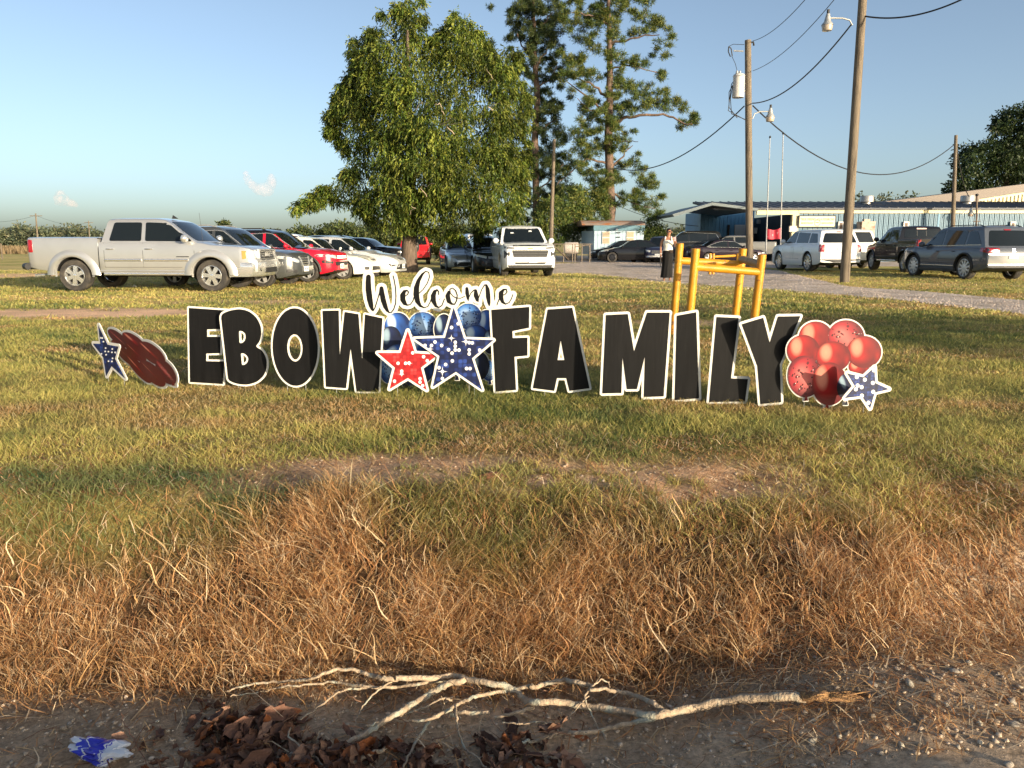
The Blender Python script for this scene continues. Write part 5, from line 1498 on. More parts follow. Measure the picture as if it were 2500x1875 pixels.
m.lathe([(.001, -24 * s_), (13 * s_, -24 * s_), (13.5 * s_, -22 * s_), (13 * s_, 22 * s_), (14 * s_, 23 * s_), (12 * s_, 27 * s_), (.001, 29 * s_)], n=22, c=tuple(c_)); m.build('transformer', mat('pole_grey', (.55, .53, .50), .45, var=.06), PC, smooth=40, world=True)
for dx in (-4, 3):
    m = MB(); b = at(1803 + dx, 184, Yc - .1); m.lathe([(.03, 0), (.07, .02), (.05, .05), (.07, .08), (.05, .11), (.06, .14), (.02, .2)], n=10, c=tuple(b)); m.build('bushing', GALV, PC, world=True, smooth=50)
m = MB()
for v in (205, 222): m.tube([at(1814, v, Yc - .05), at(1823, v, Yc)], .03, 6)
m.build('bracket', GALV, PC, world=True)
def cable(pts, r, name, parent, n=5, m_=CABLE):
    m = MB(); m.tube(pts, r, n); return m.build(name, m_, parent, world=True)
m = MB(); a = at(1815, 125, Yc); b = at(1791, 124, Yc); m.tube([a, b], .03, 6); m.build('cutout_arm', GALV, PC, world=True)
cut = cable([at(1779, 114, Yc), at(1778, 126, Yc), at(1783, 138, Yc), at(1788, 137, Yc), at(1785, 118, Yc), at(1779, 113, Yc)], .025, 'fuse_cutout', PC)
cable([at(1780, 113, Yc), at(1790, 108, Yc), at(1817, 109, Yc)], .012, 'jumper_wire', PC); cable([at(1787, 138, Yc), at(1795, 155, Yc), at(1801, 178, Yc)], .012, 'jumper_wire', PC)
for (a, b_, c2, d) in (((1790, 206), (1780, 225), (1780, 262), (1800, 288)), ((1789, 208), (1783, 240), (1786, 278), (1820, 292)), ((1790, 200), (1786, 205), (1778, 270), (1822, 294))):
    cable([at(*q, Yc - .05) for q in (a, b_, c2, d)], .018, 'drop_loop', PC)
m = MB(); a = at(1832, 104, Yc); m.tube([a, a + Vector((.12, 0, .02)), a + Vector((.16, 0, -.12))], .04, 6); m.build('insulator', TRIM, PC, world=True)
PP, gP, TP = pole('thin bare pole standing in front of the pine trees', (1343, 650), (1353, 340), .12, .085)
def farpole(label, base_v, u0, u1, v1, cross, Y):
    T = at(u1, v1, Y); b = at(u0, base_v, Y); b.z = 0
    o = thing('utility_pole', label, 'utility pole', b, group='distant power poles over the far field')
    m = MB(); m.tube([b, T], [.19, .13], 8); m.build('shaft', WOODPOLE, o, world=True)
    m = MB(); a = T - Vector((0, 0, .5)); m.box(a, (cross, .12, .14)); m.build('crossarm', WOODPOLE, o, world=True)
    return T
fa = farpole('distant power pole with a crossarm, the left and taller one', 592, 92, 87, 521, 2.6, 165)
fb = farpole('distant power pole with a crossarm, the one just left of the truck cab', 592, 219, 216, 539, 2.6, 230)
PB, gB, TB = pole('short wooden pole rising behind the slate SUV, before the blue wall', (2324, 640), (2334, 330), .155, .10)
def wire(name, label, a, b, sag, r, n=24, rope=0):
    P = []
    for i in range(n + 1):
        f = i / n; p = a + (b - a) * f; p = p - Vector((0, 0, 4 * sag * f * (1 - f))); P.append(p)
    m = MB(); m.tube(P, r, 5); o = m.build(name, CABLE, None); return tag(o, label, 'power line')
Yb = gB.y
wire('power_line', 'thick cable sagging from the transformer pole to the short pole', at(1838, 258, Yc), at(2331, 352, Yb), 2.4, .030)
wire('power_line', 'cable rising from the transformer pole to the leaning pole', at(1837, 252, Yc), at(2078, 60, gR.y), .55, .024)
wire('power_line', 'thin line from the pole top up out of the picture', at(1838, 100, Yc), at(1990, -30, Yc - 12), .25, .012)
wire('power_line', 'thin lower line passing behind the yard light out of the top', at(1838, 173, Yc), at(2060, -30, Yc - 12), .35, .012)
wire('power_line', 'cable leaving the leaning pole toward the upper right', at(2103, 38, gR.y), at(2420, -40, gR.y - 3), .35, .024)
wire('power_line', 'cable dropping left from the transformer pole behind the pines', at(1817, 259, Yc), at(1500, 410, Yc + 12), 1.0, .028)
wire('power_line', 'short cable from the short pole down to the roof mast', at(2336, 358, Yb), at(2366, 480, 56), .45, .03)
wire('power_line', 'faint line running low from the pines to the blue building', at(1500, 498, 62), at(1705, 552, 55), .3, .02)
wire('power_line', 'faint line between the distant power poles', fa - Vector((0, 0, .4)), fb - Vector((0, 0, .4)), 1.2, .025)
wire('power_line', 'faint line leaving the distant pole at the left edge', fa - Vector((0, 0, .4)), at(-120, 528, 150), 1.2, .025)

# ---------------------------------------------------------------- blue building
YB = 54.0
BLUE_W = mat('blue_siding', (.11, .21, .29), .5, var=.10, vscale=1.2, stretch=(3, 3, .4), second=(.15, .23, .29), sscale=.8, sthr=(.5, .7))
BLUE_SHADED = mat('shade_toned_siding', (.075, .24, .42), .5, var=.10, vscale=1.2)  # copy of the wall siding, retoned for the shade in the porch
CREAM = mat('cream_trim', (.68, .60, .36), .5, var=.05)
ROOF_D = mat('dark_roof_edge', (.055, .06, .075), .55, var=.1)
ROOF_B = mat('brown_metal_roof', (.16, .125, .10), .55, var=.10, vscale=.6, stretch=(.2, 3, 3))
SOFFIT = mat('grey_soffit', (.22, .25, .25), .7)
W0 = at(1945, 600, YB).x; W1 = at(2640, 600, YB).x
zE = at(0, 520, YB).z
bld = thing('metal_building', 'long low blue metal building with cream trim and a deep porch', 'building', (W0, YB, 0))
m = MB(); m.bbox(W0, W1, YB + .06, YB + 14, 0, zE - .02); m.build('wall', mat('siding_groove', (.03, .05, .065), .7), bld, world=True)
pw = .345
x = W0 + .02; i = 0
pm_ = None
while x < W1 - pw:
    if pm_ is None:
        q = MB(); q.bbox(0, pw - .06, -.055, .0, 0, zE - .02); q.bbox(pw * .28, pw * .34, -.072, -.055, 0, zE - .02); q.bbox(pw * .58, pw * .64, -.072, -.055, 0, zE - .02)
        o = q.build('siding_panel', BLUE_W, bld); pm_ = o.data
    else: o = inst('siding_panel', pm_, bld)
    o.location = (x - W0, .055, 0); x += pw
m = MB(); m.bbox(W0 - .02, W1, YB - .10, YB + .10, zE - .02, at(0, 509, YB).z); m.build('cream_fascia', CREAM, bld, world=True)
m = MB(); m.bbox(W0 - .42, W0 + .0, YB - .06, YB + .3, 0, zE - .02); m.build('corner_trim', CREAM, bld, world=True)
xP = at(1850, 500, YB).x
m = MB(); m.bbox(xP - .05, W0 - .02, YB - .08, YB + .12, at(0, 524, YB).z, at(0, 509, YB).z); m.build('porch_beam', CREAM, bld, world=True)
# dark roof slope facing us, ribbed edge
zR0, zR1 = at(0, 508.5, YB).z, at(0, 491, YB + 5).z
xr0 = at(1740, 495, YB).x
m = MB(); V = [(xr0, YB - .25, zR0 + .02), (W1, YB - .25, zR0 + .02), (W1, YB + 6, zR1), (xr0, YB + 6, zR1), (xr0, YB - .25, zR0 - .10), (W1, YB - .25, zR0 - .10), (W1, YB + 6, zR1 - .15), (xr0, YB + 6, zR1 - .15)]
m.add(V, [(0, 1, 2, 3), (7, 6, 5, 4), (0, 4, 5, 1), (1, 5, 6, 2), (2, 6, 7, 3), (3, 7, 4, 0)]); m.build('roof', ROOF_D, bld, world=True)
rm_ = None
for k in range(int((W1 - xr0) / .62)):
    if rm_ is None:
        q = MB(); dy, dz = 6.25, zR1 - zR0 - .02
        q.add([(-.03, 0, 0), (.03, 0, 0), (.03, dy, dz), (-.03, dy, dz), (-.02, 0, .05), (.02, 0, .05), (.02, dy, dz + .05), (-.02, dy, dz + .05)], [(4, 5, 6, 7), (0, 1, 5, 4), (1, 2, 6, 5), (2, 3, 7, 6), (3, 0, 4, 7)])
        o = q.build('roof_seam', ROOF_D, bld); rm_ = o.data
    else: o = inst('roof_seam', rm_, bld)
    o.location = (xr0 + .2 + k * .62 - W0, -.25, zR0 + .02)
# porch: wall pushed back to stay shaded, its blue retoned for shade; low gable canopy
xL = at(1708, 600, YB + 8.5).x
m = MB(); m.bbox(xL, W0 - .42, YB + 8.5, YB + 14, 0, at(0, 500, YB).z - .1); m.build('porch_wall', BLUE_SHADED, bld, world=True)
x = xL + .02; pm2 = None
while x < W0 - .42 - .3:
    if pm2 is None:
        q = MB(); q.bbox(0, .27, -.05, 0, 0, at(0, 500, YB).z - .35); o = q.build('siding_panel', BLUE_SHADED, bld); pm2 = o.data
    else: o = inst('siding_panel', pm2, bld)
    o.location = (x - W0, 8.49, 0); x += .30
m = MB()
gab = [(1642, 523), (1646, 529), (1740, 501), (1850, 515), (1852, 509), (1740, 494)]
gp = [at(u, v, YB - 1.2) for u, v in gab]
m.prism([(p.x, p.z) for p in gp], lambda a, b, d: (a, d, b), YB - 1.2, YB + 9); m.build('gable_canopy', [mat('canopy_edge', (.13, .16, .17), .5)], bld, world=True)
WHITEW = mat('white_frame', (.62, .60, .54), .5)
def bwin(u0, u1, v0, v1, Y, frame=WHITEW, pane=None, nm='window', fr=.09):
    a, b = at(u0, v1, Y), at(u1, v0, Y)
    m = MB(); m.bbox(a.x, b.x, Y - .12, Y, a.z, b.z); o = m.build(nm, frame, bld, world=True)
    m = MB(); m.bbox(a.x + fr, b.x - fr, Y - .13, Y - .11, a.z + fr, b.z - fr); q = m.build('pane', pane or GLASS, o); q.data.transform(Matrix.Translation((-bld.location.x, -bld.location.y, 0)))
    return o
BROWNP = mat('brown_shade', (.10, .055, .03), .5)
for u in (2044, 2203, 2463): bwin(u, u + 15, 541, 562, YB - .02, pane=BROWNP)
bwin(1792, 1818, 549, 582, YB + 8.45, nm='notice_board', pane=mat('pale_panel', (.42, .47, .50), .5), fr=.04)
bwin(1774, 1781, 549, 590, YB + 8.45, nm='window', frame=TRIM)
bwin(1840, 1848, 556, 570, YB + 8.45, nm='wall_notice', pane=WHITEW, fr=.02)
bwin(1874, 1880, 548, 616, YB + 8.45, nm='door', frame=TRIM, pane=TRIM)
m = MB(); a = at(1852, 541, YB + 8.3); m.box(a, (.26, .2, .34)); m.build('porch_light', mat('lamp_grey', (.35, .36, .36), .4), bld, world=True)
m = MB(); a, b = at(1926, 566, YB - .2), at(1944, 552, YB - .2); m.bbox(a.x, b.x, YB - .3, YB - .07, a.z, b.z); m.build('junction_box', mat('pale_box', (.62, .55, .48), .5), bld, world=True)
# painted band
m = MB(); a, b = at(2283, 640, YB), at(2292, 511, YB); m.bbox(a.x, b.x, YB - .03, YB + .02, 0.02, zE - .03); m.build('downspout', mat('band_blue', (.12, .28, .42), .5), bld, world=True)
# taller rear part: brown roof slope and cream gable end
YB2 = YB + 7
hp = [at(2120, 497, YB2), at(2640, 432, YB2), at(2640, 446, YB2), at(2385, 486, YB2), at(2385, 500, YB2), at(2120, 499, YB2)]
m = MB(); m.prism([(p.x, p.z) for p in hp], lambda a, b, d: (a, d, b), YB2 - .3, YB2 + 12); m.build('roof_slope', ROOF_B, bld, world=True)
gp = [at(2385, 502, YB2 - .1), at(2640, 502, YB2 - .1), at(2640, 447, YB2 - .1), at(2385, 487, YB2 - .1)]
m = MB(); m.prism([(p.x, p.z) for p in gp], lambda a, b, d: (a, d, b), YB2 - .1, YB2 + .2); m.build('gable_wall', CREAM, bld, world=True)
for k in range(24):
    u = 2393 + k * 9.2; zt = np.interp(u, [2385, 2640], [490, 450])
    a, b = at(u, 502, YB2 - .15), at(u + 7.6, zt + 1.5, YB2 - .15)
    m = MB(); m.bbox(a.x, b.x, YB2 - .17, YB2 - .11, a.z, b.z); m.build('siding_panel', CREAM, bld, world=True)
VENT = mat('vent_metal', (.42, .40, .37), .4, metal=.5, var=.1)
for u, v in ((2116, 490), (2362, 489)):
    c_ = at(u, v, YB + 3.5); k_ = (YB + 3.5) / 1878
    m = MB(); m.lathe([(.001, 11 * k_), (14.5 * k_, 11 * k_), (15.5 * k_, 9 * k_), (15.5 * k_, -3 * k_), (13 * k_, -4 * k_), (9 * k_, -4 * k_), (9 * k_, -11 * k_), (.001, -11 * k_)], n=20, c=tuple(c_)); m.build('roof_vent', VENT, bld, smooth=40, world=True)
Ym = YB - 1.2
m = MB(); m.tube([at(2383, 600, Ym), at(2385, 477, Ym)], .06, 8); m.tube([at(2376, 541, Ym), at(2393, 540, Ym)], .03, 6); m.build('service_mast', mat('mast_brown', (.12, .085, .06), .6), bld, world=True)
m = MB(); m.lathe([(.001, .1), (.09, .06), (.11, 0), (.07, -.08)], n=10, c=tuple(at(2385, 476, Ym))); m.build('weather_head', TRIM, bld, world=True)
yard_lamp(bld, (2351, 523), (2371, 513), YB - .9, 1.0)
# the sign on the wall
sg_ = thing('wall_sign', 'cream sign board with society name in faded letters on the blue wall', 'sign', at(1996, 540, YB - .2))
a, b = at(1951, 553, YB - .2), at(2039, 528, YB - .2)
m = MB(); m.bbox(a.x - .06, b.x + .06, YB - .20, YB - .08, a.z - .06, b.z + .06); m.build('frame', TRIM, sg_, world=True)
m = MB(); m.bbox(a.x, b.x, YB - .215, YB - .195, a.z, b.z); m.build('panel', mat('sign_cream', (.74, .69, .46), .5, var=.06), sg_, world=True)
def text(body, x, z, Y, size, m_, parent, name='lettering', sx=1.0, depth=.006):
    cu = bpy.data.curves.new(name, 'FONT'); cu.body = body; cu.size = size; cu.align_x = 'CENTER'; cu.extrude = depth
    o = bpy.data.objects.new(name, cu); C.objects.link(o)
    dg = bpy.context.evaluated_depsgraph_get(); dg.update()
    me = bpy.data.meshes.new_from_object(o.evaluated_get(dg)); bpy.data.objects.remove(o)
    me.name = name
    o = bpy.data.objects.new(name, me); C.objects.link(o)
    me.materials.clear(); me.materials.append(m_)
    me.transform(Matrix.Translation((x, Y, z)) @ Matrix.Rotation(PI / 2, 4, 'X') @ Matrix.Diagonal((sx, 1, 1, 1)))
    if parent: me.transform(Matrix.Translation(-parent.location)); o.parent = parent
    return o
INK_O = mat('faded_orange_ink', (.42, .20, .10), .6); INK_B = mat('faded_brown_ink', (.17, .12, .07), .6)
pW = b.x - a.x
text('TRUE FRIEND of LA FOURCHE', (a.x + b.x) / 2, b.z - .275, YB - .222, .215, INK_O, sg_, sx=.80)
text('BENEVOLENT', a.x + pW * .22, a.z + .18, YB - .222, .15, INK_B, sg_, sx=.9)
text('ASSOCIATION', a.x + pW * .79, a.z + .18, YB - .222, .15, INK_B, sg_, sx=.84)
m = MB(); m.lathe([(.19, -.004), (.215, -.004), (.215, .004), (.19, .004)], 'Y', 24, c=(a.x + pW * .505, YB - .222, a.z + .24), closed=True); m.build('ring_emblem', INK_B, sg_, world=True)
m = MB(); m.box((a.x + pW * .505, YB - .222, a.z + .26), (.24, .008, .05)); m.build('handshake_emblem', INK_B, sg_, world=True)
# rusty tank against the wall
tk = thing('metal_tank', 'rusty pale upright tank standing against the blue wall', 'tank', (at(2110, 600, YB - 1).x, YB - 1.0, 0))
RUSTY = mat('rusty_tank', (.42, .34, .27), .6, var=.2, vscale=2, second=(.26, .11, .05), sscale=2.4, sthr=(.52, .66))
zt = at(0, 541, YB - 1).z
m = MB(); m.bbox(-.44, .44, -.4, .4, .3, zt - .12); m.build('body', RUSTY, tk)
m = MB(); m.bbox(-.47, .47, -.43, .43, zt - .12, zt); m.build('lid', RUSTY, tk)
m = MB(); m.bbox(-.2, .2, -.15, .15, zt, zt + .16); m.build('cap', RUSTY, tk)
for sx in (-.35, .35): m = MB(); m.bbox(sx - .05, sx + .05, -.3, .3, 0, .3); m.build('foot', TRIM, tk)

# ---------------------------------------------------------------- antenna masts and the red banner
Ya = 40.0
MAST = mat('white_mast', (.34, .34, .34), .4, var=.25, vscale=30, stretch=(.01, .01, 1))
for (tu, tv, bu, lab) in ((1880, 335, 1869, 'slim pale flag pole, left of the two holding the banner'), (1912, 326, 1905, 'slim pale flag pole, right of the two holding the banner')):
    b_ = at(bu, 640, Ya); b_.z = 0
    o = thing('flag_pole', lab, 'flag pole', b_, group='flag poles holding the red banner')
    m = MB(); m.tube([b_, at(tu, tv, Ya)], [.038, .022], 8); m.build('shaft', MAST, o, smooth=50, world=True)
    m = MB(); p = at(tu, tv, Ya); m.lathe([(.001, .08), (.05, .04), (.06, 0), (.03, -.05)], n=8, c=tuple(p)); m.build('finial', TRIM, o, world=True)
bn = thing('banner', 'red banner with white lettering hung between the two flag poles', 'banner', at(1888, 570, Ya))
N = 18; m = MB(); V = []
for i in range(N + 1):
    f = i / N; u = 1872.5 + 33.5 * f
    sagv = 3.5 * math.sin(PI * f)
    for v in (558 + sagv * 1.3 - 2 * f, 584 + sagv * .3 - 1.5 * f):
        p = at(u, v, Ya - .03); V.append((p.x, p.y - .06 * math.sin(f * 9), p.z))
V += [(a, b + .006, c) for a, b, c in V]
n2 = 2 * (N + 1)
F = [(2 * i, 2 * i + 1, 2 * i + 3, 2 * i + 2) for i in range(N)] + [(n2 + 2 * i, n2 + 2 * i + 2, n2 + 2 * i + 3, n2 + 2 * i + 1) for i in range(N)]
m.add(V, F); m.build('cloth', mat('red_banner', (.55, .035, .06), .6, var=.15, vscale=4, second=(.66, .32, .32), sscale=7, sthr=(.60, .66)), bn, world=True, fixn=False)

# ---------------------------------------------------------------- pale blue trailer
Yt = 57.0
tx0, tx1 = at(1450, 600, Yt).x, at(1571, 600, Yt).x
tr = thing('office_trailer', 'small pale blue trailer shed with a rusty curved roof behind black cars', 'trailer', ((tx0 + tx1) / 2, Yt, 0))
TRB = mat('trailer_blue', (.40, .52, .60), .5, var=.08, vscale=2); TRD = mat('trailer_band', (.10, .20, .25), .5, var=.15)
zt = at(0, 563, Yt).z; zt2 = at(0, 550, Yt).z
m = MB(); m.bbox(tx0, tx1, Yt + .03, Yt + 6, .45, zt); m.build('wall', TRB, tr, world=True)
npan = 14; pw_ = (tx1 - tx0) / npan
q = MB(); q.bbox(.012, pw_ - .012, -.03, 0, .45, zt - .02); o = q.build('siding_panel', TRB, tr); o.location = (tx0 - tr.location.x, .03, 0)
for k in range(1, npan): oo = inst('siding_panel', o.data, tr, (tx0 - tr.location.x + k * pw_, .03, 0))
# left end wall seen at an angle
xl = at(1426, 600, Yt + 1).x
m = MB(); m.add([(tx0, Yt + .02, .45), (tx0, Yt + .02, zt), (xl, Yt + 3.2, zt), (xl, Yt + 3.2, .45), (tx0 + .1, Yt + .1, .45), (tx0 + .1, Yt + .1, zt), (xl + .1, Yt + 3.3, zt), (xl + .1, Yt + 3.3, .45)], [(0, 1, 2, 3), (4, 7, 6, 5), (0, 4, 5, 1), (1, 5, 6, 2), (2, 6, 7, 3), (3, 7, 4, 0)]); m.build('end_wall', TRB, tr, world=True)
m = MB(); m.bbox(tx0 - .05, tx1 + .05, Yt - .06, Yt + 6, zt, zt2); m.build('roof_band', TRD, tr, world=True)
RUSTR = mat('rusty_roof', (.30, .22, .17), .7, var=.25, vscale=1.2, second=(.34, .14, .06), sscale=1.6, sthr=(.5, .62))
m = MB(); P = []
for k in range(9):
    th = PI * k / 8; P.append((Yt + 3 - 3.1 * math.cos(th), zt2 + .42 * math.sin(th)))
m.prism(P, lambda a, b, d: (d, a, b), tx0 - .9, tx1 + .08); m.build('roof', RUSTR, tr, world=True, smooth=30)
for (u0, u1) in ((1470, 1490), (1529, 1549)):
    a, b = at(u0, 595, Yt - .03), at(u1, 565, Yt - .03)
    m = MB(); m.bbox(a.x, b.x, Yt - .06, Yt + .02, a.z, b.z); w_ = m.build('window', WHITEW, tr, world=True)
    for zz in (0, 1):
        h2 = (b.z - a.z) / 2
        m = MB(); m.bbox(a.x + .05, b.x - .05, Yt - .075, Yt - .05, a.z + zz * h2 + .04, a.z + (zz + 1) * h2 - .04); q = m.build('pane', mat('boarded_pane', (.40, .32, .22), .5, var=.15), w_); q.data.transform(Matrix.Translation((-tr.location.x, -tr.location.y, 0)))
for v in (568, 579):
    a = at(1510, v, Yt - .05); m = MB(); m.box(a, (.26, .06, .07)); m.build('wall_slot', TRIM, tr, world=True)
m = MB(); a = at(1505, 561, Yt - .12); m.lathe([(.001, .12), (.10, .08), (.13, -.02), (.001, -.06)], n=10, c=tuple(a)); m.build('flood_light', GALV, tr, world=True)
for dx in (.5, 3.2): m = MB(); m.bbox(tx0 + dx, tx0 + dx + .3, Yt + .2, Yt + .6, 0, .45); m.build('support_block', TRIM, tr, world=True)

# ---------------------------------------------------------------- chain link fence and gate by the trailer
Yf = 52.0
fx0, fx1 = at(1352, 600, Yf).x, at(1446, 600, Yf).x
FENCE = mat('weathered_pipe', (.20, .16, .12), .6, metal=.2, var=.2)
fe = thing('chain_link_fence', 'low chain link fence with a pipe gate left of the trailer', 'fence', ((fx0 + fx1) / 2, Yf, 0))
zf = at(0, 595, Yf).z
for u in (1354, 1376, 1398, 1404, 1421, 1440):
    a = at(u, 600, Yf); m = MB(); m.tube([(a.x, Yf, 0), (a.x, Yf, zf)], .035, 6); m.build('post', FENCE, fe, world=True)
m = MB(); m.tube([(fx0, Yf, zf - .02), (fx1, Yf, zf - .02)], .028, 6); m.build('top_rail', FENCE, fe, world=True)
m = MB(); m.tube([at(1402, 603, Yf - .1), at(1436, 598, Yf - .1), at(1440, 604, Yf - .1), at(1440, 632, Yf - .1)], .035, 6); m.build('gate_frame', FENCE, fe, world=True)
m = MB(); m.tube([at(1358, 606, Yf - .2), at(1388, 634, Yf - .6)], .05, 6); m.build('brace', mat('mast_brown', (.12, .085, .06), .6), fe, world=True)
m = MB(); s_ = .16
for k in range(int((fx1 - fx0 + zf) / s_)):
    x0 = fx0 + k * s_
    for sg in (1, -1):
        p, q = [x0 - (zf if sg > 0 else 0), 0], [x0 - (0 if sg > 0 else zf), zf]
        if sg < 0: p, q = [x0, 0], [x0 - zf, zf]
        def cl(p, q):
            (ax, az), (bx, bz) = p, q
            for _ in range(2):
                if ax < fx0: az += (bz - az) * (fx0 - ax) / (bx - ax); ax = fx0
                if bx < fx0: bz += (az - bz) * (fx0 - bx) / (ax - bx); bx = fx0
                if ax > fx1: az += (bz - az) * (fx1 - ax) / (bx - ax); ax = fx1
                if bx > fx1: bz += (az - bz) * (fx1 - bx) / (ax - bx); bx = fx1
            return (ax, az), (bx, bz)
        if max(p[0], q[0]) <= fx0 or min(p[0], q[0]) >= fx1: continue
        a, b = cl(p, q)
        m.tube([(a[0], Yf + .01 * sg, a[1]), (b[0], Yf + .01 * sg, b[1])], .004, 3, cap=False)
tag(m.build('wire_mesh', FENCE, fe, world=True, fixn=False), kind='stuff')
# old white pipe end / drum beyond the fence
dm_ = thing('white_drum', 'pale round drum lying beyond the chain link fence', 'drum', (at(1395, 600, 58).x, 58, 0))
m = MB(); m.lathe([(.001, -.5), (.42, -.5), (.44, -.46), (.44, .46), (.42, .5), (.001, .5)], 'X', 18, c=(0, 0, .9)); m.build('barrel', mat('pale_drum', (.55, .48, .42), .6, var=.15), dm_, smooth=40)
m = MB(); m.bbox(-.4, .4, -.3, .3, 0, .5); m.build('cradle', TRIM, dm_)
# field fence post at far left
fp = thing('fence_post', 'lone wire fence post in the field at the left edge', 'fence post', ground(6, 634))
m = MB(); m.tube([(0, 0, 0), (.02, 0, 1.25)], .05, 8); m.build('shaft', WOODPOLE, fp)
# ---------------------------------------------------------------- trees
LEAF = leafmat('leaf', .3, .5)
BARK = mat('bark', (.13, .095, .07), .9, var=.4, vscale=4, stretch=(5, 5, .9), bump=.8, bscale=12)
PBARK = mat('pine_bark', (.17, .11, .08), .9, var=.4, vscale=3, stretch=(4, 4, 1.6), bump=1, bscale=7, second=(.09, .065, .05), sscale=3.5, sthr=(.47, .6))
def leaf_quads(P, D, ln, wd, roll=None):
    """rhombic leaves at P along D"""
    n = len(P)
    D = D / np.linalg.norm(D, axis=1, keepdims=True)
    r = rng.normal(0, 1, (n, 3)); S = np.cross(D, r); S /= np.maximum(np.linalg.norm(S, axis=1, keepdims=True), 1e-6)
    a = P; b = P + D * (ln * .45)[:, None] + S * (wd * .5)[:, None]; c = P + D * ln[:, None]; d = P + D * (ln * .45)[:, None] - S * (wd * .5)[:, None]
    V = np.stack([a, b, c, d], 1).reshape(-1, 3)
    return V, (np.arange(n) * 4)[:, None] + np.arange(4)[None]
def poly_sample(poly, n):
    P = np.array(poly, float); lo, hi = P.min(0), P.max(0)
    out = []
    while len(out) < n:
        q = lo + (hi - lo) * rng.random((n * 2, 2))
        d = sdf_poly([poly], q[:, 0], q[:, 1])
        out += [(a[0], a[1], -s) for a, s in zip(q, d) if s < 0]
    return np.array(out[:n])
def crown_leaves(centres, radii, per, ln, wd, droop, pal, flat=.8, spray=7, outw=.6, name='crown', parent=None, colvar=.25):
    """clumps of sprays: each spray is a short drooping twig carrying leaflets"""
    Cc = np.repeat(centres, per, 0); Rr = np.repeat(radii, per)
    n = len(Cc)
    d = rng.normal(0, 1, (n, 3)); d /= np.linalg.norm(d, axis=1, keepdims=True)
    rad = Rr * rng.random(n) ** .45
    P0 = Cc + d * rad[:, None] * np.array([1, 1, flat])
    out = d * outw; out[:, 2] -= droop * rng.uniform(.5, 1.3, n); out += rng.normal(0, .25, (n, 3)); out /= np.linalg.norm(out, axis=1, keepdims=True)
    tone = np.repeat(rng.uniform(1 - colvar, 1 + colvar, len(centres)), per) * rng.uniform(.8, 1.2, n)
    ci = pal[rng.integers(0, len(pal), n)] * tone[:, None]
    Ps, Ds, Cs = [], [], []
    L = ln * rng.uniform(1.6, 2.8, n)
    for k in range(spray):
        f = k / spray
        p = P0 + out * (L * f)[:, None]; p[:, 2] -= droop * .25 * L * f * f
        dd = out + rng.normal(0, .55, (n, 3)); dd[:, 2] -= droop * .5
        Ps.append(p); Ds.append(dd); Cs.append(ci * rng.uniform(.8, 1.2, (n, 1)))
    P = np.concatenate(Ps); D = np.concatenate(Ds); Cl = np.concatenate(Cs)
    m = len(P)
    V, Q = leaf_quads(P, D, ln * rng.uniform(.7, 1.3, m), wd * rng.uniform(.7, 1.3, m))
    return np_mesh(name, V, Q, np.repeat(Cl, 4, 0), LEAF, parent)
def loc3(P, Y): return np.array([tuple(at(u, v, y)) for (u, v), y in zip(P, Y)])

# --- the big pecan in the middle
Yp = ground(998, 664).y
pc = thing('broadleaf_tree', 'large full leafy tree with drooping foliage in the middle of the picture', 'tree', ground(998, 664))
base = pc.location.copy()
outline = [(690, 510), (725, 470), (770, 452), (800, 430), (830, 395), (812, 352), (785, 335), (790, 300), (780, 262), (802, 235), (800, 205), (826, 190), (840, 160), (832, 125), (848, 95), (850, 60), (880, 45), (900, 52), (912, 28), (935, 12), (965, -5), (1000, -30), (1040, -12), (1052, 40), (1062, 70), (1080, 40), (1095, 15), (1120, 12), (1150, 18), (1160, 42), (1182, 60), (1200, 85), (1225, 92), (1262, 100), (1285, 128), (1275, 170), (1290, 200), (1312, 235), (1310, 300), (1300, 345), (1306, 420), (1300, 480), (1296, 530), (1275, 560), (1230, 560), (1180, 575), (1120, 590), (1080, 582), (1040, 570), (1010, 560), (960, 585), (915, 572), (880, 530), (850, 545), (810, 520), (790, 495), (750, 525), (705, 535)]
S_ = poly_sample(outline, 760); S_ = S_[S_[:, 2] > 11][:560]
thick = np.clip(S_[:, 2] * 1.0, 8, 210) * Yp / 1878
low = np.clip((S_[:, 1] - 330) / 160, 0, 1) * 2.2
Yo = Yp + 1.5 - low + thick * rng.uniform(-1, 1, len(S_)) * 1.05
Yo = np.where(rng.random(len(S_)) < .6, Yp + 1.5 - low - thick * rng.uniform(.45, 1.0, len(S_)), Yo)
ctr = loc3(S_[:, :2], Yo) - np.array(base)
# depth changes scale: pull points back to the sight line only through at(); radii smaller near the outline
rad = np.clip((S_[:, 2] - 8) * Yp / 1878 * .7, .12, .62) * rng.uniform(.75, 1.2, len(S_))
pal_p = np.array([[.055, .09, .014], [.095, .135, .02], [.15, .18, .028], [.035, .058, .011], [.195, .21, .036]])
crown_leaves(ctr, rad, 54, .135, .047, 1.0, pal_p, spray=7, outw=.7, parent=pc, colvar=.5)
def limb(pts, r0, r1, m_, parent, name='limb', n=8, wob=.0):
    P = [Vector(p) for p in pts]
    Q = []
    for i in range(len(P) - 1):
        for k in range(4):
            f = k / 4; q = P[i] + (P[i + 1] - P[i]) * f
            Q.append(q + Vector(rng.normal(0, wob, 3)) if (i or k) else q)
    Q.append(P[-1])
    rr = [r0 + (r1 - r0) * (i / (len(Q) - 1)) for i in range(len(Q))]
    mb = MB(); mb.tube(Q, rr, n); return mb.build(name, m_, parent, smooth=60, world=True)
m = MB(); pts = [(0, 0, -.2), (0, 0, .05), (.02, 0, .4), (.05, 0, 1.2), (.12, .05, 2.2), (.1, .1, 3.4), (.2, .1, 5.2), (.1, .2, 7.5), (.15, .3, 10)]
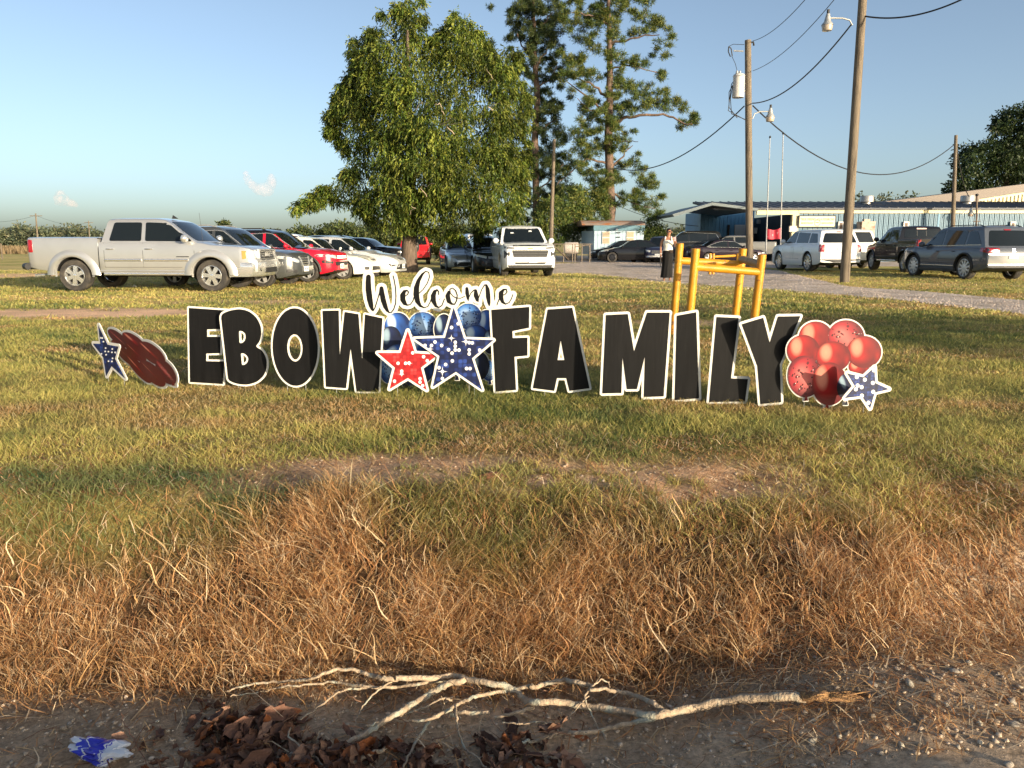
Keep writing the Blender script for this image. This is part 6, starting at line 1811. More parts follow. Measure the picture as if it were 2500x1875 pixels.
m.tube(pts, [.50, .44, .37, .33, .31, .28, .22, .14, .05], 14); m.build('trunk', BARK, pc, smooth=60)
for (p, q, r, s) in (((998, 560), (900, 430), (840, 330), .16), ((1000, 540), (1080, 400), (1150, 250), .17), ((1000, 500), (1000, 330), (985, 120), .15), ((1000, 545), (1180, 470), (1270, 380), .13), ((1000, 560), (870, 500), (740, 490), .11), ((1000, 420), (930, 260), (900, 120), .09), ((1020, 430), (1120, 200), (1125, 60), .09)):
    limb([at(*p, Yp), at(*q, Yp + rng.uniform(.5, 2)), at(*r, Yp + rng.uniform(.8, 3))], s * .7, .02, BARK, pc, wob=.05)
for i in range(9):   # pale dead twigs showing through
    u, v = rng.uniform(880, 1260), rng.uniform(150, 560)
    limb([at(u, v, Yp - 2.5), at(u + rng.uniform(-18, 18), v - rng.uniform(5, 25), Yp - 3.2), at(u + rng.uniform(-30, 30), v - rng.uniform(8, 40), Yp - 4)], .022, .005, mat('pale_twig', (.42, .34, .25), .8), pc, 'dead_twig', 5, .03)

# --- two tall pines
def pine(label, base_px, Y, trunk, clumps, boughs, pal, dead=()):
    b = at(*base_px, Y); b.z = 0
    o = thing('pine_tree', label, 'tree', b, group='tall pines')
    P = [at(u, v, Y) for u, v, r in trunk]; P[0].z = -.1
    Q, rr = [], []
    for i in range(len(P) - 1):
        for k in range(5):
            f = k / 5; Q.append(P[i] + (P[i + 1] - P[i]) * f + Vector(rng.normal(0, .03, 3))); rr.append((trunk[i][2] + (trunk[i + 1][2] - trunk[i][2]) * f) * Y / 1878)
    Q.append(P[-1]); rr.append(trunk[-1][2] * Y / 1878)
    m = MB(); m.tube(Q, rr, 12); m.build('trunk', PBARK, o, smooth=60, world=True)
    for pts, r0, r1 in boughs:
        dy = rng.uniform(-2.2, 1.0)
        n_ = len(pts)
        limb([at(u, v, Y + dy * i / max(1, n_ - 1)) for i, (u, v) in enumerate(pts)], r0 * Y / 1878, r1 * Y / 1878, PBARK, o, 'bough', 7, .06)
    C0, R0 = [], []
    for (u, v, rx, ry) in clumps:
        k = max(4, int(rx * ry / 78))
        for _ in range(k):
            a = rng.uniform(0, 2 * PI); q = rng.random() ** .5
            rr_ = (rx + ry) * .5 * Y / 1878
            C0.append(tuple(at(u + rx * 1.0 * q * math.cos(a), v + ry * 1.05 * q * math.sin(a), Y + rng.normal(0, 1) * rr_ * 1.1))); R0.append(rng.uniform(8, 17) * Y / 1878)
    for _ in range(60 if trunk[0][0] > 1400 else 190):   # sparse growth close to the stem
        v = rng.uniform(-20, 540); u = np.interp(v, [t[1] for t in trunk[::-1]], [t[0] for t in trunk[::-1]]) + rng.normal(0, 26) * (1 if trunk[0][0] > 1400 else 1.5)
        C0.append(tuple(at(u, v, Y + rng.normal(0, .9)))); R0.append(rng.uniform(7, 13) * Y / 1878)
    C0 = np.array(C0) - np.array(b); R0 = np.array(R0)
    per = 21; n = len(C0) * per
    Cc = np.repeat(C0, per, 0); d = rng.normal(0, 1, (n, 3)); d /= np.linalg.norm(d, axis=1, keepdims=True)
    T = Cc + d * (np.repeat(R0, per) * rng.random(n) ** .5)[:, None] * np.array([1, 1, .6])
    nn = 11
    Pn = np.repeat(T, nn, 0); D = rng.normal(0, 1, (n * nn, 3)) + np.array([0, 0, .45])
    col_ = np.repeat(pal[rng.integers(0, len(pal), n)] * rng.uniform(.7, 1.3, (n, 1)), nn, 0) * rng.uniform(.8, 1.2, (n * nn, 1))
    V, F = leaf_quads(Pn, D, rng.uniform(.20, .42, n * nn), np.full(n * nn, .036))
    np_mesh('needles', V, F, np.repeat(col_, 4, 0), LEAF, o)
    return o
pal_n = np.array([[.07, .11, .025], [.10, .14, .03], [.145, .17, .04], [.19, .19, .045], [.05, .085, .025]])
pal_nd = np.array([[.030, .055, .022], [.045, .07, .022], [.06, .085, .026], [.085, .10, .028]])
Yn = 65.0
pine('tall pine with a bare reddish trunk and a long bough reaching right', (1490, 560), Yn,
     [(1491, 570, 13), (1491, 480, 11), (1487, 400, 10), (1486, 320, 9.5), (1488, 230, 8), (1490, 140, 6.5), (1487, 60, 5), (1485, 0, 4), (1486, -70, 1.5)],
     [(1400, 30, 42, 30), (1460, 20, 36, 26), (1530, 5, 50, 14), (1580, 0, 30, 10), (1490, -30, 60, 30), (1430, 70, 45, 24), (1500, 60, 30, 30), (1560, 40, 26, 18), (1440, 105, 30, 18), (1600, 70, 34, 26), (1625, 100, 24, 16), (1610, 132, 22, 12), (1560, 85, 22, 12), (1395, 140, 36, 24), (1470, 130, 22, 20), (1510, 120, 22, 26), (1390, 175, 46, 26), (1440, 190, 26, 16), (1545, 150, 18, 10), (1570, 160, 26, 12), (1605, 180, 26, 12), (1515, 190, 26, 20), (1525, 230, 40, 24), (1580, 222, 34, 18), (1630, 232, 34, 16), (1560, 262, 40, 18), (1610, 262, 36, 16), (1660, 258, 28, 14), (1690, 285, 18, 22), (1670, 305, 16, 10), (1500, 270, 22, 30), (1450, 260, 34, 28), (1420, 225, 30, 18), (1440, 300, 38, 24), (1500, 320, 24, 26), (1410, 330, 36, 26), (1450, 360, 34, 26), (1520, 350, 26, 22), (1530, 395, 26, 14), (1410, 400, 40, 34), (1460, 430, 36, 30), (1500, 430, 26, 26), (1570, 435, 26, 24), (1590, 470, 36, 24), (1545, 480, 30, 20), (1570, 500, 30, 16), (1440, 480, 46, 36), (1490, 500, 30, 24), (1600, 520, 16, 26)],
     [([(1487, 300), (1520, 290), (1560, 282), (1620, 280), (1670, 300), (1690, 305)], 4.5, 1.2), ([(1487, 240), (1450, 210), (1400, 190)], 4, 1), ([(1487, 290), (1440, 240), (1385, 200)], 3.5, 1), ([(1488, 110), (1540, 95), (1610, 85)], 3.2, 1), ([(1490, 170), (1540, 160), (1610, 178)], 2.4, .8), ([(1487, 400), (1430, 390), (1395, 420), (1360, 450)], 3, .8), ([(1490, 470), (1540, 495), (1600, 510)], 3, .8), ([(1490, 60), (1440, 40), (1395, 30)], 2.8, .8), ([(1489, 410), (1520, 380), (1545, 355)], 3, .8), ([(1487, 340), (1530, 345), (1558, 346)], 1.8, .6), ([(1486, 270), (1440, 270), (1410, 240)], 2, .8)], pal_n)
pine('darker pine standing left of the long boughed pine, behind the leafy tree', (1315, 560), Yn + 2,
     [(1310, 570, 9), (1308, 450, 8), (1306, 340, 8), (1312, 230, 7), (1306, 150, 6), (1303, 60, 5), (1302, -20, 3)],
     [(1300, 10, 46, 20), (1270, 45, 34, 26), (1340, 30, 40, 30), (1300, 75, 46, 26), (1350, 75, 30, 26), (1260, 85, 26, 16), (1320, 115, 40, 16), (1360, 110, 22, 20), (1290, 125, 26, 12), (1360, 150, 22, 16), (1350, 190, 26, 20), (1330, 240, 30, 28), (1355, 270, 34, 24), (1330, 300, 30, 24), (1360, 330, 30, 30), (1330, 380, 40, 36), (1370, 400, 34, 34), (1340, 450, 44, 34), (1380, 470, 36, 34), (1345, 520, 48, 36), (1395, 530, 40, 34)],
     [([(1306, 170), (1330, 130), (1345, 90)], 3, 1), ([(1306, 160), (1280, 120), (1262, 80)], 3, 1), ([(1308, 220), (1345, 190), (1360, 160)], 2.5, .8), ([(1308, 330), (1340, 300), (1370, 290)], 2.5, .8), ([(1308, 470), (1345, 440), (1375, 400)], 2.2, .8), ([(1304, 90), (1330, 50), (1350, 30)], 2.5, .8)], pal_nd)
# --- shrubby growth behind the cars and between trunks
def bush(label, cx, cy, rx, ry, Y, pal, n, name='bush', ln=.16, wd=.07, group=None, trunk=True, droop=.2):
    b = at(cx, cy, Y); b.z = 0
    o = thing(name, label, 'tree' if name.endswith('tree') else 'bush', b, group=group)
    S = poly_sample(ellpts(cx, cy, rx, ry, 0, 20), n)
    ctr = loc3(S[:, :2], Y + rng.normal(0, 1, n) * min(rx, ry) * Y / 1878 * .55) - np.array(b)
    crown_leaves(ctr, np.clip(S[:, 2] * Y / 1878 * .6, .25, .9), 26, ln, wd, droop, pal, spray=5, outw=.8, name='foliage', parent=o)
    m = MB()
    m.tube([(0, 0, -.1), (.05, 0, max(.4, (at(cx, cy, Y).z) * .6)), (.1, .05, max(.6, at(cx, cy, Y).z))], [.02 * rx * Y / 1878 + .06, .05, .02], 7); m.build('trunk', BARK, o)
    return o
pal_b = np.array([[.05, .08, .02], [.075, .105, .025], [.11, .125, .03], [.035, .06, .018]])
pal_o = np.array([[.028, .05, .018], [.04, .065, .02], [.055, .08, .022]])
bush('round olive bush growing at the right end of the blue trailer', 1592, 575, 34, 52, 58, pal_b, 40)
bush('small green bush behind the silver blue sedan under the tree', 1085, 612, 30, 18, 50, np.array([[.10, .12, .02], [.16, .16, .03]]), 16)
SHR = 'shrubby trees at the foot of the pines'
for i, (u, v, rx, ry) in enumerate(((1350, 540, 40, 60), (1400, 520, 46, 70), (1450, 515, 44, 60))):
    bush(['shrubby tree at the foot of the darker pine, leftmost', 'shrubby tree between the two pine trunks', 'shrubby tree leaning against the reddish pine trunk'][i], u, v, rx, ry, 60 + 2 * i, pal_n, 70, 'shrub_tree', group=SHR)
# dark tree over the building roof at right
dk = thing('oak_tree', 'dark dense tree rising behind the building roof at the right edge', 'tree', (at(2440, 560, 72).x, 72, 0))
S_ = poly_sample([(2310, 475), (2325, 450), (2335, 395), (2345, 360), (2375, 345), (2400, 350), (2420, 335), (2432, 300), (2440, 280), (2460, 270), (2470, 258), (2490, 265), (2530, 250), (2640, 260), (2680, 470), (2500, 480), (2400, 480)], 260)
ctr = loc3(S_[:, :2], 72 + rng.normal(0, 1.6, 260)) - np.array(dk.location)
crown_leaves(ctr, np.clip(S_[:, 2] * 72 / 1878 * .7, .4, 1.15), 30, .26, .15, .3, pal_o * .8, spray=5, outw=.8, parent=dk)
m = MB(); m.tube([(0, 0, -.2), (.1, 0, 4), (.3, 0, 9)], [.5, .35, .1], 10); m.build('trunk', BARK, dk, smooth=60)

# --- woods along the horizon: masses of foliage clumps
def woods(name, label, u0, u1, Y, top, n, pal, spread, ln, trunks=True, per=22):
    """top(u): photo row of the canopy line"""
    u = rng.uniform(u0, u1, n); tp = np.array([top(q) for q in u])
    base_v = 596 - 0.0 + 1.2 * 1878 / Y * .15
    v = tp + (base_v - tp) * rng.random(n) ** 1.0
    Yv = Y + rng.uniform(-spread, spread, n)
    ctr = loc3(np.stack([u, v], 1), Yv)
    o = crown_leaves(ctr, np.full(n, 6.0 * Y / 1878) * rng.uniform(.6, 1.3, n), per, ln, ln * .6, .2, pal, spray=3, outw=.9, name=name, colvar=.35)
    return tag(o, label, 'woods', kind='stuff')
pal_hazed = np.array([[.085, .105, .06], [.11, .125, .07], [.15, .15, .085], [.065, .085, .055]])  # dull greyed greens put distance haze into the leaf colour
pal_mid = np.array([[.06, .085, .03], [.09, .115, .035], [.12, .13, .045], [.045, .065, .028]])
woods('distant_woods', 'haze-greyed line of woods on the far horizon at the left', -60, 470, 260, lambda u: 563 - 5 * math.sin(u * .045) - 4 * math.sin(u * .13 + 1) - 3 * math.sin(u * .31), 420, pal_hazed, 12, .95)
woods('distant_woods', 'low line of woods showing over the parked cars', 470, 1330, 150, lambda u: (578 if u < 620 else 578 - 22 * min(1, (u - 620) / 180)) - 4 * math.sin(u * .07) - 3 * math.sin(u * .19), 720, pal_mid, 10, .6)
woods('distant_woods', 'distant woods seen between the trailer and the blue building', 1560, 1720, 200, lambda u: 568 - 5 * math.sin(u * .08), 130, pal_hazed, 8, .8)
woods('distant_woods', 'treetops just showing over the building roof', 2085, 2240, 130, lambda u: 478 - 3 * math.sin(u * .1), 60, pal_hazed, 4, .5)
for (u, v, rx, ry, Y, lab) in ((548, 556, 9, 14, 150, 'lone tree standing above the low woods over the grey crossover'), ):
    bush(lab, u, v + 4, rx, ry, Y, pal_mid, 16, 'small_tree', .5, .3)
# tall tan crop in the far field
n = 5200
u = rng.uniform(-80, 560, n); Yv = rng.uniform(95, 170, n)
x = (u - 1250) / 1878 * Yv
Pq = np.stack([x, Yv, np.zeros(n)], 1)
Vv, Qs, Cc = blades(Pq, rng.uniform(.5, 1.1, n), rng.uniform(.15, .4, n), rng.uniform(0, 6.28, n), rng.uniform(0, .3, n), rng.uniform(0, .3, n), palette(n, np.array([[.20, .14, .075], [.26, .19, .10]])), palette(n, np.array([[.24, .17, .09], [.30, .22, .12]])), 1, face=rng.uniform(-.6, .6, n))
tag(np_mesh('field_crop', Vv, Qs, Cc, GRASS), 'band of dry brown crop standing in the far field', 'crop', kind='stuff')

# unseen tree added beyond the right edge to throw shade over the lawn
ot = thing('added_shade_tree', 'unseen tree added beyond the right edge to shade the lawn', 'tree', (27.5, -11.0, 0))
q = rng.normal(0, 1, (70, 3)); q /= np.linalg.norm(q, axis=1, keepdims=True)
crown_leaves(np.array([0, 0, 4.6]) + q[:38] * rng.random((38, 1)) ** .4 * np.array([2.8, 2.8, 1.5]), rng.uniform(.4, .7, 38), 20, .24, .13, .4, pal_p, spray=5, parent=ot)
m = MB(); m.tube([(0, 0, -.2), (.1, 0, 2.2), (.2, 0, 4.6)], [.28, .2, .06], 9); m.build('trunk', BARK, ot, smooth=60)

# ---------------------------------------------------------------- two small clouds low over the left horizon
CLOUD = bpy.data.materials.new('cloud'); CLOUD.use_nodes = True
nt = CLOUD.node_tree; b = nt.nodes['Principled BSDF']
b.inputs['Base Color'].default_value = (.55, .38, .36, 1); b.inputs['Roughness'].default_value = 1; b.inputs['Specular IOR Level'].default_value = 0
lw = nd(nt, 'ShaderNodeLayerWeight'); lw.inputs[0].default_value = .5
tcn = nd(nt, 'ShaderNodeTexCoord'); nz = nd(nt, 'ShaderNodeTexNoise'); nz.inputs['Scale'].default_value = .012; nz.inputs['Detail'].default_value = 6
nt.links.new(tcn.outputs['Object'], nz.inputs[0])
mr = nd(nt, 'ShaderNodeMapRange'); mr.inputs[1].default_value = .05; mr.inputs[2].default_value = .80; mr.inputs[3].default_value = .24; mr.inputs[4].default_value = 0
nt.links.new(lw.outputs['Facing'], mr.inputs[0])
mm = nd(nt, 'ShaderNodeMath', operation='MULTIPLY'); nt.links.new(mr.outputs[0], mm.inputs[0]); nt.links.new(nz.outputs[0], mm.inputs[1])
tr_ = nd(nt, 'ShaderNodeBsdfTransparent'); ms = nd(nt, 'ShaderNodeMixShader')
nt.links.new(mm.outputs[0], ms.inputs[0]); nt.links.new(tr_.outputs[0], ms.inputs[1]); nt.links.new(b.outputs[0], ms.inputs[2])
nt.links.new(ms.outputs[0], nt.nodes['Material Output'].inputs[0])
def cloud(label, puffs, Y):
    c = at(puffs[0][0], puffs[0][1], Y)
    bm = bmesh.new()
    for (u, v, r) in puffs:
        p = at(u, v, Y + rng.uniform(-1, 1) * r * Y / 1878) - c
        bmesh.ops.create_icosphere(bm, subdivisions=3, radius=r * 1.15 * Y / 1878, matrix=Matrix.Translation(p))
    me = bpy.data.meshes.new('cloud'); bm.to_mesh(me); bm.free()
    t = bpy.data.objects.new('cloud_source', me); C.objects.link(t)
    md = t.modifiers.new('remesh', 'REMESH'); md.mode = 'VOXEL'; md.voxel_size = 4.5
    sm = t.modifiers.new('smooth', 'SMOOTH'); sm.factor = .8; sm.iterations = 6
    dg = bpy.context.evaluated_depsgraph_get(); dg.update()
    me = bpy.data.meshes.new_from_object(t.evaluated_get(dg)); bpy.data.objects.remove(t)
    me.name = 'cloud'; me.materials.clear(); me.materials.append(CLOUD)
    n = len(me.vertices); co = np.zeros(n * 3); me.vertices.foreach_get('co', co); co = co.reshape(-1, 3)
    co += 9 * (np.stack([fbm(co[:, 1] * .06 + 3, co[:, 2] * .06, 5), fbm(co[:, 0] * .06, co[:, 2] * .06 + 9, 6), fbm(co[:, 0] * .06 + 20, co[:, 1] * .06 + co[:, 2] * .03, 7)], 1) - .5)
    me.vertices.foreach_set('co', co.ravel()); me.shade_smooth()
    o = bpy.data.objects.new('cloud', me); C.objects.link(o); o.location = c
    return tag(o, label, 'cloud', 'small pinkish clouds')
cloud('two horned pink white cloud above the dark cars at left', [(600, 424, 7), (603, 433, 9), (608, 443, 10), (616, 452, 11), (626, 459, 12), (638, 461, 13), (650, 460, 14), (660, 452, 13), (664, 441, 11), (662, 432, 8), (645, 468, 11), (630, 466, 10), (655, 466, 12)], 5200)
cloud('fainter pink cloud with a sloping right side, left of the horned one', [(147, 474, 10), (145, 484, 12), (152, 490, 12), (163, 492, 11), (175, 496, 9), (184, 500, 6), (143, 492, 9), (158, 484, 9)], 5200)
# ---------------------------------------------------------------- the woman by the barrier
SKIN = mat('skin', (.36, .17, .10), .5, var=.06)
HAIR = mat('dark_hair', (.012, .009, .008), .45)
SHIRT = mat('white_cotton', (.78, .75, .66), .8, bump=.2, bscale=120)
SKIRT = mat('black_cotton', (.003, .0027, .0027), .9, bump=.3, bscale=60)
LEATH = mat('brown_leather', (.05, .03, .022), .5)
gw = ground(1628, 686)
wm = thing('person', 'woman in white tank top and long black skirt looking down at her phone', 'person', gw, R(-14))
def skin_body(name, joints, edges, material, parent, root=0, sub=2):
    me = bpy.data.meshes.new(name)
    me.from_pydata([j[0] for j in joints], edges, [])
    o = bpy.data.objects.new(name, me); C.objects.link(o); o.parent = parent
    md = o.modifiers.new('skin', 'SKIN'); md.use_smooth_shade = True
    for i, j in enumerate(joints):
        sv = me.skin_vertices[0].data[i]; r = j[1]; sv.radius = r if isinstance(r, tuple) else (r, r); sv.use_root = (i == root)
    o.modifiers.new('subsurf', 'SUBSURF').levels = sub; o.modifiers[-1].render_levels = sub
    dg = bpy.context.evaluated_depsgraph_get(); dg.update()
    nm = bpy.data.meshes.new_from_object(o.evaluated_get(dg)); bpy.data.objects.remove(o)
    nm.name = name; nm.materials.clear(); nm.materials.append(material); nm.shade_smooth()
    o = bpy.data.objects.new(name, nm); C.objects.link(o); o.parent = parent
    return o
# faces -y, x to the viewer's right; 1.70 m tall
J = [((0, 0, .95), (.155, .11)), ((0, .0, 1.08), (.125, .095)), ((0, -.01, 1.22), (.145, .105)), ((0, 0, 1.36), (.15, .085)), ((.0, .0, 1.42), (.07, .06)), ((.005, -.01, 1.475), (.048, .05)), ((.015, -.03, 1.53), (.062, .072)), ((.018, -.035, 1.60), (.072, .088)), ((.018, -.03, 1.665), (.052, .065)),
     ((-.17, 0, 1.375), (.052, .052)), ((-.215, .01, 1.24), (.044, .046)), ((-.235, .02, 1.10), (.037, .038)), ((-.235, -.02, .97), (.032, .034)), ((-.225, -.05, .86), (.022, .027)), ((-.222, -.065, .80), (.020, .034)),
     ((.17, 0, 1.375), (.05, .05)), ((.225, -.01, 1.25), (.043, .045)), ((.245, -.03, 1.12), (.037, .038)), ((.255, -.16, 1.20), (.032, .033)), ((.25, -.25, 1.27), (.022, .026)), ((.245, -.29, 1.31), (.020, .034)),
     ((-.08, .01, .86), (.092, .095)), ((-.09, -.01, .50), (.056, .060)), ((-.095, .03, .30), (.048, .054)), ((-.095, .03, .10), (.032, .036)), ((-.095, -.0, .045), (.036, .034)), ((-.095, -.10, .025), (.038, .022)),
     ((.08, .01, .86), (.092, .095)), ((.085, .05, .50), (.056, .060)), ((.085, .12, .30), (.048, .054)), ((.085, .14, .12), (.032, .036)), ((.085, .11, .06), (.036, .034)), ((.085, .02, .03), (.038, .022))]
E = [(0, 1), (1, 2), (2, 3), (3, 4), (4, 5), (5, 6), (6, 7), (7, 8), (3, 9), (9, 10), (10, 11), (11, 12), (12, 13), (13, 14), (3, 15), (15, 16), (16, 17), (17, 18), (18, 19), (19, 20), (0, 21), (21, 22), (22, 23), (23, 24), (24, 25), (25, 26), (0, 27), (27, 28), (28, 29), (29, 30), (30, 31), (31, 32)]
# five unequal fingers on each hand
def fingers(palm_i, base, fwd, side, curl):
    for k, (off, ln) in enumerate(((-.024, .058), (-.008, .068), (.008, .064), (.023, .052))):
        b_ = Vector(base) + Vector(side) * off; i0_ = len(J)
        d1 = Vector(fwd); d2 = (Vector(fwd) + Vector(curl)).normalized()
        J.append((tuple(b_ + d1 * .02), .0085)); J.append((tuple(b_ + d1 * (.02 + ln * .5)), .008)); J.append((tuple(b_ + d1 * (.02 + ln * .5) + d2 * ln * .5), .0065))
        E.extend([(palm_i, i0_), (i0_, i0_ + 1), (i0_ + 1, i0_ + 2)])
    b_ = Vector(base) - Vector(side) * .034; i0_ = len(J)
    J.append((tuple(b_ + Vector(curl) * .02 - Vector(fwd) * .02), .010)); J.append((tuple(b_ + Vector(curl) * .045 + Vector(fwd) * .018), .008))
    E.extend([(palm_i, i0_), (i0_, i0_ + 1)])
fingers(14, (-.222, -.065, .80), (0, -.1, -1), (0, 1, 0), (.6, -.3, -.2))
fingers(20, (.245, -.29, 1.31), (-.3, -.55, .8), (0, .8, .55), (-.7, .2, .1))
skin_body('body', J, E, SKIN, wm)
def lathe_cloth(name, rings, material, parent, th=.006, n=40, fold=0.0, nf=9):
    """rings: (cx, cy, z, rx, ry)"""
    V = []; F = []
    for ri, (cx, cy, z, rx, ry) in enumerate(rings):
        f = ri / (len(rings) - 1)
        for k in range(n):
            a = 2 * PI * k / n; w = 1 + fold * f * math.sin(nf * a + ri * .35) + fold * .5 * f * math.sin(2.3 * nf * a)
            V.append((cx + rx * w * math.cos(a), cy + ry * w * math.sin(a), z))
    for i in range(len(rings) - 1):
        for k in range(n): F.append((i * n + k, i * n + (k + 1) % n, (i + 1) * n + (k + 1) % n, (i + 1) * n + k))
    m = MB(); m.add(V, F); return m.build(name, material, parent, smooth=60)
# tank top: torso shell with straps
T = lathe_cloth('tank_top', [(0, 0, 1.33, .135, .098), (0, -.005, 1.30, .158, .112), (0, -.012, 1.25, .168, .128), (0, -.012, 1.19, .162, .125), (0, -.002, 1.11, .143, .11), (0, 0, 1.04, .150, .115), (0, 0, .99, .160, .122)], SHIRT, wm)
for sx in (-.095, .10):
    m = MB(); m.tube([(sx * 1.12, -.10, 1.30), (sx * 1.05, -.092, 1.36), (sx * .95, -.035, 1.435), (sx * .95, .03, 1.43), (sx * 1.05, .085, 1.34), (sx * 1.1, .10, 1.29)], [.03, .026, .022, .022, .03, .034], 8); m.build('strap', SHIRT, wm, smooth=60)
lathe_cloth('skirt', [(0, 0, 1.03, .140, .11), (0, 0, .97, .160, .125), (0, .01, .86, .172, .145), (-.0, .02, .70, .172, .155), (-.01, .03, .48, .172, .165), (-.015, .035, .28, .18, .18), (-.02, .04, .11, .19, .20)], SKIRT, wm, fold=.07)
m = MB(); m.box((.12, -.115, .97), (.11, .05, .09)); m.build('waist_bag', LEATH, wm)
m = MB(); m.lathe([(.001, .105), (.05, .098), (.08, .065), (.092, .0), (.084, -.05), (.07, -.075)], n=22)
m.v = [(x * .93 + .018, y * 1.05 + .0, z + 1.612) for x, y, z in m.v]
m.v = [(x, y if z > 1.63 or y > -.03 else max(y, -.035 + (1.63 - z) * .9), z) for x, y, z in m.v]
m.build('hair', HAIR, wm, smooth=70)
m = MB()
for sx in (-.012, .048): m.lathe([(.001, -.012), (.026, -.008), (.027, .0), (.001, .004)], 'Y', 14, c=(sx, -.127, 1.596))
m.tube([(-.05, -.06, 1.60), (-.04, -.12, 1.602), (.076, -.12, 1.602), (.086, -.06, 1.60)], .005, 5); m.build('sunglasses', TRIM, wm)
m = MB(); m.lathe([(.001, -.03), (.012, -.02), (.013, 0), (.008, .03), (.001, .035)], n=8, c=(.018, -.128, 1.572)); m.build('nose', SKIN, wm, smooth=60)
m = MB(); m.tube([(-.004, -.118, 1.545), (.018, -.124, 1.543), (.04, -.118, 1.545)], [.004, .007, .004], 6); m.build('lips', mat('lips', (.25, .06, .055), .4), wm)
for sx in (-.062, .098): m = MB(); m.lathe([(.001, -.03), (.014, -.015), (.016, .01), (.001, .03)], n=8, c=(sx, -.02, 1.59)); m.build('ear', SKIN, wm, smooth=60)
for c_ in ((-.228, -.042, .885),): m = MB(); m.lathe([(.034, -.012), (.038, 0), (.034, .012)], n=14, c=c_); m.build('bracelet', WHITE_PLASTIC, wm)
for sx, y in ((-.095, -.03), (.085, .09)):
    m = MB(); m.prism([(-.04, .08), (-.045, -.02), (-.04, -.12), (0, -.15), (.04, -.12), (.045, -.02), (.04, .08)], lambda a, b, d: (sx + a, y + b, d), -.002, .014); m.build('sandal', LEATH, wm)
ph = thing('phone', 'phone held up in the left hand of the woman in the black skirt', 'phone', gw, R(-14))
m = MB(); m.box((.222, -.33, 1.36), (.075, .010, .15), rx=Matrix.Rotation(-.5, 3, 'X')); m.build('case', mat('phone_pink', (.62, .42, .40), .3), ph)
m = MB(); m.box((.222, -.323, 1.362), (.064, .004, .135), rx=Matrix.Rotation(-.5, 3, 'X')); m.build('screen', GLASS, ph)
hb = thing('folded_bag', 'thin black folded item hanging from the right hand of the woman', 'bag', gw, R(-14))
m = MB(); m.prism([(-.045, .80), (.035, .80), (.05, .66), (.02, .48), (-.03, .46), (-.06, .64)], lambda a, b, d: (-.222 + d, -.085 + a, b), -.012, .012); m.build('bag_body', mat('charcoal_cloth', (.03, .03, .032), .8), hb)

# ---------------------------------------------------------------- fallen branch in the ditch
Z4b = lambda P: [(500 + x * .4069, 1580 + y * .4069) for x, y in P]
Z5b = lambda P: [(1300 + x * .5425, 1580 + y * .5425) for x, y in P]
LICHEN = mat('branch_bark', (.40, .30, .20), .85, var=.35, vscale=25, bump=.7, bscale=60, second=(.40, .39, .30), sscale=16, sthr=(.52, .62))
RAW = mat('split_wood', (.42, .23, .09), .8, var=.5, vscale=40, stretch=(1, 7, 7), bump=1, bscale=30, second=(.20, .10, .05), sscale=20, sthr=(.5, .6))
g0 = on_ground(1740, 1745)
br = thing('fallen_branch', 'dead forked branch with pale lichened bark and dry brown leaves lying in the ditch', 'branch', g0)
def on_sight(u, v, lift):
    p = on_ground(u, v); d = (p - Vector((0, 0, EYE))).normalized()
    return p - d * (lift / max(.35, -d.z)) * .8
def stick(name, pts, w0, w1, m_=LICHEN, lift0=.03, lift1=.03, n=9, parent=None):
    L = len(pts); P = [on_sight(u, v, lift0 + (lift1 - lift0) * i / (L - 1) + .02 * math.sin(i * 1.7)) for i, (u, v) in enumerate(pts)]
    # smooth resample
    Q = []
    for i in range(L - 1):
        p0, p1, p2, p3 = P[max(i - 1, 0)], P[i], P[i + 1], P[min(i + 2, L - 1)]
        for k in range(5):
            t = k / 5
            Q.append(.5 * ((2 * p1) + (p2 - p0) * t + (2 * p0 - 5 * p1 + 4 * p2 - p3) * t * t + (3 * p1 - p0 - 3 * p2 + p3) * t ** 3))
    Q.append(P[-1])
    dist = (Q[0] - Vector((0, 0, EYE))).length
    rr = []
    for i, q in enumerate(Q):
        f = i / (len(Q) - 1); rr.append((w0 + (w1 - w0) * f) * .40 * (q - Vector((0, 0, EYE))).length / 1878 * random.uniform(.9, 1.1))
    Q = [q + Vector((random.gauss(0, .002), random.gauss(0, .002), random.gauss(0, .002))) for q in Q]
    m = MB(); m.tube(Q, rr, n); return m.build(name, m_, br, smooth=60, world=True)
zz = Z4b
stick('limb', Z5b([(1240, 222), (1100, 222), (900, 240), (720, 275), (600, 300), (540, 310), (400, 285), (250, 268), (100, 245), (10, 250)]) + zz([(1930, 320), (1850, 252), (1700, 212), (1560, 190), (1480, 172), (1350, 185), (1150, 190)]), 25, 15, lift0=.05, lift1=.10)
stick('limb', zz([(1150, 190), (1080, 188), (1000, 170), (920, 143), (800, 133), (650, 185), (510, 206), (350, 214), (220, 232), (140, 262)]), 14, 4, lift0=.10, lift1=.05)
stick('broken_end', Z5b([(1200, 222), (1290, 218), (1380, 212), (1450, 208), (1515, 218)]), 28, 11, RAW, .05, .04)
stick('broken_end', Z5b([(1220, 228), (1320, 234), (1420, 238), (1480, 240)]), 16, 3, RAW, .045, .03)
for k_ in range(7): stick('splinter', Z5b([(1230 + k_ * 12, 222 + 3 * (k_ % 4)), (1360 + k_ * 14, 206 + 6 * (k_ % 5)), (1440 + 13 * k_, 200 + 8 * (k_ % 6))]), 5, 1.5, RAW, .05, .05, 5)
stick('limb', Z5b([(590, 300), (560, 262), (470, 222), (400, 205), (330, 188), (255, 192)]), 16, 9, lift0=.06, lift1=.12)
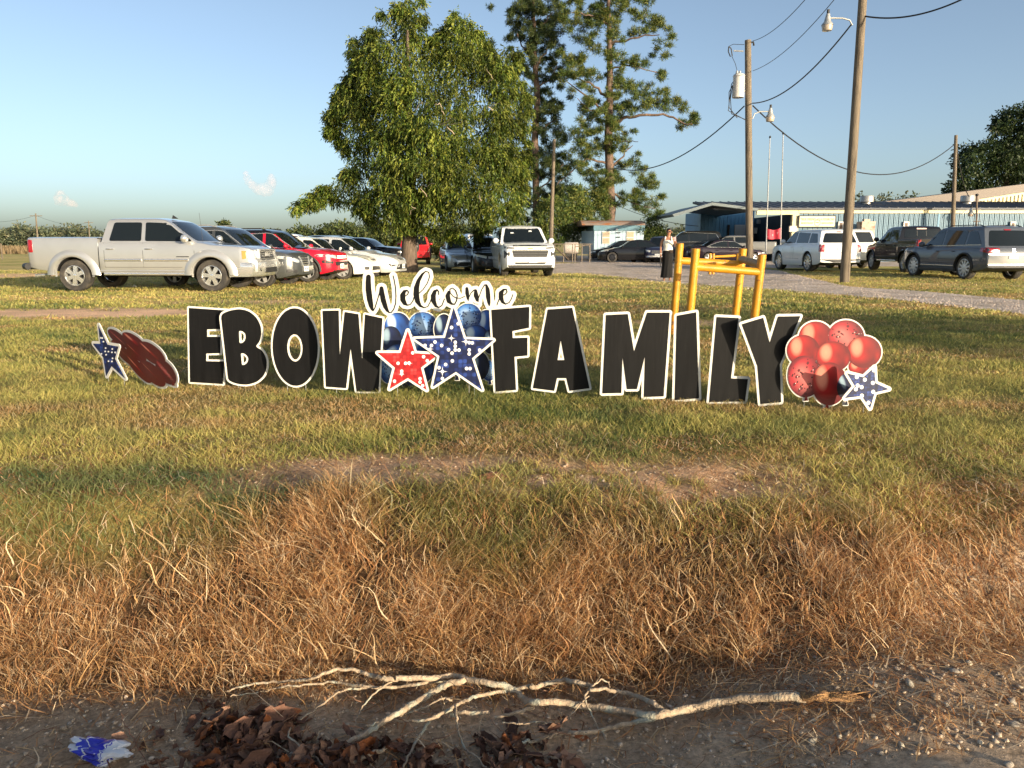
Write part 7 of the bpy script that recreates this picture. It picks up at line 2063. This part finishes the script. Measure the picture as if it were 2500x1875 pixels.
stick('twig', Z5b([(255, 190), (300, 150), (340, 160), (345, 182)]), 6, 3, lift0=.12, lift1=.12); stick('twig', Z5b([(255, 195), (235, 230), (260, 290), (290, 350), (330, 410)]), 6, 3, lift0=.12, lift1=.03)
stick('twig', Z5b([(250, 220), (210, 260), (160, 325)]), 5, 2, lift0=.1, lift1=.04)
stick('limb', Z5b([(600, 305), (520, 325), (430, 345), (330, 370), (250, 385), (190, 385), (100, 395), (0, 428)]) + zz([(1930, 560), (1850, 595)]), 15, 8, lift0=.05, lift1=.03)
stick('forked_limb', zz([(1560, 195), (1450, 228), (1380, 262), (1300, 312), (1220, 360), (1150, 402), (1040, 470), (960, 520), (880, 560), (790, 600), (700, 640)]), 20, 14, lift0=.09, lift1=.03)
stick('limb', Z5b([(262, 175), (200, 160), (130, 152), (60, 165), (0, 182)]) + zz([(1960, 232), (1880, 252), (1750, 272), (1640, 290), (1560, 320), (1500, 352), (1430, 400), (1350, 430), (1220, 442), (1100, 435), (1040, 455), (960, 470)]), 15, 6, lift0=.11, lift1=.04)
stick('limb', zz([(1480, 372), (1380, 420), (1330, 470), (1280, 550), (1230, 640), (1190, 722)]), 10, 6, lift0=.06, lift1=.03)
stick('twig', zz([(1505, 345), (1512, 420), (1520, 490), (1550, 590), (1620, 650), (1690, 722)]), 8, 5, lift0=.08, lift1=.03)
stick('twig', zz([(1150, 240), (1000, 237), (870, 225), (770, 210), (620, 225), (500, 235), (400, 255), (280, 275), (150, 290)]), 9, 3, lift0=.07, lift1=.04)
stick('twig', zz([(1480, 192), (1300, 215), (1150, 242), (1000, 245), (820, 265), (730, 320), (640, 390), (540, 455)]), 10, 4, lift0=.06, lift1=.03)
stick('twig', zz([(1120, 205), (1040, 258), (960, 340), (920, 410), (900, 470)]), 6, 3, lift0=.1, lift1=.03)
stick('twig', zz([(1480, 322), (1430, 308), (1330, 355), (1230, 390), (1180, 412)]), 7, 3, lift0=.08, lift1=.05)
stick('dead_stub', zz([(1480, 402), (1580, 392), (1700, 395)]), 11, 12, LICHEN, .03, .03); stick('dead_stub', zz([(1740, 425), (1850, 395), (1970, 362)]), 8, 13, LICHEN, .03, .04)
stick('twig', zz([(520, 485), (505, 535), (600, 618), (660, 662), (725, 725)]), 4, 6, lift0=.08, lift1=.04); stick('twig', zz([(1100, 605), (1000, 640), (890, 695)]), 11, 10, lift0=.03, lift1=.03)
stick('twig', zz([(1790, 455), (1900, 460), (2020, 452), (2120, 500), (2060, 540)]), 5, 6, lift0=.06, lift1=.04)
for k in range(26):   # fine twigs
    u, v = rng.uniform(560, 1500), rng.uniform(1640, 1850)
    a = rng.uniform(-.6, .9) + (PI if rng.random() < .5 else 0); l = rng.uniform(30, 110)
    stick('fine_twig', [(u, v), (u + l * .5 * math.cos(a) + rng.uniform(-8, 8), v + l * .35 * math.sin(a) + rng.uniform(-8, 8)), (u + l * math.cos(a), v + l * .8 * math.sin(a))], 4, 1.6, mat('dry_twig', (.24, .13, .075), .8), .03, .07, 5)
# dry curled leaves still hanging on it
LEAFB = [mat('dead_leaf', (.15, .07, .042), .8, var=.3, vscale=14, bump=.3, bscale=60), mat('dead_leaf_light', (.27, .15, .095), .8, var=.3, vscale=14, bump=.3, bscale=60), mat('dead_leaf_rust', (.34, .11, .035), .75, var=.3, vscale=14)]
lmesh = []
for v_ in range(9):
    m = MB(); nx_, ny_ = 7, 5; V = []; curl = random.uniform(.5, 2.0); bend = random.uniform(-1.2, 1.6); tw = random.uniform(-.9, .9)
    for i in range(nx_):
        f = i / (nx_ - 1); wdt = .34 * math.sin(PI * min(1, f * .92 + .06)) ** .8 * (1 - .25 * f)
        for j in range(ny_):
            g_ = (j / (ny_ - 1) - .5) * 2
            a = g_ * wdt * curl * 1.6
            y = math.sin(a) / (curl * 1.6) if curl else g_ * wdt; z = (1 - math.cos(a)) / (curl * 1.6)
            c_, s__ = math.cos(tw * f), math.sin(tw * f); y, z = y * c_ - z * s__, y * s__ + z * c_
            th = bend * f
            V.append((math.sin(th) / bend * 1.0 if abs(bend) > .05 else f, y + .05 * math.sin(11 * f + v_) * g_, z + ((1 - math.cos(th)) / bend if abs(bend) > .05 else 0) + .075 * math.sin(9 * f * (1 + .2 * v_) + 3 * g_) + .04 * math.sin(17 * f + 5 * g_)))
    F = [(i * ny_ + j, i * ny_ + j + 1, (i + 1) * ny_ + j + 1, (i + 1) * ny_ + j) for i in range(nx_ - 1) for j in range(ny_ - 1)]
    m.add(V, F); o = m.build('leaf', LEAFB[(0, 0, 1, 0, 1, 0, 2, 0, 1)[v_]], br, smooth=80, fixn=False); lmesh.append(o.data); bpy.data.objects.remove(o)
spots = []
for (x0, x1, y0, y1, n_) in ((850, 1500, 470, 725, 0), (40, 560, 390, 725, 190), (-60, 240, 300, 520, 22), (520, 900, 540, 725, 75), (900, 1250, 520, 725, 55), (1600, 2100, 480, 725, 50), (1250, 1600, 590, 725, 22), (2080, 2200, 400, 725, 12)):
    for _ in range(n_): spots.append(zz([(rng.uniform(x0, x1), rng.uniform(y0, y1))])[0])
for i in range(60): spots.append((rng.uniform(345, 720), rng.uniform(1745, 1890)))
for i, (u, v) in enumerate(spots):
    p = on_sight(u, v, rng.uniform(.0, .11) if i % 3 else rng.uniform(0, .03)) - br.location
    s_ = rng.uniform(.055, .12)
    inst('leaf', lmesh[int(rng.integers(0, 9))], br, p, (rng.uniform(-1.2, 1.2), rng.uniform(.2, 1.9), rng.uniform(0, 6.28)), (s_ * 1.25, s_ * rng.uniform(.6, 1.0), s_))
# one curled leaf hanging on a thin stem to the left
stick('stem', [(358, 1868), (318, 1790), (302, 1762), (298, 1740)], 2.5, 1.6, LEAFB[0], .04, .14, 5)
p = on_sight(272, 1797, .08) - br.location
inst('leaf', lmesh[2], br, p, (1.2, .2, .3), (.06, .05, .05))
# grass root clod in the bare strip
cl = on_ground(1205, 1168)
o = thing('earth_clod', 'reddish clod of dried earth on the bare strip of lawn', 'clod', cl)
m = MB()
bm = bmesh.new(); bmesh.ops.create_icosphere(bm, subdivisions=3, radius=.05)
for q in bm.verts: q.co = Vector((q.co.x * 1.7, q.co.y, q.co.z * .7)) * (1 + .5 * (fbm(np.array([q.co.x * 30 + 3]), np.array([q.co.y * 30 + q.co.z * 20]), 8, 3)[0] - .5))
m.add([tuple(q.co) for q in bm.verts], [tuple(q.index for q in f.verts) for f in bm.faces]); bm.free()
m.build('clod', mat('red_clod', (.30, .12, .06), .9, var=.3, vscale=30, bump=.8, bscale=40), o)

# ---------------------------------------------------------------- stones lying on the dirt at the right and by the ditch
ST = [mat('pale_stone', (.52, .45, .34), .85, var=.2, vscale=20, bump=.4, bscale=60), mat('tan_stone', (.40, .30, .20), .85, var=.2, vscale=20, bump=.4, bscale=60), mat('grey_stone', (.36, .31, .25), .85, var=.2, vscale=20, bump=.4, bscale=60)]
smesh = []
for v_ in range(6):
    bm = bmesh.new(); bmesh.ops.create_icosphere(bm, subdivisions=2, radius=1)
    sx, sy, sz = random.uniform(.8, 1.2), random.uniform(.65, 1), random.uniform(.45, .75)
    for q in bm.verts:
        n_ = fbm(np.array([q.co.x * 1.6 + v_ * 5 + 9]), np.array([q.co.y * 1.6 + q.co.z * 2.1 + 4]), 13, 3)[0]
        q.co = Vector((q.co.x * sx, q.co.y * sy, q.co.z * sz)) * (.35 + 1.3 * n_)
    me = bpy.data.meshes.new('stone'); bm.to_mesh(me); bm.free(); me.shade_smooth(); me.materials.append(ST[v_ % 3]); smesh.append(me)
fixed = [(2198, 1616, 11), (2225, 1635, 9), (2188, 1634, 8), (2220, 1671, 12), (2285, 1607, 10), (2330, 1640, 10), (2365, 1620, 9), (2283, 1705, 12), (2262, 1662, 9), (2310, 1722, 8), (2130, 1750, 11), (2130, 1673, 11), (2160, 1668, 7), (2165, 1780, 12), (2468, 1717, 13), (2390, 1766, 9), (2430, 1765, 11), (2475, 1770, 12), (2392, 1815, 9), (2418, 1762, 10), (2460, 1870, 12), (1985, 1812, 12), (1895, 1808, 10), (1990, 1762, 10), (2340, 1826, 8), (1960, 1830, 8), (1965, 1740, 9), (1790, 1812, 7), (1920, 1872, 10), (2370, 1415, 10), (2385, 1523, 9), (2280, 1545, 9), (2470, 1420, 7), (2300, 1500, 7), (2455, 1560, 9), (2440, 1600, 8), (2390, 1590, 8), (155, 1780, 9), (170, 1768, 6), (205, 1750, 5), (123, 1750, 5), (300, 1818, 7), (385, 1762, 6), (60, 1825, 6), (262, 1830, 6), (410, 1785, 5), (83, 1678, 7), (220, 1762, 5), (2430, 1540, 8), (2350, 1700, 7), (2250, 1760, 8), (2200, 1820, 8), (2300, 1790, 7), (2150, 1840, 8), (2490, 1680, 9), (2420, 1690, 6), (2080, 1860, 8), (2050, 1800, 6), (2240, 1590, 7), (2320, 1560, 6)]
for i, (u, v, r_) in enumerate(fixed):
    p = on_ground(u, v); s_ = r_ * (p - Vector((0, 0, EYE))).length / 1878 * .85
    left = u < 1000
    o = bpy.data.objects.new('stone', smesh[i % 6]); C.objects.link(o)
    o.location = p + Vector((0, 0, s_ * .25)); o.rotation_euler = (0, 0, rng.uniform(0, 6.28)); o.scale = (s_,) * 3
    if left: tag(o, 'small pale pebble on the grey shaded ditch floor at the left', 'stone', 'pebbles on the ditch floor')
    else: tag(o, ('larger ' if r_ > 9 else 'small ') + ('pale', 'tan', 'grey')[i % 3] + ' stone on the dirt beyond the broken end of the branch', 'stone', 'stones strewn on the dirt at the right')

# ---------------------------------------------------------------- crumpled bag in the ditch, scraps under the truck
gp_ = on_ground(245, 1855)
o = thing('crumpled_wrapper', 'crumpled blue and white plastic wrapper lying in the ditch at lower left', 'litter', gp_, R(-14))
bm = bmesh.new(); bmesh.ops.create_icosphere(bm, subdivisions=4, radius=1)
V = []
for q in bm.verts:
    c_ = q.co
    n_ = fbm(np.array([c_.x * 2.6 + 11]), np.array([c_.y * 2.6 + c_.z * 3.1 + 7]), 17, 4)[0] - .5
    r_ = 1 + 1.1 * n_
    V.append((c_.x * .115 * r_, c_.y * .05 * r_, c_.z * .042 * r_ + .03 + .02 * c_.x * c_.x))
m = MB(); m.add(V, [tuple(q.index for q in f.verts) for f in bm.faces]); bm.free()
WR = bpy.data.materials.new('wrapper_print'); WR.use_nodes = True; nt = WR.node_tree; b = nt.nodes['Principled BSDF']
tcn = nd(nt, 'ShaderNodeTexCoord'); sx_ = nd(nt, 'ShaderNodeSeparateXYZ'); nt.links.new(tcn.outputs['Generated'], sx_.inputs[0])
nz = nd(nt, 'ShaderNodeTexNoise'); nz.inputs['Scale'].default_value = 5; nt.links.new(tcn.outputs['Generated'], nz.inputs[0])
ma = nd(nt, 'ShaderNodeMath', operation='MULTIPLY_ADD'); ma.inputs[1].default_value = .55; nt.links.new(nz.outputs[0], ma.inputs[0]); nt.links.new(sx_.outputs[0], ma.inputs[2])
rp = nd(nt, 'ShaderNodeValToRGB'); rp.color_ramp.interpolation = 'CONSTANT'; e = rp.color_ramp.elements
e[0].color = (.62, .64, .68, 1); e[1].position = .50; e[1].color = (.03, .04, .42, 1)
for p_, c_ in ((.62, (.62, .64, .68, 1)), (.67, (.03, .035, .40, 1)), (.90, (.55, .58, .64, 1)), (.95, (.03, .04, .42, 1)), (.985, (.6, .62, .66, 1))):
    q = e.new(p_); q.color = c_
nt.links.new(ma.outputs[0], rp.inputs[0]); nt.links.new(rp.outputs[0], b.inputs['Base Color']); b.inputs['Roughness'].default_value = .3
m.build('film', WR, o, smooth=28)
sc_ = ground(328, 703)
o = thing('paper_scrap', 'tiny white scrap lying under the silver pickup', 'litter', sc_)
m = MB(); m.add([(-.07, 0, .02), (.02, -.03, .05), (.08, 0, .02), (.03, .05, .07), (-.04, .04, .06), (0, 0, .10)], [(0, 1, 5), (1, 2, 5), (2, 3, 5), (3, 4, 5), (4, 0, 5)]); m.build('paper', WHITE_PLASTIC, o, fixn=False)
